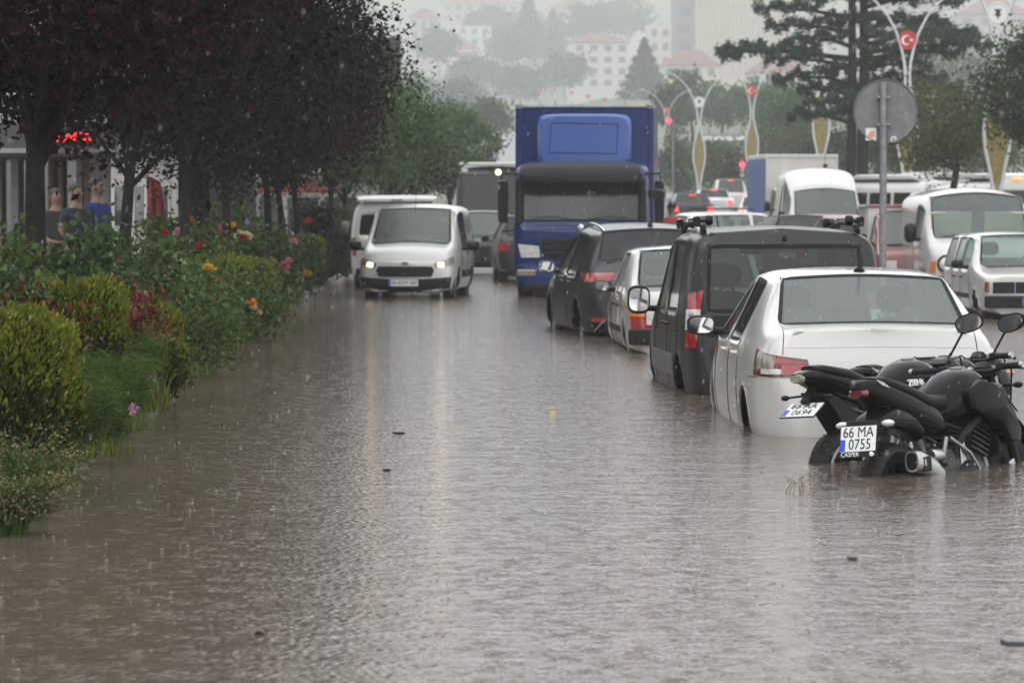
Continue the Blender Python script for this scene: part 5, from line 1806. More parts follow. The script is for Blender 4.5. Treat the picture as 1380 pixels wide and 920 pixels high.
    # hoses, chain, bolts, radiator guard and small bright fittings
    for k, (a, b_, c_) in enumerate((((.20, 1.06, 1.01), (.16, 1.24, .98), (.10, 1.26, .55)), ((-.20, 1.06, 1.01), (-.14, 1.26, 1.0), (-.09, 1.25, .50)), ((.18, 1.05, 1.0), (.10, 1.20, 1.04), (.02, 1.10, .80)))):
        G().tube([a, Vector(a).lerp(Vector(b_), .6) + Vector((0, .03, .03)), b_, c_], .006, 6).build('hose', M['rubber'], t, smooth=60)
    G().tube([(-.10, -.05, .36), (-.10, .48, .43), (-.10, .50, .36), (-.10, -.05, .26)], .010, 6).build('chain', M['dull_steel'], t, smooth=60)
    for k in range(6):
        a = k * math.pi / 3
        G().lathe([(0, .19), (.010, .19), (.010, .175), (0, .175)], (0, .62 + .085 * math.cos(a), .37 + .085 * math.sin(a)), 'X', 8).build('cover_bolt', M['alloy'], t)
    for k in range(5):
        G().box((.0, 1.072, .54 + k * .045), (.27, .008, .012)).build('radiator_fin', M['dull_steel'], t)
    for s in (-1, 1):
        G().tube([(s * .17, .42, .62), (s * .185, .62, .52), (s * .17, .80, .36)], .012, 8).build('frame_tube', M['alloy'] if style == 'front' else M['satin_black'], t, smooth=60)
        G().tube([(s * .16, .40, .62), (s * .165, .34, .50)], .016, 8).build('hanger', M['dull_steel'], t, smooth=60)
        G().tube([(s * .16, .58, .37), (s * .19, .70, .34), (s * .19, .76, .34)], .008, 6).build('pedal', M['alloy'], t, smooth=60)
        G().box((s * .245, 1.06, .79), (.004, .16, .012), rot=(R(-38), 0, 0)).build('shroud_accent', M['red_lens'] if style == 'far' else M['satin_black'], t)
    G().lathe([(.105, .0), (.118, .0), (.118, .006), (.105, .006), (.105, .0)], (.075, wb, .305), 'X', 30).lathe([(.06, .0), (.075, .0), (.075, .006), (.06, .006), (.06, .0)], (.075, wb, .305), 'X', 30).build('disc_ring', M['alloy'], t, smooth=40)
    G().box((.10, wb - .10, .40), (.04, .07, .10), rot=(R(20), 0, 0)).build('brake_caliper', M['alloy'], t, bevel=.012)
    G().tube([(-.12, .55, .30), (-.22, .50, .14), (-.27, .47, .01)], .012, 8).build('side_stand', sb, t, smooth=60)
    return t


motorcycle('black motorcycle with plate 66 MA 0755 and silver muffler, ahead of the others', 1208, 640, 21.75, 37, -5, .43, 'front')
motorcycle('black motorcycle with a high pointed tail, folded plate 0694 and white rim stripe', 1138, 622, 22.85, 38, -4, .42, 'tail')
motorcycle('black motorcycle against the white sedan, behind the other two motorcycles', 1198, 600, 23.9, 40, -4, .45, 'far')
# ================================================================== PLANTS
M['bark'] = mat('bark', (.022, .018, .016), .85, spec=.1, var=.4, scale=14, bump=.8, bscale=30)
M['bark_grey'] = mat('bark_grey', (.020, .019, .018), .85, spec=.1, var=.35, scale=10, bump=.6, bscale=30)
M['leaf_purple'] = leaf_mat('leaf_purple', (.005, .003, .004), (.020, .006, .008), .6, .10, (.045, .010, .013), .03)
M['leaf_purple_green'] = leaf_mat('leaf_purple_green', (.004, .005, .004), (.013, .011, .009), .6, .10, (.026, .011, .011), .03)
M['leaf_green'] = leaf_mat('leaf_green', (.030, .060, .018), (.075, .135, .035), .5, .25)
M['leaf_dark'] = leaf_mat('leaf_dark', (.014, .030, .012), (.042, .075, .026), .5, .2)
M['leaf_olive'] = leaf_mat('leaf_olive', (.040, .050, .018), (.090, .100, .035), .55, .2)
M['leaf_cedar'] = leaf_mat('leaf_cedar', (.010, .024, .016), (.040, .066, .034), .6, .1)
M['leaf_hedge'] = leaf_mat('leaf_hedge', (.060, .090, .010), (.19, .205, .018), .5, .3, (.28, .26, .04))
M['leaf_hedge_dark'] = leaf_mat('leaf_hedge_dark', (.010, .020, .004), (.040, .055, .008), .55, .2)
M['leaf_rose'] = leaf_mat('leaf_rose', (.022, .048, .010), (.085, .130, .028), .4, .25)
M['leaf_feather'] = leaf_mat('leaf_feather', (.035, .075, .012), (.095, .15, .028), .5, .3)
M['leaf_red'] = leaf_mat('leaf_red', (.060, .012, .012), (.17, .035, .022), .45, .2)
M['grass_blade'] = leaf_mat('grass_blade', (.040, .075, .010), (.125, .165, .030), .55, .25, (.15, .14, .06))
M['seed_pod'] = leaf_mat('seed_pod', (.10, .085, .045), (.22, .17, .10), .7, .1)
for nm, c in (('pink', (.62, .10, .20)), ('red', (.45, .012, .03)), ('yellow', (.72, .48, .03)), ('orange', (.72, .26, .03)), ('cream', (.70, .62, .38)), ('pale_pink', (.66, .33, .36)), ('mauve', (.46, .20, .44)), ('peach', (.70, .42, .22))):
    M['petal_' + nm] = leaf_mat('petal_' + nm, tuple(k * .75 for k in c), c, .5, .25)


def rand_dirs(n):
    v = RNG.normal(size=(n, 3))
    return v / np.linalg.norm(v, axis=1)[:, None]


def leaf_quads(C, size, asp=.5, droop=0.0, D=None, jit=.35):
    """C (n,3) leaf centres -> (n,4,3) pointed leaf quads"""
    n = len(C)
    a = rand_dirs(n) if D is None else D + RNG.normal(size=(n, 3)) * jit
    a[:, 2] -= droop
    a /= np.linalg.norm(a, axis=1)[:, None] + 1e-9
    b_ = np.cross(a, rand_dirs(n))
    b_ /= np.linalg.norm(b_, axis=1)[:, None] + 1e-9
    s = (size * RNG.uniform(.6, 1.3, n))[:, None]
    w_ = s * asp
    return np.stack([C - a * s * .5, C + b_ * w_ * .5 + a * s * .05, C + a * s * .5, C - b_ * w_ * .5 + a * s * .05], axis=1)


def clumped(n, centre, radii, clumps, spread, shell_=.75, flat=1.0):
    """points gathered in clumps through an ellipsoid, gaps between the clumps"""
    c = rand_dirs(clumps) * (RNG.uniform(shell_ ** 3, 1, clumps) ** (1 / 3))[:, None]
    inner = RNG.random(clumps) < .3
    c[inner] *= RNG.uniform(.25, .8, inner.sum())[:, None]
    c = c * np.array(radii)
    k = RNG.integers(0, clumps, n)
    sp = spread * RNG.uniform(.6, 1.3, clumps)
    p = c[k] + RNG.normal(size=(n, 3)) * sp[k][:, None] * np.array([1, 1, flat])
    return p + np.array(centre), c + np.array(centre)


def limbs(g, base, top, r, cl, k=9, bend=.15):
    """tapered trunk and limbs to some clump centres"""
    base, top = Vector(base), Vector(top)
    mid = base.lerp(top, .5) + Vector((random.uniform(-bend, bend), random.uniform(-bend, bend), 0)) * (top - base).length * .3
    g.tube([base - Vector((0, 0, .15)), base + Vector((0, 0, .06)), base.lerp(mid, .5), mid, top], [r * 1.5, r * 1.15, r, r * .85, r * .6], 10)
    for i in RNG.permutation(len(cl))[:k]:
        e = Vector(cl[i])
        s = mid.lerp(top, random.uniform(.5, 1.0))
        m_ = s.lerp(e, .5) + Vector((0, 0, -.08 * (e - s).length + random.uniform(0, .2)))
        g.tube([s, m_, s.lerp(e, .95)], [r * .42, r * .26, r * .08], 6)
    return g


def tree(name, label, base, trunk_top, r, centre, radii, n, size, m, clumps=60, spread=.38, group=None, bark='bark', asp=.55, droop=.3, k=10, flat=.8):
    t = thing(name, label, 'tree', base, 0, group)
    b0 = np.array(base)
    p, cl = clumped(n, np.array(centre) - b0, radii, clumps, spread, flat=flat)
    fast_quads('crown', leaf_quads(p, size, asp, droop), M[m], t)
    limbs(G(), (0, 0, 0), Vector(trunk_top) - Vector(base), r, cl, k).build('trunk', M[bark], t, smooth=60)
    return t


# ---- purple-leaved street trees in a row along the bed
ROW = 'purple-leaved street trees along the planting bed'
rowspec = [
    (-214, 21.0, 2.0, 4.05, 16000, .085, 'leaf_purple', 'purple-leaved tree whose lowest twigs hang into the street above the large hedge'),
    (-760, 13.2, 1.9, 4.3, 9000, .10, 'leaf_purple', 'purple-leaved tree at the start of the row, out over the weeds'),
    # px of trunk, distance, crown radius, crown centre z, leaves, leaf size, mat, label
    (40, 28.5, 2.0, 4.22, 36000, .085, 'leaf_purple', 'purple-leaved tree with the thickest trunk, overhanging the clipped yellow-green hedge'),
    (168, 36.5, 2.1, 4.12, 28000, .08, 'leaf_purple_green', 'purple-leaved tree with a straight grey trunk beside the white kiosk'),
    (265, 45, 1.8, 3.7, 30000, .075, 'leaf_purple_green', 'purple-leaved tree right of the red cloth on the kiosk'),
    (310, 50.5, 1.75, 3.7, 25000, .08, 'leaf_purple_green', 'purple-leaved tree in the row, third from the white kiosk'),
    (349, 56.5, 1.7, 3.7, 25000, .08, 'leaf_purple', 'purple-leaved tree with a slightly leaning trunk in front of the concrete pillar'),
    (378, 62, 1.6, 3.7, 18000, .085, 'leaf_purple', 'purple-leaved tree just beyond the concrete pillar'),
    (396, 66.5, 1.6, 3.7, 18000, .085, 'leaf_purple', 'purple-leaved tree behind the round clipped hedge at the end of the bed'),
]
for i, (px, d, cr, cz, n, ls, mm, lab) in enumerate(rowspec):
    b0 = P(px, 0, d)
    base = (b0.x, d, .14)
    lean = random.uniform(-.12, .12)
    tree('plum_tree', lab, base, (b0.x + lean, d, 2.3), .105 if i == 2 else .075, (b0.x + (.15 if i < 4 else -.05), d, cz), (cr, cr * 1.05, cr * .92), n, ls, mm, 95, .34, ROW,
         'bark_grey' if i < 4 else 'bark', k=14)
t_ = [(440, 78, 1.45, 3.5, 'leaf_green', 'green street tree between the purple trees and the parked van'),
      (459, 84, 1.45, 3.4, 'leaf_dark', 'dark green street tree next to the parked passenger van'),
      (520, 96, 1.35, 3.5, 'leaf_green', 'pale green tree showing below the dark sign box')]
for px, d, cr, cz, mm, lab in t_:
    x = (px - 690) / F * d
    tree('street_tree', lab, (x, d, max(.14, gz(d))), (x + .1, d, 2.2), .08, (x + .2, d, cz), (cr, cr, cr * .9), 8000, .12, mm, 60, .36, 'green street trees beyond the purple trees')
x = (560 - 690) / F * 100
tree('plum_tree', 'low dark purple tree hanging over the dark pole beside the bus', (x - .7, 104, .3), (x - .6, 104, 2.0), .07, (x - .3, 104, 3.0), (1.1, 1.1, 1.1), 5000, .12, 'leaf_purple', 40, .3)
x = (608 - 690) / F * 140
tree('dome_tree', 'round clipped bright green tree beyond the bus', (x, 140, gz(140)), (x, 140, 2.6), .12, (x, 140, 3.75), (1.75, 1.75, 1.55), 14000, .14, 'leaf_green', 160, .22)
x = (575 - 690) / F * 128
tree('street_tree', 'fresh green tree left of the round clipped tree', (x - .5, 128, gz(128)), (x - .5, 128, 2.4), .1, (x - .5, 128, 3.9), (1.3, 1.3, 1.5), 7000, .13, 'leaf_green', 60, .32)


# ---- clipped hedges
def hedge(label, px, d, zc, radii, n, group='clipped yellow-green hedges in the bed', size=.045):
    x = (px - 690) / F * d
    t = thing('clipped_hedge', label, 'hedge', (x, d, .06), 0, group)
    dirs = rand_dirs(n)
    e = 4.6                                           # rounded box
    rr = (np.abs(dirs) ** e).sum(1) ** (-1 / e)
    lump = .98 + .07 * np.sin(dirs[:, 0] * 7 + px) * np.sin(dirs[:, 1] * 6 + d) + .05 * np.sin(dirs[:, 2] * 12 + dirs[:, 0] * 9) + .04 * np.sin(dirs[:, 0] * 27 + dirs[:, 1] * 19) * np.sin(dirs[:, 2] * 23)
    stray = RNG.random(n) < .02
    lump = lump + stray * RNG.uniform(0, .16, n)
    f_ = RNG.uniform(.70, 1.03, n) ** .5
    p = dirs * (rr * f_ * lump)[:, None] * np.array(radii) + np.array([0, 0, zc - .06])
    keep = p[:, 2] > -.05
    p, dirs, f_ = p[keep], dirs[keep], f_[keep]
    D = dirs * np.array([.7, .7, .5]) + np.array([0, 0, .75])
    outer = (f_ > .90) & (RNG.random(len(f_)) < np.clip(.35 + 1.1 * dirs[:, 2] + .5 * dirs[:, 0], .10, 1))      # bright leaves likelier towards the top and the street side
    fast_quads('bright_shoots', leaf_quads(p[outer], size, .38, 0, D[outer], .35), M['leaf_hedge'], t)
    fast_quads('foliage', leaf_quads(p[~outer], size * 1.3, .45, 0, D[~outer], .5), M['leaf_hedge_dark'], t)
    g = G()
    for k in range(7):
        a = rand_dirs(1)[0]
        g.tube([(0, 0, -.05), (a[0] * .1, a[1] * .1, .2), (a[0] * radii[0] * .6, a[1] * radii[1] * .6, zc)], [.02, .014, .006], 6)
    g.build('stem', M['bark'], t)


hedge('large clipped yellow-green hedge at the water edge under the thickest tree', -20, 20.3, .53, (.48, .52, .46), 40000, size=.042)
hedge('rounded yellow-green hedge behind the large clipped one', 92, 26.5, .60, (.42, .5, .44), 30000)
hedge('low yellow-green hedge beside the pink and white rose', 190, 29.5, .42, (.33, .4, .36), 20000)
hedge('small bright hedge between yellow roses', 288, 44, .56, (.45, .5, .42), 11000, size=.06)
hedge('bright hedge hidden among orange roses', 318, 49, .45, (.5, .5, .45), 11000, size=.06)
hedge('round clipped hedge at the far end of the bed', 392, 70, .55, (.62, .7, .52), 13000, size=.07)
x = (443 - 690) / F * 79


# ---- leafy shrubs and roses
def shrub(name, label, px, d, zc, radii, n, size, m, cat='shrub', stems=10, group=None, flowers=(), zb=.06, clumps=26, spread=.12, asp=.62):
    x = (px - 690) / F * d
    t = thing(name, label, cat, (x, d, zb), 0, group)
    p, cl = clumped(n, (0, 0, zc - zb), radii, clumps, spread, .55)
    p = p[p[:, 2] > -.03]
    fast_quads('foliage', leaf_quads(p, size, asp, .2), M[m], t)
    g = G()
    for k in range(stems):
        e = Vector(cl[k % len(cl)])
        g.tube([(random.uniform(-.05, .05), random.uniform(-.05, .05), -.03), (e.x * .5, e.y * .5, e.z * .55), (e.x, e.y, max(.05, e.z))], [.010, .007, .004], 5)
    g.build('stem', M['bark'], t)
    for (fx, fy, col, r) in flowers:
        c = P(fx, fy, d) - Vector((x, d, zb))
        c.y = -radii[1] * random.uniform(.95, 1.15)
        n_ = 26
        r = r * 1.3
        a = RNG.uniform(0, 2 * np.pi, n_)
        ring = RNG.uniform(.2, 1, n_)
        C = np.stack([np.cos(a) * ring * r * .55, np.sin(a) * ring * r * .55, (1 - ring) * r * .6 - r * .1], 1) + np.array(c)
        D = np.stack([np.cos(a) * ring, np.sin(a) * ring, 1.2 - ring], 1)
        fast_quads('flower', leaf_quads(C, r * 1.1, .9, 0, D, .25), M['petal_' + col], t)
        G().tube([Vector(c) - Vector((0, 0, .25)), c], .005, 5).build('flower_stalk', M['leaf_rose'], t)
    return t


RB = 'rose bushes in the planting bed'
shrub('rose_bush', 'leafy rose bush with one pink and white bloom above the low hedge', 190, 30.5, .62, (.42, .4, .45), 2600, .055, 'leaf_rose', 'rose bush', flowers=[(196, 400, 'pink', .05), (200, 395, 'cream', .03), (179, 398, 'red', .022)], group=RB)
shrub('rose_bush', 'rose bush with a crimson and a peach bloom', 242, 34.5, .55, (.5, .5, .45), 2600, .06, 'leaf_rose', 'rose bush', flowers=[(246, 401, 'red', .042), (237, 416, 'peach', .035), (232, 378, 'cream', .03)], group=RB)
shrub('rose_bush', 'rose bush with two yellow blooms side by side', 286, 40.5, .7, (.55, .5, .55), 2800, .065, 'leaf_rose', 'rose bush', flowers=[(284, 360, 'yellow', .05), (291, 362, 'yellow', .05), (301, 377, 'orange', .042), (251, 352, 'cream', .03)], group=RB)
shrub('rose_bush', 'low rose bush with orange blooms at the water edge', 335, 43.5, .42, (.5, .45, .38), 2600, .065, 'leaf_rose', 'rose bush', flowers=[(342, 406, 'orange', .055), (346, 413, 'peach', .04), (353, 420, 'peach', .032), (336, 383, 'cream', .035)], group=RB)
shrub('rose_bush', 'tall rose bush crowded with pink, crimson and cream blooms between tree trunks', 318, 54, .95, (.6, .5, .62), 3200, .075, 'leaf_rose', 'rose bush', flowers=[(304, 308, 'pink', .07), (302, 314, 'pink', .06), (303, 332, 'red', .065), (304, 341, 'red', .05), (327, 317, 'cream', .075), (331, 320, 'red', .06), (338, 319, 'cream', .07), (309, 327, 'cream', .05), (318, 304, 'yellow', .05)], group=RB)
shrub('rose_bush', 'rose bush with pale pink blooms beside the round far hedge', 368, 58, .75, (.6, .5, .6), 3200, .08, 'leaf_rose', 'rose bush', flowers=[(359, 336, 'pale_pink', .06), (365, 339, 'pale_pink', .06), (368, 350, 'pale_pink', .055), (369, 357, 'pale_pink', .05), (386, 358, 'pink', .075), (392, 351, 'pale_pink', .055), (398, 325, 'pale_pink', .06), (332, 342, 'pale_pink', .05)], group=RB)
shrub('rose_bush', 'rose bush with a yellow bloom against the far clipped hedge', 408, 66, .5, (.5, .45, .42), 2400, .09, 'leaf_rose', 'rose bush', flowers=[(416, 369, 'yellow', .075), (379, 386, 'pink', .06), (403, 352, 'pale_pink', .05)], group=RB)
shrub('rose_bush', 'thin rose bush with pink blooms under the red cloth', 232, 47, .95, (.75, .5, .6), 2800, .075, 'leaf_rose', 'rose bush', flowers=[(258, 295, 'pink', .06), (246, 313, 'pale_pink', .06), (229, 314, 'red', .05), (208, 334, 'pale_pink', .055), (272, 330, 'red', .045)], group=RB)
shrub('rose_bush', 'climbing rose with one red bloom near the shop fronts', 420, 76, 1.3, (.4, .4, .6), 1600, .09, 'leaf_purple_green', 'rose bush', flowers=[(418, 299, 'red', .085)], group=RB)
LS = 'tall leafy shrubs in front of the shop'
shrub('leafy_shrub', 'tall leafy shrub with round pale leaves in front of the man in blue', 128, 31, 1.0, (.34, .35, .58), 1300, .085, 'leaf_green', group=LS, clumps=22, spread=.13)
shrub('leafy_shrub', 'bushy pale green shrub below the dark shop door', 78, 31, .80, (.42, .35, .42), 1500, .08, 'leaf_green', group=LS, clumps=24, spread=.13)
shrub('leafy_shrub', 'leafy shrub at the foot of the straight grey trunk', 182, 33, .85, (.42, .4, .45), 1700, .08, 'leaf_rose', group=LS)
shrub('leafy_shrub', 'green shrub left of the thickest trunk', 8, 25.5, .95, (.30, .3, .35), 1400, .065, 'leaf_rose', group=LS)
shrub('leafy_shrub', 'dark green shrub beside the parked passenger van', 443, 79, .75, (.62, .6, .68), 5200, .09, 'leaf_dark', clumps=40, spread=.16)
shrub('leafy_shrub', 'yellowish green shrub beneath the green street trees', 466, 84, .9, (.5, .5, .75), 3800, .1, 'leaf_olive', clumps=30, spread=.16)
shrub('leafy_shrub', 'broad green shrub under the second purple tree', 250, 38.5, .45, (.6, .5, .4), 3000, .065, 'leaf_rose')
shrub('barberry_shrub', 'small red-leaved shrub at the foot of the thickest trunk', 42, 24.2, .70, (.28, .2, .22), 1100, .045, 'leaf_red', group='red-leaved shrubs')
shrub('barberry_shrub', 'red-leaved shrub with red shoots on top of the yellow-green hedges', 172, 27.3, .72, (.22, .2, .28), 900, .05, 'leaf_red', group='red-leaved shrubs')
shrub('barberry_shrub', 'dark red shrub left of the tall rose between trunks', 222, 41.5, .70, (.3, .25, .25), 900, .06, 'leaf_red', group='red-leaved shrubs')


# ---- feathery cosmos, grass and weeds at the edge of the water
def cosmos(label, px, d, h, w_, n, flowers):
    x = (px - 690) / F * d
    t = thing('cosmos_plant', label, 'plant', (x, d, .02), 0, 'feathery cosmos plants at the water edge')
    C, D = [], []
    g = G()
    for k in range(26):
        a, ln = random.uniform(0, 6.28), random.uniform(.6, 1.0)
        e = Vector((math.cos(a) * w_ * ln, math.sin(a) * w_ * ln, h * random.uniform(.6, 1.05)))
        m_ = Vector((e.x * .3, e.y * .3, e.z * .7))
        g.tube([(0, 0, -.04), m_, e], [.006, .004, .002], 4)
        for q in range(n // 26):
            f_ = random.uniform(.15, 1)
            p = (m_ * (2 * f_) if f_ < .5 else m_.lerp(e, 2 * f_ - 1))
            C.append(p + Vector((random.gauss(0, .045), random.gauss(0, .045), random.gauss(0, .03))))
            D.append((random.gauss(0, 1), random.gauss(0, 1), random.uniform(0, 1.2)))
    g.build('stem', M['leaf_feather'], t)
    fast_quads('foliage', leaf_quads(np.array([tuple(c) for c in C]), .10, .045, 0, np.array(D), .2), M['leaf_feather'], t)
    for fx, fy, col, r in flowers:
        c = P(fx, fy, d) - Vector((x, d, .02))
        a = np.arange(9) / 9 * 2 * np.pi
        Cc = np.stack([np.cos(a) * r * .5, np.full(9, -.01), np.sin(a) * r * .5], 1) + np.array(c) + np.array([0, -w_, 0])
        Dd = np.stack([np.cos(a), np.zeros(9), np.sin(a)], 1)
        fast_quads('flower', leaf_quads(Cc, r, .7, 0, Dd, .08), M['petal_' + col], t)
        G().tube([c + Vector((0, -w_ + .004, 0)), c + Vector((.02, -w_ * .5, -.15))], .0025, 4).build('flower_stalk', M['leaf_feather'], t)


cosmos('feathery green cosmos with a mauve bloom, leaning over the water', 150, 23.6, .62, .34, 9000, [(188, 545, 'mauve', .04), (186, 552, 'pale_pink', .03)])
cosmos('feathery cosmos with yellow and mauve blooms below the low hedge', 172, 26.6, .66, .32, 8000, [(203, 505, 'yellow', .03), (211, 507, 'mauve', .04)])
cosmos('feathery cosmos between the two larger hedges', 112, 22.6, .50, .30, 7000, [])
cosmos('wispy green cosmos beside the orange roses', 285, 37.5, .5, .4, 6000, [])


def grass_strip(name, label, y0, y1, n, off, hgt, wd, m, lean=.5):
    y = RNG.uniform(y0, y1, n)
    u = RNG.beta(1.6, 1.2, n)
    x = np.array([kx(q) for q in y]) + off[0] + (off[1] - off[0]) * u + RNG.normal(0, .03, n) + .10 * np.sin(y * 2.3) + .07 * np.sin(y * 5.1)
    h_ = hgt * RNG.uniform(.45, 1.25, n) * (.75 + .35 * np.sin(y * 1.7 + x * 3))
    ld = np.stack([RNG.normal(.15, .5, n), RNG.normal(-.05, .5, n)], 1) * lean
    base = np.stack([x, y, np.full(n, -.03) + .10 * (1 - u)], 1)
    mid = base + np.stack([ld[:, 0] * h_ * .35, ld[:, 1] * h_ * .35, h_ * .62], 1)
    tip = base + np.stack([ld[:, 0] * h_, ld[:, 1] * h_, h_ * RNG.uniform(.7, 1.0, n)], 1)
    a = RNG.uniform(0, np.pi, n)
    sd = np.stack([np.cos(a), np.sin(a), np.zeros(n)], 1) * (wd * RNG.uniform(.6, 1.3, n))[:, None]
    Q1 = np.stack([base - sd * .5, base + sd * .5, mid + sd * .4, mid - sd * .4], 1)
    Q2 = np.stack([mid - sd * .4, mid + sd * .4, tip + sd * .06, tip - sd * .06], 1)
    o = fast_quads(name, np.concatenate([Q1, Q2]), M[m])
    tag(o, label, 'grass', kind='stuff')
    return o


grass_strip('grass', 'uncut green grass hanging over the flooded kerb', 17.5, 40, 16000, (.02, -1.0), .26, .010, 'grass_blade')
grass_strip('grass', 'rough grass along the far part of the planting bed', 38, 68, 15000, (.10, -1.2), .36, .016, 'grass_blade')
grass_strip('grass', 'short ground cover beneath the roses and trees', 18, 80, 9000, (-.9, -2.2), .30, .022, 'leaf_rose')


def weed(label, px, d, h, w_, n, lean, seed_m, nl=16):
    x = (px - 690) / F * d
    t = thing('weed_clump', label, 'plant', (x, d, .0), 0, 'weeds at the bottom of the bed')
    g = G()
    C, S_ = [], []
    for k in range(n):
        a = random.uniform(0, 6.28)
        e = Vector((math.cos(a) * w_ + lean * random.uniform(.3, 1), math.sin(a) * w_, h * random.uniform(.35, 1.0)))
        m_ = Vector((e.x * .35, e.y * .35, e.z * .75))
        g.tube([(math.cos(a) * .08, math.sin(a) * .08, -.03), m_, e], [.0035, .0025, .0015], 4)
        for q in range(nl):
            f_ = random.uniform(.1, .8)
            p = m_ * (2 * f_) if f_ < .5 else m_.lerp(e, 2 * f_ - 1)
            C.append(p + Vector((random.gauss(0, .02), random.gauss(0, .02), random.gauss(0, .015))))
        for q in range(9 if nl > 8 else 1):
            p = m_.lerp(e, random.uniform(.55, 1.05))
            S_.append(p + Vector((random.gauss(0, .022), random.gauss(0, .022), random.gauss(0, .018))))
    g.build('stem', M['leaf_rose'] if C else M['seed_pod'], t)
    if C:
        fast_quads('foliage', leaf_quads(np.array([tuple(c) for c in C]), .04, .28, .2), M['leaf_rose'], t)
    fast_quads('seed_head', leaf_quads(np.array([tuple(c) for c in S_]), .016, .8), M[seed_m], t)['kind'] = 'stuff'


weed('sprawling weed with brown seed heads drooping into the water by the large hedge', 8, 17.7, .30, .20, 110, .16, 'seed_pod')
weed('taller weed with thin stems against the large hedge', 25, 18.5, .48, .20, 60, .10, 'seed_pod')
weed('green weed with pale seed heads below the large hedge', 40, 19.4, .34, .24, 90, .12, 'seed_pod')
weed('thin yellowish weed stalks standing in the water by the motorcycles', 1075, 20.3, .11, .09, 7, .02, 'seed_pod', 0)


# ---- trees of the median and beyond
def cedar():
    d = 125
    k = F / d
    x0 = (1150 - 690) / k
    base = Vector((x0, d, gz(d)))
    t = thing('cedar_tree', 'dark spreading cedar with two trunks and flat tiers behind the round sign', 'tree', base)
    # flat tiers of foliage: pixel middle, row, half width, droop at the tip, depth offset
    tiers = [(1035, 62, 70, 10, 0), (1000, 60, 32, 6, 1), (1070, 72, 40, 8, -1), (1085, 28, 55, 6, 1), (1060, 6, 45, 3, -1), (1100, 45, 50, 10, 0), (1085, 95, 45, 12, 0),
             (1120, 130, 38, 8, -1), (1100, 148, 40, 5, 0), (1215, 22, 60, 4, 0), (1270, 32, 50, 14, 1), (1235, 42, 70, 8, -1), (1300, 52, 34, 10, 0), (1250, 62, 48, 10, 1),
             (1210, 78, 45, 8, 0), (1225, 100, 50, 6, 1), (1250, 112, 45, 5, -1), (1190, 60, 40, 5, -1), (1160, 20, 45, 5, 0), (1150, 85, 40, 5, 0), (1170, 110, 40, 6, 1),
             (1205, 130, 38, 6, 0), (1110, 112, 36, 8, 1), (1140, -10, 70, 5, 0), (1230, -8, 70, 8, 0), (1090, -25, 55, 6, 0), (1150, -45, 90, 6, 0), (1160, -85, 70, 6, 0), (1155, -120, 45, 6, 0)]
    C = []
    tb = G()
    for (px, py, hw, dr, dy) in tiers:
        c = P(px, py, d + dy * 1.2) - base
        n = int(70 + hw * 22)
        u = RNG.uniform(-1, 1, n)
        v = RNG.normal(0, .55, n)
        side = 1 if px > 1152 else -1
        s = (u * side + 1) / 2
        hh = hw / k
        X = c.x + u * hh
        Y = c.y + v * hh * (.75 - .3 * np.abs(u))
        lumps = .10 * np.sin(u * 9 + px) + .06 * np.sin(u * 23 + py)
        Z = c.z - s ** 2 * dr / k + RNG.normal(0, .075, n) + lumps - np.abs(RNG.normal(0, .10, n))
        C.append(np.stack([X, Y, Z], 1))
        tx = (1150 if side < 0 else 1160)
        st = P(tx, py + 20, d) - base
        tb.tube([st, st.lerp(Vector((c.x, c.y, c.z)), .6) + Vector((0, 0, -.05)), (c.x + side * hh * .8, c.y, c.z - dr / k * .6 - .05)], [.10, .06, .02], 6)
    C = np.concatenate(C)
    D = np.stack([RNG.normal(0, .8, len(C)), RNG.normal(0, .8, len(C)), RNG.normal(.1, .35, len(C))], 1)
    fast_quads('foliage', leaf_quads(C, .20, .30, 0, D, .2), M['leaf_cedar'], t)
    tb.build('limb', M['bark'], t, smooth=60)
    for px, r in ((1146, .17), (1162, .20)):
        b0 = P(px, 0, d)
        G().tube([(b0.x - base.x, 0, -.2), (b0.x - base.x, 0, 2.5), (b0.x - base.x + .05, 0, 6), (b0.x - base.x, 0, 9.5), (b0.x - base.x + (.2 if px > 1150 else -.2), 0, 12.5)], [r * 1.3, r, r * .85, r * .6, r * .2], 12).build('trunk', M['bark'], t, smooth=60)


cedar()


def px_tree(name, label, px, py, rx, rz, d, n, size, m, trunk_px=None, r=.12, clumps=60, spread=None, group=None, lean=0.0, flat=.8):
    k = F / d
    c = P(px, py, d)
    bx = (trunk_px if trunk_px is not None else px)
    bz = gz(d) if d < 230 else hill_z((bx - 690) / F * d, d)
    base = ((bx - 690) / F * d, d, bz)
    return tree(name, label, base, (base[0] + lean, d, max(bz + .8, c.z - rz / k * .4)), r, tuple(c), (rx / k, rx / k, rz / k), n, size, m, clumps, spread or rx / k * .2, group, flat=flat)


px_tree('street_tree', 'dark green leafy tree over the right lamp post', 1405, 120, 85, 72, 88, 13000, .12, 'leaf_dark', 1440, .14, 80, .3)
px_tree('street_tree', 'olive green tree with a leaning trunk above the parked minibuses', 1268, 170, 66, 52, 101, 9000, .12, 'leaf_olive', 1270, .13, 55, .34, lean=.5)
MT = 'median trees up the road'
px_tree('street_tree', 'rounded green tree left of the cedar trunk', 1068, 165, 58, 52, 222, 9000, .20, 'leaf_green', None, .15, 60, .45, MT)
px_tree('street_tree', 'low yellowish green tree above the box truck', 1050, 205, 42, 26, 215, 5000, .18, 'leaf_olive', None, .1, 45, .4, MT)
px_tree('street_tree', 'narrow dark green tree right beside the blue truck', 912, 225, 24, 50, 240, 6000, .20, 'leaf_dark', None, .14, 50, .4, MT)
px_tree('street_tree', 'bushy green tree behind the white lamp post emblem', 962, 225, 30, 30, 228, 5000, .22, 'leaf_green', None, .14, 45, .42, MT)
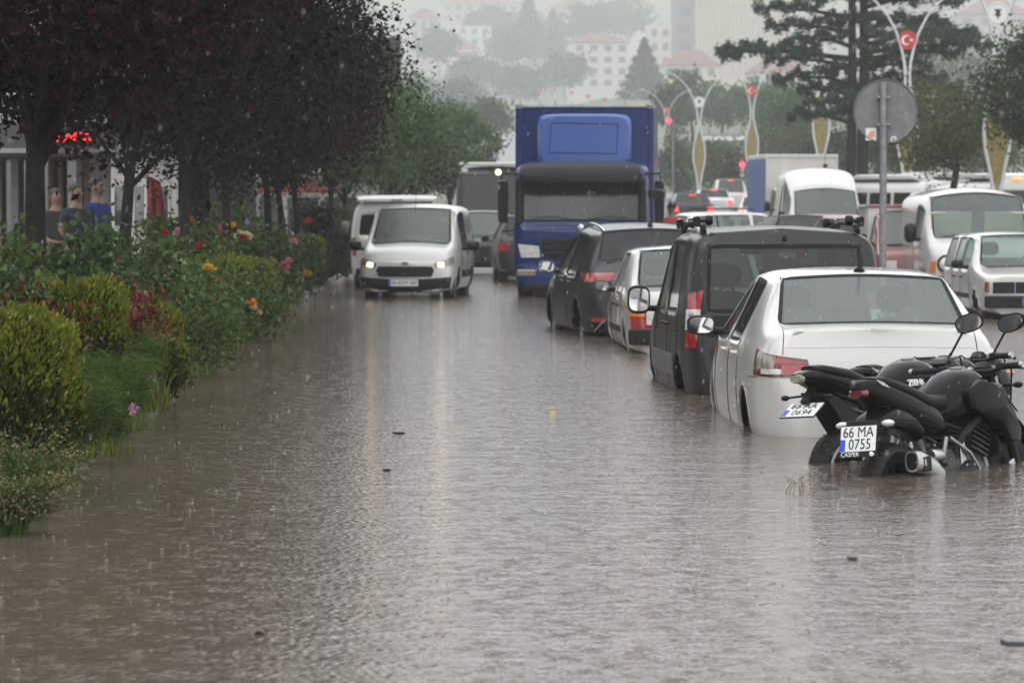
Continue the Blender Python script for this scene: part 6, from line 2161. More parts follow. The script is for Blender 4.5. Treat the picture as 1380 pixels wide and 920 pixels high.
px_tree('street_tree', 'small yellow-green tree between the two slender lamp posts', 985, 222, 22, 26, 218, 3500, .2, 'leaf_olive', None, .1, 40, .4, MT)
px_tree('street_tree', 'green tree behind the lamp post with the lattice in the cedar shade', 1120, 205, 40, 34, 175, 4500, .2, 'leaf_dark', None, .12, 45, .4, MT)
px_tree('street_tree', 'dim green tree right of the cedar trunks', 1185, 200, 36, 30, 170, 4000, .2, 'leaf_green', None, .12, 45, .4, MT)
px_tree('street_tree', 'pale green tree beyond the minibuses near the lamp post', 1330, 190, 55, 45, 190, 6000, .22, 'leaf_green', None, .12, 60, .5, MT)
px_tree('street_tree', 'broad dark green tree beside the olive tree', 1225, 190, 48, 42, 160, 5500, .2, 'leaf_dark', None, .12, 60, .42, MT)
HT = 'trees on the hazy hillside'


def conifer(label, px, py_top, py_bot, hw, d, n):
    k = F / d
    top, bot = P(px, py_top, d), P(px, py_bot, d)
    gzv = hill_z(bot.x, d)
    base = Vector((bot.x, d, gzv))
    t = thing('conifer_tree', label, 'tree', base, 0, HT)
    h_ = top.z - gzv
    u = RNG.uniform(0, 1, n) ** .6
    a = RNG.uniform(0, 6.283, n)
    lay = .55 + .45 * np.abs(np.sin(u * 26))
    rr = u * hw / k * lay * RNG.uniform(.3, 1.05, n) + .1
    C = np.stack([np.cos(a) * rr, np.sin(a) * rr, h_ * (1 - u * (1 - max(0, (bot.z - gzv)) / h_)) - rr * .25], 1)
    fast_quads('crown', leaf_quads(C, hw / k * .16, .5, .5), M['leaf_cedar'], t)
    G().tube([(0, 0, -.3), (0, 0, h_ * .95)], [.3, .04], 8).build('trunk', M['bark'], t)


conifer('broad dark conifer standing before the cream apartment house', 868, 52, 135, 46, 760, 9000)
conifer('tall faint conifer high on the hillside', 712, -10, 72, 38, 1450, 6000)
conifer('faint conifer right of the tall one on the hillside', 745, 15, 70, 34, 1500, 5000)
hill_list = [(780, 35, 40, 22, 1542), (830, 25, 40, 20, 1597), (690, 62, 36, 18, 1377), (640, 100, 34, 18, 1184), (590, 60, 26, 20, 1294), (560, 130, 30, 24, 909), (620, 135, 36, 22, 826),
             (660, 160, 30, 24, 350), (700, 110, 40, 16, 1102), (760, 95, 30, 16, 1157), (930, 130, 42, 30, 378), (975, 140, 36, 26, 364), (905, 145, 26, 22, 357), (1040, 135, 40, 26, 392),
             (720, 45, 40, 18, 1570), (660, 30, 30, 16, 1653), (1180, 140, 60, 30, 364), (1280, 110, 70, 32, 392), (1340, 90, 70, 34, 826), (1240, 70, 60, 26, 936), (600, 165, 34, 26, 308)]
hl_words = ['rain-faded tree on the slope below the crest houses', 'rain-faded tree on the slope left of the grey stair tower', 'dim green tree under the pink house', 'dim green tree left of the street end',
            'faint tree below the red-roofed row house', 'hazy tree right behind the dark sign box', 'hazy tree above the round clipped tree', 'hazy green tree left of the blue truck roof', 'faint tree over the truck roof',
            'faint tree beside the cream apartment house', 'hazy bushy tree under the low red-roofed house', 'hazy bushy tree between the slender lamp posts', 'hazy tree over the right truck corner',
            'hazy tree below the white red-roofed house', 'faint tree between the crest houses', 'faint tree just below the long crest house', 'hazy tree behind the cedar tiers', 'hazy tree between cedar and right lamp post',
            'hazy tree at the back of the right lamp post', 'hazy tree behind the upper cedar boughs', 'hazy tree left of the round clipped tree']
for i, (px, py, rx, rz, d) in enumerate(hill_list):
    px_tree('hill_tree', hl_words[i], px, py, rx, rz, d, 2600, .0012 * d + .1, 'leaf_green' if i % 3 else 'leaf_dark', None, .2, 45, rx / F * d * .2, HT)
# ================================================================== STREET FURNITURE
M['pole_white'] = mat('pole_white', (.50, .51, .52), .4, .2, var=.12, scale=4)
M['lattice_gold'] = mat('lattice_gold', (.20, .16, .055), .5, .2, var=.4, scale=14)
M['flag_red'] = mat('flag_red', (.38, .010, .018), .5)
M['disc_white'] = mat('disc_white', (.62, .63, .63), .5)
M['sign_back'] = mat('sign_back', (.15, .155, .16), .5, .3, var=.18, scale=9, bump=.1, bscale=60)


def disc_y(c, r, th, n=32):
    return G().lathe([(0, -th / 2), (r, -th / 2), (r, th / 2), (0, th / 2)], c, 'Y', n)


def lamp_post(label, red=True, detail=True):
    t = thing('lamp_post', label, 'lamp post', (0, 0, 0), 0, 'white double-arm lamp posts on the median')
    for s in (-1, 1):
        prof = [(.07, -.6), (.07, 1.2), (.075, 1.9), (.17, 2.5), (.30, 3.1), (.335, 3.55), (.30, 4.05), (.17, 4.6), (.08, 5.0), (.065, 5.4), (.10, 5.8), (.20, 6.25), (.36, 6.75), (.62, 7.25), (1.0, 7.7), (1.45, 8.05), (1.95, 8.28)]
        path = [(s * x, 0, z) for x, z in prof]
        arm = G().tube(path, [.045] * 11 + [.042, .04, .036, .033, .03, .028], 8 if detail else 6).build('arm', M['pole_white'], t, smooth=60)
        G().box((s * 2.05, 0, 8.30), (.50, .16, .06), rot=(0, -s * .22, 0)).build('lamp_head', M['pole_white'], arm, bevel=.02)
    lf = [(.0, 1.95), (.14, 2.45), (.27, 3.1), (.30, 3.55), (.27, 4.05), (.14, 4.6), (0, 4.95), (-.14, 4.6), (-.27, 4.05), (-.30, 3.55), (-.27, 3.1), (-.14, 2.45)]
    lat = G().prism(lf, .016, (0, -.008, 0)).build('lattice', M['lattice_gold'], t)
    br = G()

    def hw(z):
        return lerp_tab([(1.95, 0), (2.45, .14), (3.1, .27), (3.55, .30), (4.05, .27), (4.6, .14), (4.95, 0)], z)
    for k in range(14 if detail else 5):
        z = 2.2 + k * (2.5 / (14 if detail else 5))
        for s in (-1, 1):
            br.tube([(-s * hw(z), 0, z), (s * hw(z + .25), 0, z + .25)], .014, 5)
    br.build('lattice_bar', M['lattice_gold'], lat)
    dk = disc_y((0, 0, 6.5), .30, .07).build('emblem_disc', M['flag_red'] if red else M['disc_white'], t, smooth=40)
    for f_ in (-1, 1):
        if red:
            n = 20
            out = [(math.cos(R(40) + R(280) * k / n) * .155 - .045, math.sin(R(40) + R(280) * k / n) * .155) for k in range(n + 1)]
            inn = [(math.cos(R(52) + R(256) * k / n) * .125 - .008, math.sin(R(52) + R(256) * k / n) * .125) for k in range(n, -1, -1)]
            V = [(x * -f_, f_ * .040, 6.5 + z) for x, z in out + inn]
            m_ = len(out)
            Fc = [(k, k + 1, 2 * m_ - 2 - k, 2 * m_ - 1 - k) for k in range(m_ - 1)]
            mk('crescent', V, Fc, M['white_print'], dk)
            st = []
            for k in range(10):
                r_ = .07 if k % 2 == 0 else .028
                a = math.pi / 2 + k * math.pi / 5 + .3
                st.append((-f_ * (.12 + r_ * math.cos(a)), f_ * .040, 6.5 + r_ * math.sin(a)))
            st.append((-f_ * .12, f_ * .040, 6.5))
            mk('star', st, [(k, (k + 1) % 10, 10) for k in range(10)], M['white_print'], dk)
        else:
            em = [(-.10, .13), (-.03, .11), (0, .14), (.03, .11), (.10, .13), (.06, .05), (.04, .02), (.10, -.02), (.03, -.06), (0, -.15), (-.03, -.06), (-.10, -.02), (-.04, .02), (-.06, .05)]
            V = [(x, f_ * .040, 6.5 + z) for x, z in em] + [(0, f_ * .040, 6.51)]
            mk('emblem', V, [(k, (k + 1) % 14, 14) for k in range(14)], M['ink'], dk)
            G().lathe([(.245, f_ * .036), (.26, f_ * .036), (.26, f_ * .041), (.245, f_ * .041), (.245, f_ * .036)], (0, 0, 6.5), 'Y', 30).build('emblem_ring', M['galvanised'], dk)
    return t


# pixel column and row of the emblem disc, distance
posts = [(1343, 20, 94, 0, 'lamp post with a white emblem disc rising above the old panel van'),
         (1222, 55, 118, 1, 'lamp post with a red crescent disc above the round sign'),
         (1106, 70, 150, 0, 'lamp post with a gold lattice in front of the cedar trunks'),
         (1013, 123, 196, 1, 'lamp post with a red crescent disc left of the cedar'),
         (942, 138, 208, 0, 'slender lamp post with a white emblem disc right of the blue truck'),
         (898, 149, 340, 1, 'lamp post with a red disc just above the blue truck corner')]
far = [(868, 150, 390), (842, 152, 450), (815, 150, 510), (792, 148, 570), (770, 146, 630), (748, 143, 690), (728, 140, 740), (705, 133, 800), (683, 128, 850), (665, 123, 900)]
protos = {1: None, 0: None}
for px, py, d, red, lab in posts:
    if protos[red] is None:
        t = protos[red] = lamp_post(lab, bool(red))
    else:
        t = copy_tree(protos[red])
        t['label'] = lab
    q = P(px, py, d)
    t.location = (q.x, d, q.z - 6.5)
    t.rotation_euler[2] = R(random.uniform(-3, 3))
fp = None
for i, (px, py, d) in enumerate(far):
    if fp is None:
        fp = t = lamp_post('faint distant lamp post, next up the street from the red disc at the truck corner', True, False)
    else:
        t = copy_tree(fp)
        t['label'] = 'faint distant lamp post, ' + ('second third fourth fifth sixth seventh eighth ninth tenth'.split())[i - 1] + ' up the street from the red disc at the truck corner'
    q = P(px, py, d)
    t.location = (q.x, d, max(q.z - 6.5, hill_z(q.x, d) - .2))

# ---- the back of a round traffic sign
d = 43.5
q = P(1190, 0, d)
t = thing('traffic_sign', 'round grey back of a traffic sign on a steel post with two small stickers', 'sign', (q.x, d, gz(d)))
zc = P(0, 150, d).z - gz(d)
G().tube([(0, .03, -.3), (0, .03, zc + .34)], .043, 16).build('post', M['dull_steel'], t, smooth=60)
pl = G().lathe([(0, .0), (.355, .0), (.372, -.014), (.376, -.012), (.376, .006), (.365, .010), (0, .010)], (.03, .085, zc), 'Y', 48).build('sign_plate', M['sign_back'], t, smooth=30)
for dz in (-.16, .16):
    G().box((.0, .05, zc + dz), (.16, .06, .035)).build('bracket', M['dull_steel'], t, bevel=.005)
st = G().box((-.14, .080, zc - .27), (.125, .004, .145)).build('sticker', M['disc_white'], pl)
G().prism([(-.04, -.02), (.0, .035), (.045, .03), (.03, .0), (.05, -.03), (.0, -.045)], .002, (-.14, .075, zc - .265)).build('sticker_mark', M['amber_lens'], pl)
disc_y((.125, .081, zc - .33), .038, .004, 20).build('sticker', M['disc_white'], pl)
disc_y((.125, .078, zc - .33), .022, .002, 20).build('sticker_mark', M['galvanised'], pl)


# ---- traffic lights showing red
def signal(label, px, py, d, arm=0.0):
    q = P(px, py, d)
    b0 = gz(d)
    t = thing('traffic_light', label, 'traffic light', (q.x, d, b0), 0, 'traffic lights on red')
    z = q.z - b0
    G().tube([(.25, .1, -.2), (.25, .1, z + .1)], .05, 10).tube([(.25, .1, z - .2), (0, .1, z - .2)], .03, 8).build('post', M['dull_steel'], t, smooth=60)
    hd = G().box((0, .05, z - .27), (.30, .18, .84)).build('signal_head', M['satin_black'], t, bevel=.03)
    for k, mm in enumerate(('signal_red', 'smoke_lens', 'smoke_lens')):
        disc_y((0, -.045, z - .27 * k), .125 if k else .14, .02, 20).build('lens', M[mm], hd, smooth=40)


signal('red traffic light above the corner of the blue truck', 901, 163, 215)
signal('red traffic light between the two slender lamp posts', 1000, 222, 185)
signal('small red traffic light right of the lamp post with the crescent disc', 1007, 214, 230)

# ---- dark sign box on an arm, showing beside the purple trees
d = 98
q = P(522, 82, d)
t = thing('sign_box', 'dark boxed sign with a pale edge on a pole behind the purple trees', 'sign', (-4.5, d, .1))
zz = q.z - .1
G().box((q.x + 4.5, 0, zz), (.72, .16, 1.2)).build('panel', mat('sign_dark', (.035, .022, .024), .5, var=.3, scale=6), t, bevel=.015)
for sx in (-1, 1):
    G().box((q.x + 4.5 + sx * .375, -.01, zz), (.035, .20, 1.26)).build('edge', M['galvanised'], t)
G().tube([(0, 0, -.2), (0, 0, zz + .1)], .07, 12).build('pole', M['dull_steel'], t, smooth=60)
G().tube([(0, .02, zz), (q.x + 4.5, .02, zz)], .04, 10).build('arm', M['dull_steel'], t, smooth=60)

# ================================================================== BUILDINGS BY THE STREET
M['plaster_white'] = mat('plaster_white', (.50, .49, .47), .8, var=.15, scale=2, bump=.1)
M['plaster_beige'] = mat('plaster_beige', (.36, .32, .27), .85, var=.2, scale=1.5, bump=.1)
M['plaster_cream'] = mat('plaster_cream', (.50, .44, .33), .85, var=.12, scale=.6)
M['concrete'] = mat('concrete', (.22, .215, .21), .85, var=.25, scale=1.5, bump=.2)
M['wood_brown'] = mat('wood_brown', (.13, .07, .035), .6, var=.3, scale=12)
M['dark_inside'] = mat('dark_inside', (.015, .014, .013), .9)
M['shop_glass'] = mat('shop_glass', (.05, .06, .065), .08, coat=1.0)
M['roof_red'] = mat('roof_red', (.17, .085, .065), .85, var=.3, scale=1.2)
M['red_cloth'] = mat('red_cloth', (.16, .012, .016), .8, var=.25, scale=5)
M['red_board'] = mat('red_board', (.45, .10, .09), .6, var=.2, scale=3)
M['win_far'] = mat('win_far', (.10, .115, .125), .2)


M['shop_shade_grey'] = mat('shop_shade_grey', (.26, .255, .25), .8, var=.15)  # white pier plaster greyed: shade of canopy and trees put into the colour


def shop():
    y0 = 57.0
    t = thing('shop_building', 'shop building with dark doorway, canopy and balcony behind the purple trees', 'building', (-6.3, y0, .16))
    X = lambda px: (px - 690) / F * y0 + 6.3
    Z = lambda py: EYE + (HOR - py) / F * y0 - .16
    # wall around the openings: piers, lintel, upper storey
    wl = mat('shop_wall', (.25, .23, .21), .8, var=.2, scale=2)
    G().box((-2.6, 6, 6.2), (8.4, 12, 5.6)).build('wall', wl, t)
    G().box((-2.6, 6.6, 1.65), (8.3, 10.6, 3.3)).build('wall', M['dark_inside'], t)  # solid near-black block: the darkness inside the shop painted as colour
    for a, b_, mm in ((-30, 2, 'plaster_beige'), (16, 26, 'concrete'), (46, 54, 'wood_brown'), (66, 72, 'wood_brown'), (80, 85, 'wood_brown'), (104, 112, 'concrete'), (114, 122, 'wood_brown'), (122, 148, 'shop_shade_grey')):
        G().box(((X(a) + X(b_)) / 2, .05, 1.4), (X(b_) - X(a), .24, 2.8)).build('pier', M[mm], t, bevel=.01)
    for a, b_ in ((2, 16), (26, 46), (54, 66), (85, 104)):
        p = G().box(((X(a) + X(b_)) / 2, .28, 1.3), (X(b_) - X(a), .02, 2.4)).build('shop_window' if b_ != 104 else 'door', M['shop_glass'], t)
        G().box(((X(a) + X(b_)) / 2, .24, 1.0), (X(b_) - X(a), .05, .06)).build('rail', M['wood_brown'], p)
    cn = G().box((-1.2, -.9, Z(192)), (4.0, 2.0, .50)).build('canopy', mat('canopy_dark', (.05, .047, .045), .7, var=.2), t, bevel=.02)
    G().box((-1.2, -1.93, Z(206)), (4.04, .06, .07)).build('canopy_edge', M['concrete'], cn)
    # balcony with slab, posts and rails
    G().box((-1.5, -.7, Z(165)), (4.4, 1.6, .14)).build('balcony_slab', M['concrete'], t)
    for k in range(12):
        x = -3.5 + k * .36
        G().box((x, -1.42, Z(140)), (.035, .035, .62)).build('baluster', M['galvanised'], t)
    for py in (148, 132, 114):
        G().box((-1.5, -1.42, Z(py)), (4.3, .05, .05)).build('balcony_rail', M['galvanised'], t)
    for k in range(4):
        G().box((-3.2 + k * 1.2, -.02, Z(120)), (.8, .08, 1.2)).build('window', M['shop_glass'], t)


shop()

# red running-light board below the canopy edge; the lamps of its display are lit
d = 54.8
q = P(95, 185, d)
t = thing('led_sign', 'red light display board on the dark shop canopy', 'sign', (q.x, d, q.z))
G().box((0, .04, 0), (.78, .08, .24)).build('housing', M['satin_black'], t, bevel=.01)
segs = [(-.31, .05, .10, .03, .5), (-.30, -.01, .03, .09, .2), (-.25, .02, .03, .08, -.5), (-.20, -.03, .08, .03, .9), (-.17, .03, .03, .08, 0), (-.11, -.02, .03, .10, -.3), (-.06, .03, .07, .03, .4),
        (-.05, -.03, .03, .07, .5), (.01, .02, .03, .08, -.6), (.06, .04, .08, .03, -.3), (.07, -.02, .03, .09, .4), (.13, .0, .03, .09, -.7), (.18, .05, .07, .03, .2), (.20, -.03, .08, .03, .3), (.25, .04, .09, .03, 0), (.30, .0, .03, .12, .1)]
for (x, z, a, b_, rr) in segs:
    G().box((x, -.008, z), (a, .012, b_), rot=(0, rr, 0)).build('light_segment', M['led_red'], t)

# white kiosk with small panes and a red cloth hanging beside it
d = 53.0
kk = lambda px, py: P(px, py, d)
a, b_ = kk(150, 0).x, kk(232, 0).x
t = thing('kiosk', 'white panelled kiosk with small windows behind the straight grey trunk', 'kiosk', ((a + b_) / 2, d, .16))
w_ = b_ - a
G().box((0, .5, 1.1), (w_, 1.0, 2.2)).build('wall', M['plaster_white'], t, bevel=.01)
G().box((0, .45, 2.26), (w_ + .25, 1.3, .12)).build('roof', M['concrete'], t, bevel=.02)
for i in range(3):
    x = -w_ / 2 + w_ * (.17 + .33 * i)
    f_ = G().box((x, -.015, 1.45), (w_ * .24, .03, .55)).build('window', M['shop_glass'], t)
    for s in (-1, 1):
        G().box((x + s * w_ * .125, -.02, 1.45), (.03, .05, .6)).build('frame', M['plaster_white'], f_)
    G().box((x, -.015, .62), (w_ * .24, .025, .75)).build('door_panel', mat('kiosk_panel', (.40, .39, .37), .7, var=.15) if i == 0 else bpy.data.materials['kiosk_panel'], t, bevel=.008)
q = P(207, 280, 50.5)
g = G()
V, Fc = [], []
n, mrow = 12, 14
for r_ in range(mrow + 1):
    for c in range(n + 1):
        u, v = c / n, r_ / mrow
        wd = .20 + .12 * v
        V.append((q.x - wd / 2 + wd * u + .06 * v, 50.5 + .05 * math.sin(u * 15 + v * 2) * (.4 + v), q.z + .45 - .86 * v - .10 * u * (1 - v)))
for r_ in range(mrow):
    for c in range(n):
        k = r_ * (n + 1) + c
        Fc.append((k, k + 1, k + n + 2, k + n + 1))
t = thing('hanging_cloth', 'red cloth flag hanging limp from a short pole beside the kiosk', 'flag', (0, 0, 0))
o = mk('cloth', V, Fc, M['red_cloth'], t, 180)
so = o.modifiers.new('thick', 'SOLIDIFY')
so.thickness = .006
G().tube([(q.x - .10, 50.53, .1), (q.x - .10, 50.53, q.z + .62)], .025, 10).build('pole', M['pole_white'], t, smooth=60)


def shop_row():
    y0 = 118
    t = thing('shop_row', 'pale row of shops with a red sign board seen between the trunks', 'building', (-7.2, y0, gz(y0)))
    G().box((0, 5, 2.6), (7.4, 10, 5.2)).build('wall', M['plaster_white'], t)
    G().box((.4, -.06, 2.0), (3.2, .12, .32)).build('sign_board', M['red_board'], t)
    G().box((-2.4, -.06, 2.0), (1.6, .12, .32)).build('sign_board', M['disc_white'], t)
    for k in range(6):
        f_ = G().box((-3.1 + k * 1.22, -.03, .95), (1.0, .06, 1.5)).build('shop_window', M['shop_glass'], t)
        G().box((-3.1 + k * 1.22, -.07, .55), (1.02, .03, .05)).build('rail', M['galvanised'], f_)
    for k in range(5):
        G().box((-3.0 + k * 1.45, -.03, 3.6), (.8, .06, 1.2)).build('window', M['win_far'], t)
    G().box((0, -.5, 2.36), (7.4, 1.2, .10)).build('canopy', M['galvanised'], t)


shop_row()
d = 76
a, b_ = P(354, 0, d).x, P(388, 0, d).x
t = thing('concrete_pillar', 'bare grey concrete pillar standing behind the purple trees', 'pillar', ((a + b_) / 2 - .6, d, .14))
G().box((0, .2, 1.6), (b_ - a, .4, 3.2)).build('shaft', M['concrete'], t, bevel=.02)
G().box((0, .2, .1), (b_ - a + .1, .5, .2)).build('plinth', M['concrete'], t, bevel=.02)
t = thing('side_building', 'beige street building rising behind the purple crowns', 'building', (-13.2, 82, .16))
G().box((0, 8, 5), (9.6, 20, 10)).build('wall', M['plaster_beige'], t)
for k in range(4):
    for r_ in range(3):
        G().box((4.82, 1 + k * 4, 2 + r_ * 3), (.06, 1.4, 1.5)).build('window', M['win_far'], t)
        G().box((-3.4 + k * 2.3, -2.02, 2 + r_ * 3), (1.3, .06, 1.5)).build('window', M['win_far'], t)


# ================================================================== HILLSIDE
def hip_roof(g, w_, dp, z0, h, ov=.5):
    a, b_ = w_ / 2 + ov, dp / 2 + ov
    r_ = max(.1, a - b_) if a > b_ else .1
    V = [(-a, -b_, z0), (a, -b_, z0), (a, b_, z0), (-a, b_, z0), (-r_, 0, z0 + h), (r_, 0, z0 + h), (-a, -b_, z0 - .2), (a, -b_, z0 - .2), (a, b_, z0 - .2), (-a, b_, z0 - .2)]
    g.add(V, [(0, 1, 5, 4), (1, 2, 5), (2, 3, 4, 5), (3, 0, 4), (6, 7, 1, 0), (7, 8, 2, 1), (8, 9, 3, 2), (9, 6, 0, 3), (9, 8, 7, 6)])
    return g


def house(label, px0, px1, pyt, pyb, d, wm, roof=True, cols=3, rows=3, roof_h=2.2, yaw=0, group=None, fins=0, band=None, name='house'):
    a, b_ = P(px0, pyt, d), P(px1, pyb, d)
    x = (a.x + b_.x) / 2
    w_ = b_.x - a.x
    zg = min(b_.z, hill_z(x, d)) - 3
    t = thing(name, label, 'building', (x, d, zg), R(yaw), group)
    H = a.z - zg
    dp = max(8, w_ * .7)
    G().box((0, dp / 2, H / 2), (w_, dp, H)).build('wall', M[wm], t)
    vis = a.z - b_.z
    if roof:
        o = hip_roof(G(), w_, dp, H + .02, roof_h * 2.1).build('roof', M['roof_red'], t)
        o.location.y = dp / 2
    for r_ in range(rows):
        for c in range(cols):
            zz = H - vis + (r_ + .5) * vis / rows
            xx = -w_ / 2 + (c + .5) * w_ / cols
            wn = G().box((xx, -.02, zz), (w_ / cols * .5, .08, vis / rows * .52)).build('window', M['win_far'], t)
            G().box((xx, -.08, zz - vis / rows * .28), (w_ / cols * .56, .12, .10)).build('sill', M['plaster_white'], wn)
    if fins:
        for k in range(fins):
            xx = -w_ / 2 + (k + .5) * w_ / fins
            G().box((xx, -.12, H - vis * .55), (w_ / fins * .34, .24, vis * 1.05)).build('facade_fin', M['plaster_beige'], t)
    if band:
        G().box((0, -.08, H - vis * .28), (w_ * .98, .12, vis * .22)).build('sign_board', M[band], t)
    return t


HG = 'pale houses on the hazy hillside'
house('tall striped office tower with vertical fins on the hazy hill', 940, 1062, -40, 96, 1145, 'plaster_cream', False, 0, 0, fins=22, name='office_tower')
house('plain grey stair tower attached beside the striped office tower', 905, 939, -40, 75, 1165, 'concrete', False, 1, 5, name='stair_tower')
house('cream apartment house with balconies and red hip roof on the hill', 771, 848, 58, 120, 1247, 'plaster_white', True, 4, 4, 1.6, 8)
house('yellowish block with blank wall left of the grey stair tower', 874, 904, 36, 92, 1276, 'plaster_cream', False, 2, 3)
house('low house with a broad red roof below the striped tower', 892, 968, 88, 128, 986, 'plaster_cream', True, 4, 2, 2.0, -6)
house('white house with a red hip roof left of the cedar', 1012, 1090, 98, 142, 928, 'plaster_white', True, 5, 2, 2.2, 5)
house('long low dark building with a pale sign band at the street bend', 945, 1004, 180, 205, 330, 'concrete', False, 5, 1, band='disc_white')
house('faint pink house with red ground floor board high on the slope', 598, 645, 66, 98, 1450, 'plaster_white', True, 4, 2, 1.6, 0, HG, band='red_board')
house('faint row house with red roof near the top left of the slope', 552, 592, 24, 72, 1566, 'plaster_beige', True, 3, 3, 1.8, 0, HG)
house('faint white house stepping down beside the tall conifer', 602, 662, 36, 64, 1624, 'plaster_white', False, 4, 2, 0, 6, HG)
house('faint long house with pinkish roof on the crest', 596, 700, 6, 30, 1856, 'plaster_beige', True, 7, 2, 2.2, 0, HG)
house('faint cream house with a gable on the crest right of the conifers', 735, 800, 14, 40, 1740, 'plaster_cream', True, 4, 2, 2.4, -5, HG)
house('faint pale house on the crest left of the striped tower', 815, 880, 8, 40, 1711, 'plaster_white', True, 4, 2, 2.2, 4, HG)
house('faint low white house above the street end', 562, 600, 128, 146, 1160, 'plaster_white', False, 3, 1, 0, 0, HG)
house('hazy pale house behind the cedar crown', 1180, 1270, -6, 60, 1218, 'plaster_beige', True, 4, 3, 2.6, 0, HG)
house('hazy house at the upper right behind the lamp arms', 1290, 1390, 20, 80, 1247, 'plaster_beige', True, 4, 3, 2.6, 0, HG)


# ================================================================== PEOPLE
def person(label, x, y, z, rz, h, shirt, trousers, hair, skin=(.15, .09, .062), arms='down', coat=False):
    t = thing('person', label, 'person', (x, y, z), rz)
    k = h / 1.75
    J = {}

    def skinned(name, pts, edges, mt, root=0):
        me = bpy.data.meshes.new(name)
        me.from_pydata([Vector(p[:3]) * k for p in pts], edges, [])
        o = link_mesh(name, me, mt, t)
        o.modifiers.new('skin', 'SKIN')
        for i, p in enumerate(pts):
            sv = me.skin_vertices[0].data[i]
            sv.radius = (p[3] * k, p[4] * k if len(p) > 4 else p[3] * k)
            sv.use_root = (i == root)
        sb = o.modifiers.new('sub', 'SUBSURF')
        sb.levels = sb.render_levels = 2
        me.polygons.foreach_set('use_smooth', [True] * len(me.polygons))
        o.modifiers['skin'].use_smooth_shade = True
        return o
    # pelvis, spine, neck, head
    pts = [(0, 0, .95, .14, .11), (0, .0, 1.15, .13, .10), (0, 0, 1.36, .16, .105), (0, 0, 1.47, .07), (0, .0, 1.54, .055), (0, -.01, 1.60, .075, .085), (0, -.005, 1.68, .078, .092), (0, 0, 1.735, .05, .06)]
    ed = [(i, i + 1) for i in range(7)]
    for s in (-1, 1):
        b0 = len(pts)
        if arms == 'down':
            arm = [(s * .19, 0, 1.40, .055), (s * .24, .02, 1.14, .043), (s * .22, -.08, .90, .032), (s * .21, -.10, .83, .035, .02)]
        else:
            arm = [(s * .19, 0, 1.40, .055), (s * .25, .03, 1.14, .043), (s * .12, -.16, 1.02, .032), (s * .06, -.19, 1.02, .035, .02)]
        pts += arm
        ed += [(2, b0), (b0, b0 + 1), (b0 + 1, b0 + 2), (b0 + 2, b0 + 3)]
        hv = Vector(arm[3][:3])
        dv = (hv - Vector(arm[2][:3])).normalized()
        for q in range(5):
            off = (q - 2) * .017
            tip = hv + dv * ((.085, .095, .09, .08)[q - 1] if q else .05) + Vector((0, off * (1 if q else 2.2), -.01))
            pts.append((*tip, .009))
            ed.append((b0 + 3, len(pts) - 1))
        l0 = len(pts)
        pts += [(s * .10, 0, .88, .085), (s * .105, -.01, .50, .058), (s * .11, .01, .10, .04), (s * .115, -.10, .04, .035, .03)]
        ed += [(0, l0), (l0, l0 + 1), (l0 + 1, l0 + 2), (l0 + 2, l0 + 3)]
    sk = mat('skin', skin, .5) if 'skin' not in bpy.data.materials else bpy.data.materials['skin']
    skinned('body', pts, ed, sk)
    sl = .0
    sp = [(0, 0, .93, .165, .13), (0, 0, 1.12, .16, .125), (0, 0, 1.34, .185, .125), (0, 0, 1.46, .085)]
    se = [(0, 1), (1, 2), (2, 3)]
    for s in (-1, 1):
        b0 = len(sp)
        sp += [(s * .19, 0, 1.40, .072), (s * .225, .012, 1.24, .065)]
        se += [(2, b0), (b0, b0 + 1)]
        if coat:
            sp += [(s * .245, .02, 1.14, .058), (s * .22, -.08, .92, .05)]
            se += [(b0 + 1, b0 + 2), (b0 + 2, b0 + 3)]
    skinned('shirt', sp, se, shirt, 1)
    tp = [(0, 0, .96, .15, .12)]
    te = []
    for s in (-1, 1):
        b0 = len(tp)
        tp += [(s * .10, 0, .86, .10), (s * .105, -.01, .50, .075), (s * .11, .01, .09, .062)]
        te += [(0, b0), (b0, b0 + 1), (b0 + 1, b0 + 2)]
    skinned('trousers', tp, te, trousers)
    hm = mat('hair_dark', (.02, .015, .012), .6) if 'hair_dark' not in bpy.data.materials else bpy.data.materials['hair_dark']
    g = G()
    g.ball((0, .028 * k, 1.705 * k), (.088 * k, .092 * k, .075 * k), 14, 10)
    g.build('hair', hm, t, smooth=80)
    for s in (-1, 1):
        G().ball((s * .033 * k, -.092 * k, 1.655 * k), .007 * k, 8, 6).build('eye', M['ink'], t, smooth=80)
        G().ball((s * .088 * k, 0, 1.645 * k), (.012 * k, .022 * k, .032 * k), 8, 6).build('ear', sk, t, smooth=80)
    G().ball((0, -.105 * k, 1.63 * k), (.014 * k, .022 * k, .025 * k), 8, 6).build('nose', sk, t, smooth=80)
    G().ball((0, -.090 * k, 1.588 * k), (.026 * k, .010 * k, .008 * k), 8, 6).build('mouth', mat('lip', (.25, .10, .08), .5) if 'lip' not in bpy.data.materials else bpy.data.materials['lip'], t, smooth=80)
    for s in (-1, 1):
        G().loft([(-.17 * k, .035 * k, .035 * k, .03 * k, 2.5, s * .115 * k), (-.10 * k, .045 * k, .045 * k, .045 * k, 2.5, s * .115 * k), (.05 * k, .05 * k, .04 * k, .05 * k, 2.5, s * .112 * k)], 12).build('shoe', M['satin_black'], t, smooth=60)
    return t


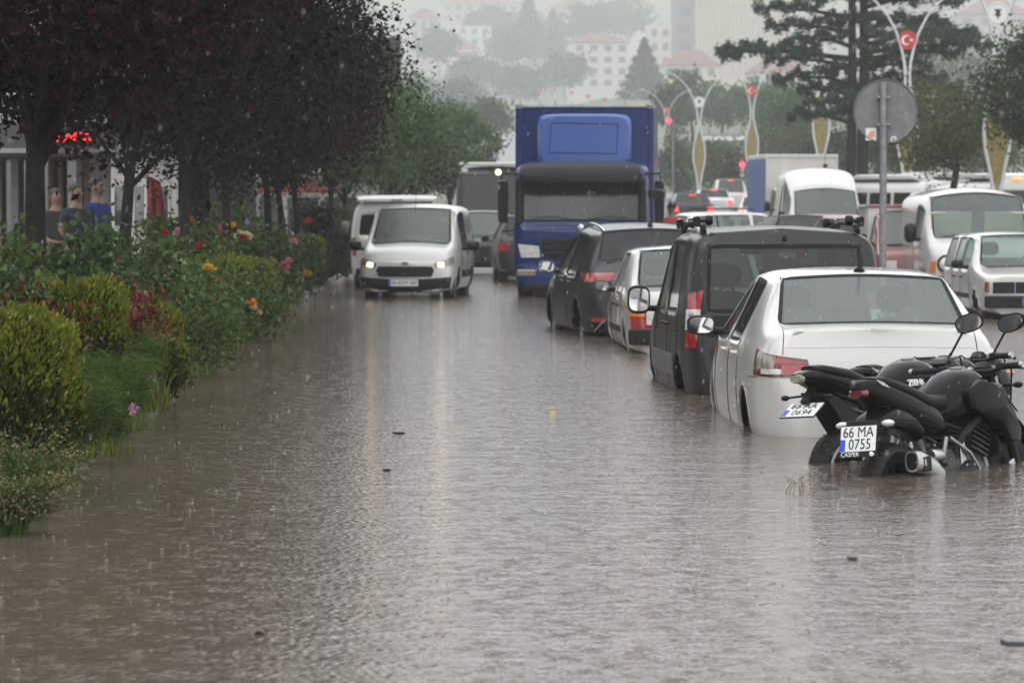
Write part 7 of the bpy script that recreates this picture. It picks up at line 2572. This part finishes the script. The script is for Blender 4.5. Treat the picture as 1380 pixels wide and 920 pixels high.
navy = mat('cloth_navy', (.012, .014, .03), .9, var=.2)
blue = mat('cloth_blue', (.008, .02, .13), .9, var=.2)
jeans = mat('cloth_jeans', (.03, .04, .07), .9, var=.25)
dark = mat('cloth_dark', (.012, .012, .013), .9)
d = 47.5
person('man in a blue polo shirt looking along the street by the kiosk', P(132, 0, d).x, d, .16, R(62), 1.78, blue, jeans, None)
person('man in a dark t-shirt with lowered arms beside the man in blue', P(103, 0, d - .6).x, d - .6, .16, R(50), 1.70, navy, dark, None, arms='front')
person('person in dark clothes by the shop door behind the thickest trunk', P(76, 0, 49.5).x, 49.5, .16, R(20), 1.66, dark, dark, None, arms='front')
person('person in a red jacket standing behind the blue truck', P(905, 0, 74.5).x, 74.5, gz(74.5), R(200), 1.80, mat('cloth_red', (.30, .035, .03), .9, var=.2), dark, None, coat=True)
# ================================================================== RAIN, SPLASHES, FLOATING DEBRIS
M['drop'] = mat('rain_drop', (.80, .82, .85), .12, coat=.5)
t = M['drop'].node_tree
tr = t.nodes.new('ShaderNodeBsdfTransparent')
mx = t.nodes.new('ShaderNodeMixShader')
mx.inputs[0].default_value = .42
t.links.new(t.nodes['Principled BSDF'].outputs[0], mx.inputs[2])
t.links.new(tr.outputs[0], mx.inputs[1])
t.links.new(mx.outputs[0], t.nodes['Material Output'].inputs['Surface'])
M['splash'] = mat('splash_water', (.19, .16, .13), .25, coat=.2)


def octas(name, C, rx, rz, m, label):
    """slim drops: eight faces each, one mesh"""
    n = len(C)
    o6 = np.array([[0, 0, -1], [1, 0, 0], [0, 1, 0], [-1, 0, 0], [0, -1, 0], [0, 0, 1.0]])
    V = C[:, None, :] + o6[None] * np.stack([rx, rx, rz], 1)[:, None, :]
    # wind leans the drops a little
    V[:, 0, 0] -= rz * .10
    V[:, 5, 0] += rz * .10
    tri = np.array([[0, 2, 1], [0, 3, 2], [0, 4, 3], [0, 1, 4], [5, 1, 2], [5, 2, 3], [5, 3, 4], [5, 4, 1]])
    Fi = (tri[None] + (np.arange(n) * 6)[:, None, None]).reshape(-1)
    me = bpy.data.meshes.new(name)
    me.vertices.add(n * 6)
    me.vertices.foreach_set('co', V.astype(np.float32).ravel())
    k = n * 8
    me.loops.add(k * 3)
    me.loops.foreach_set('vertex_index', Fi.astype(np.int32))
    me.polygons.add(k)
    me.polygons.foreach_set('loop_start', np.arange(0, k * 3, 3, dtype=np.int32))
    me.update(calc_edges=True)
    o = link_mesh(name, me, m)
    tag(o, label, kind='stuff')
    return o


n = 3000
y = 9 + 46 * RNG.random(n) ** .8
x = RNG.uniform(-.15, .15, n) * y
z = EYE + RNG.uniform(-.10, .062, n) * y
ok = z > .03
C = np.stack([x, y, z], 1)[ok]
octas('rain', C, RNG.uniform(.0009, .0018, len(C)), RNG.uniform(.004, .011, len(C)), M['drop'], 'fine falling rain drops in front of the street')

# splash spikes and beads where drops hit the water
n = 1500
y = 11.5 + 50 * RNG.random(n) ** 1.25
x = RNG.uniform(-.15, .15, n) * y
ok = (x > np.array([kx(q) for q in y]) + .1)
x, y = x[ok], y[ok]
n = len(x)
hgt = RNG.gamma(1.3, .0055, n)
octas('splash', np.stack([x, y, hgt * .6], 1), RNG.uniform(.0010, .0024, n), hgt, M['splash'], 'small splashes thrown up by rain on the flood water')
n = 800
y = 12 + 40 * RNG.random(n) ** 1.2
x = RNG.uniform(-.15, .15, n) * y
ok = (x > np.array([kx(q) for q in y]) + .1)
x, y = x[ok], y[ok]
n = len(x)
r_ = RNG.uniform(.003, .008, n)
octas('splash', np.stack([x, y, np.full(n, .001)], 1), r_ * 1.4, r_ * .7, M['splash'], 'beads and bubbles on the flood water')

# twigs, leaves and litter afloat
deb = [(537, 585, .10, .02, 'bark', 'dark twig floating in mid street'), (521, 635, .06, .02, 'bark', 'short dark twig floating nearer the hedges'),
       (745, 552, .05, .03, 'petal_yellow', 'yellow leaf floating in mid street'), (1150, 755, .055, .012, 'ink', 'small dark stick afloat below the motorcycles'),
       (348, 857, .035, .015, 'bark', 'dark leaf afloat left of the clear water')]
for px, py, a, b_, mm, lab in deb:
    d = EYE * F / (py - HOR)
    q = P(px, py, d)
    t = thing('floating_debris', lab, 'debris', (q.x, d, .004), random.uniform(-.3, .3), 'litter floating on the flood')
    G().loft([(-b_ / 2, .0, a * .3, .004, 2), (0, .003, a * .5, .008, 2), (b_ / 2, 0, a * .28, .004, 2)], 10).build('scrap', M[mm], t, smooth=60)
# broken asphalt edge breaking the surface at the lower right
d = EYE * F / (868 - HOR)
q = P(1372, 868, d)
t = thing('stone_slab', 'dark wet slab edge just breaking the water surface', 'stone', (q.x + .06, d, 0))
G().box((.0, 0, .004), (.22, .10, .016), rot=(0, .03, .1)).build('slab', M['asphalt'], t, bevel=.005)
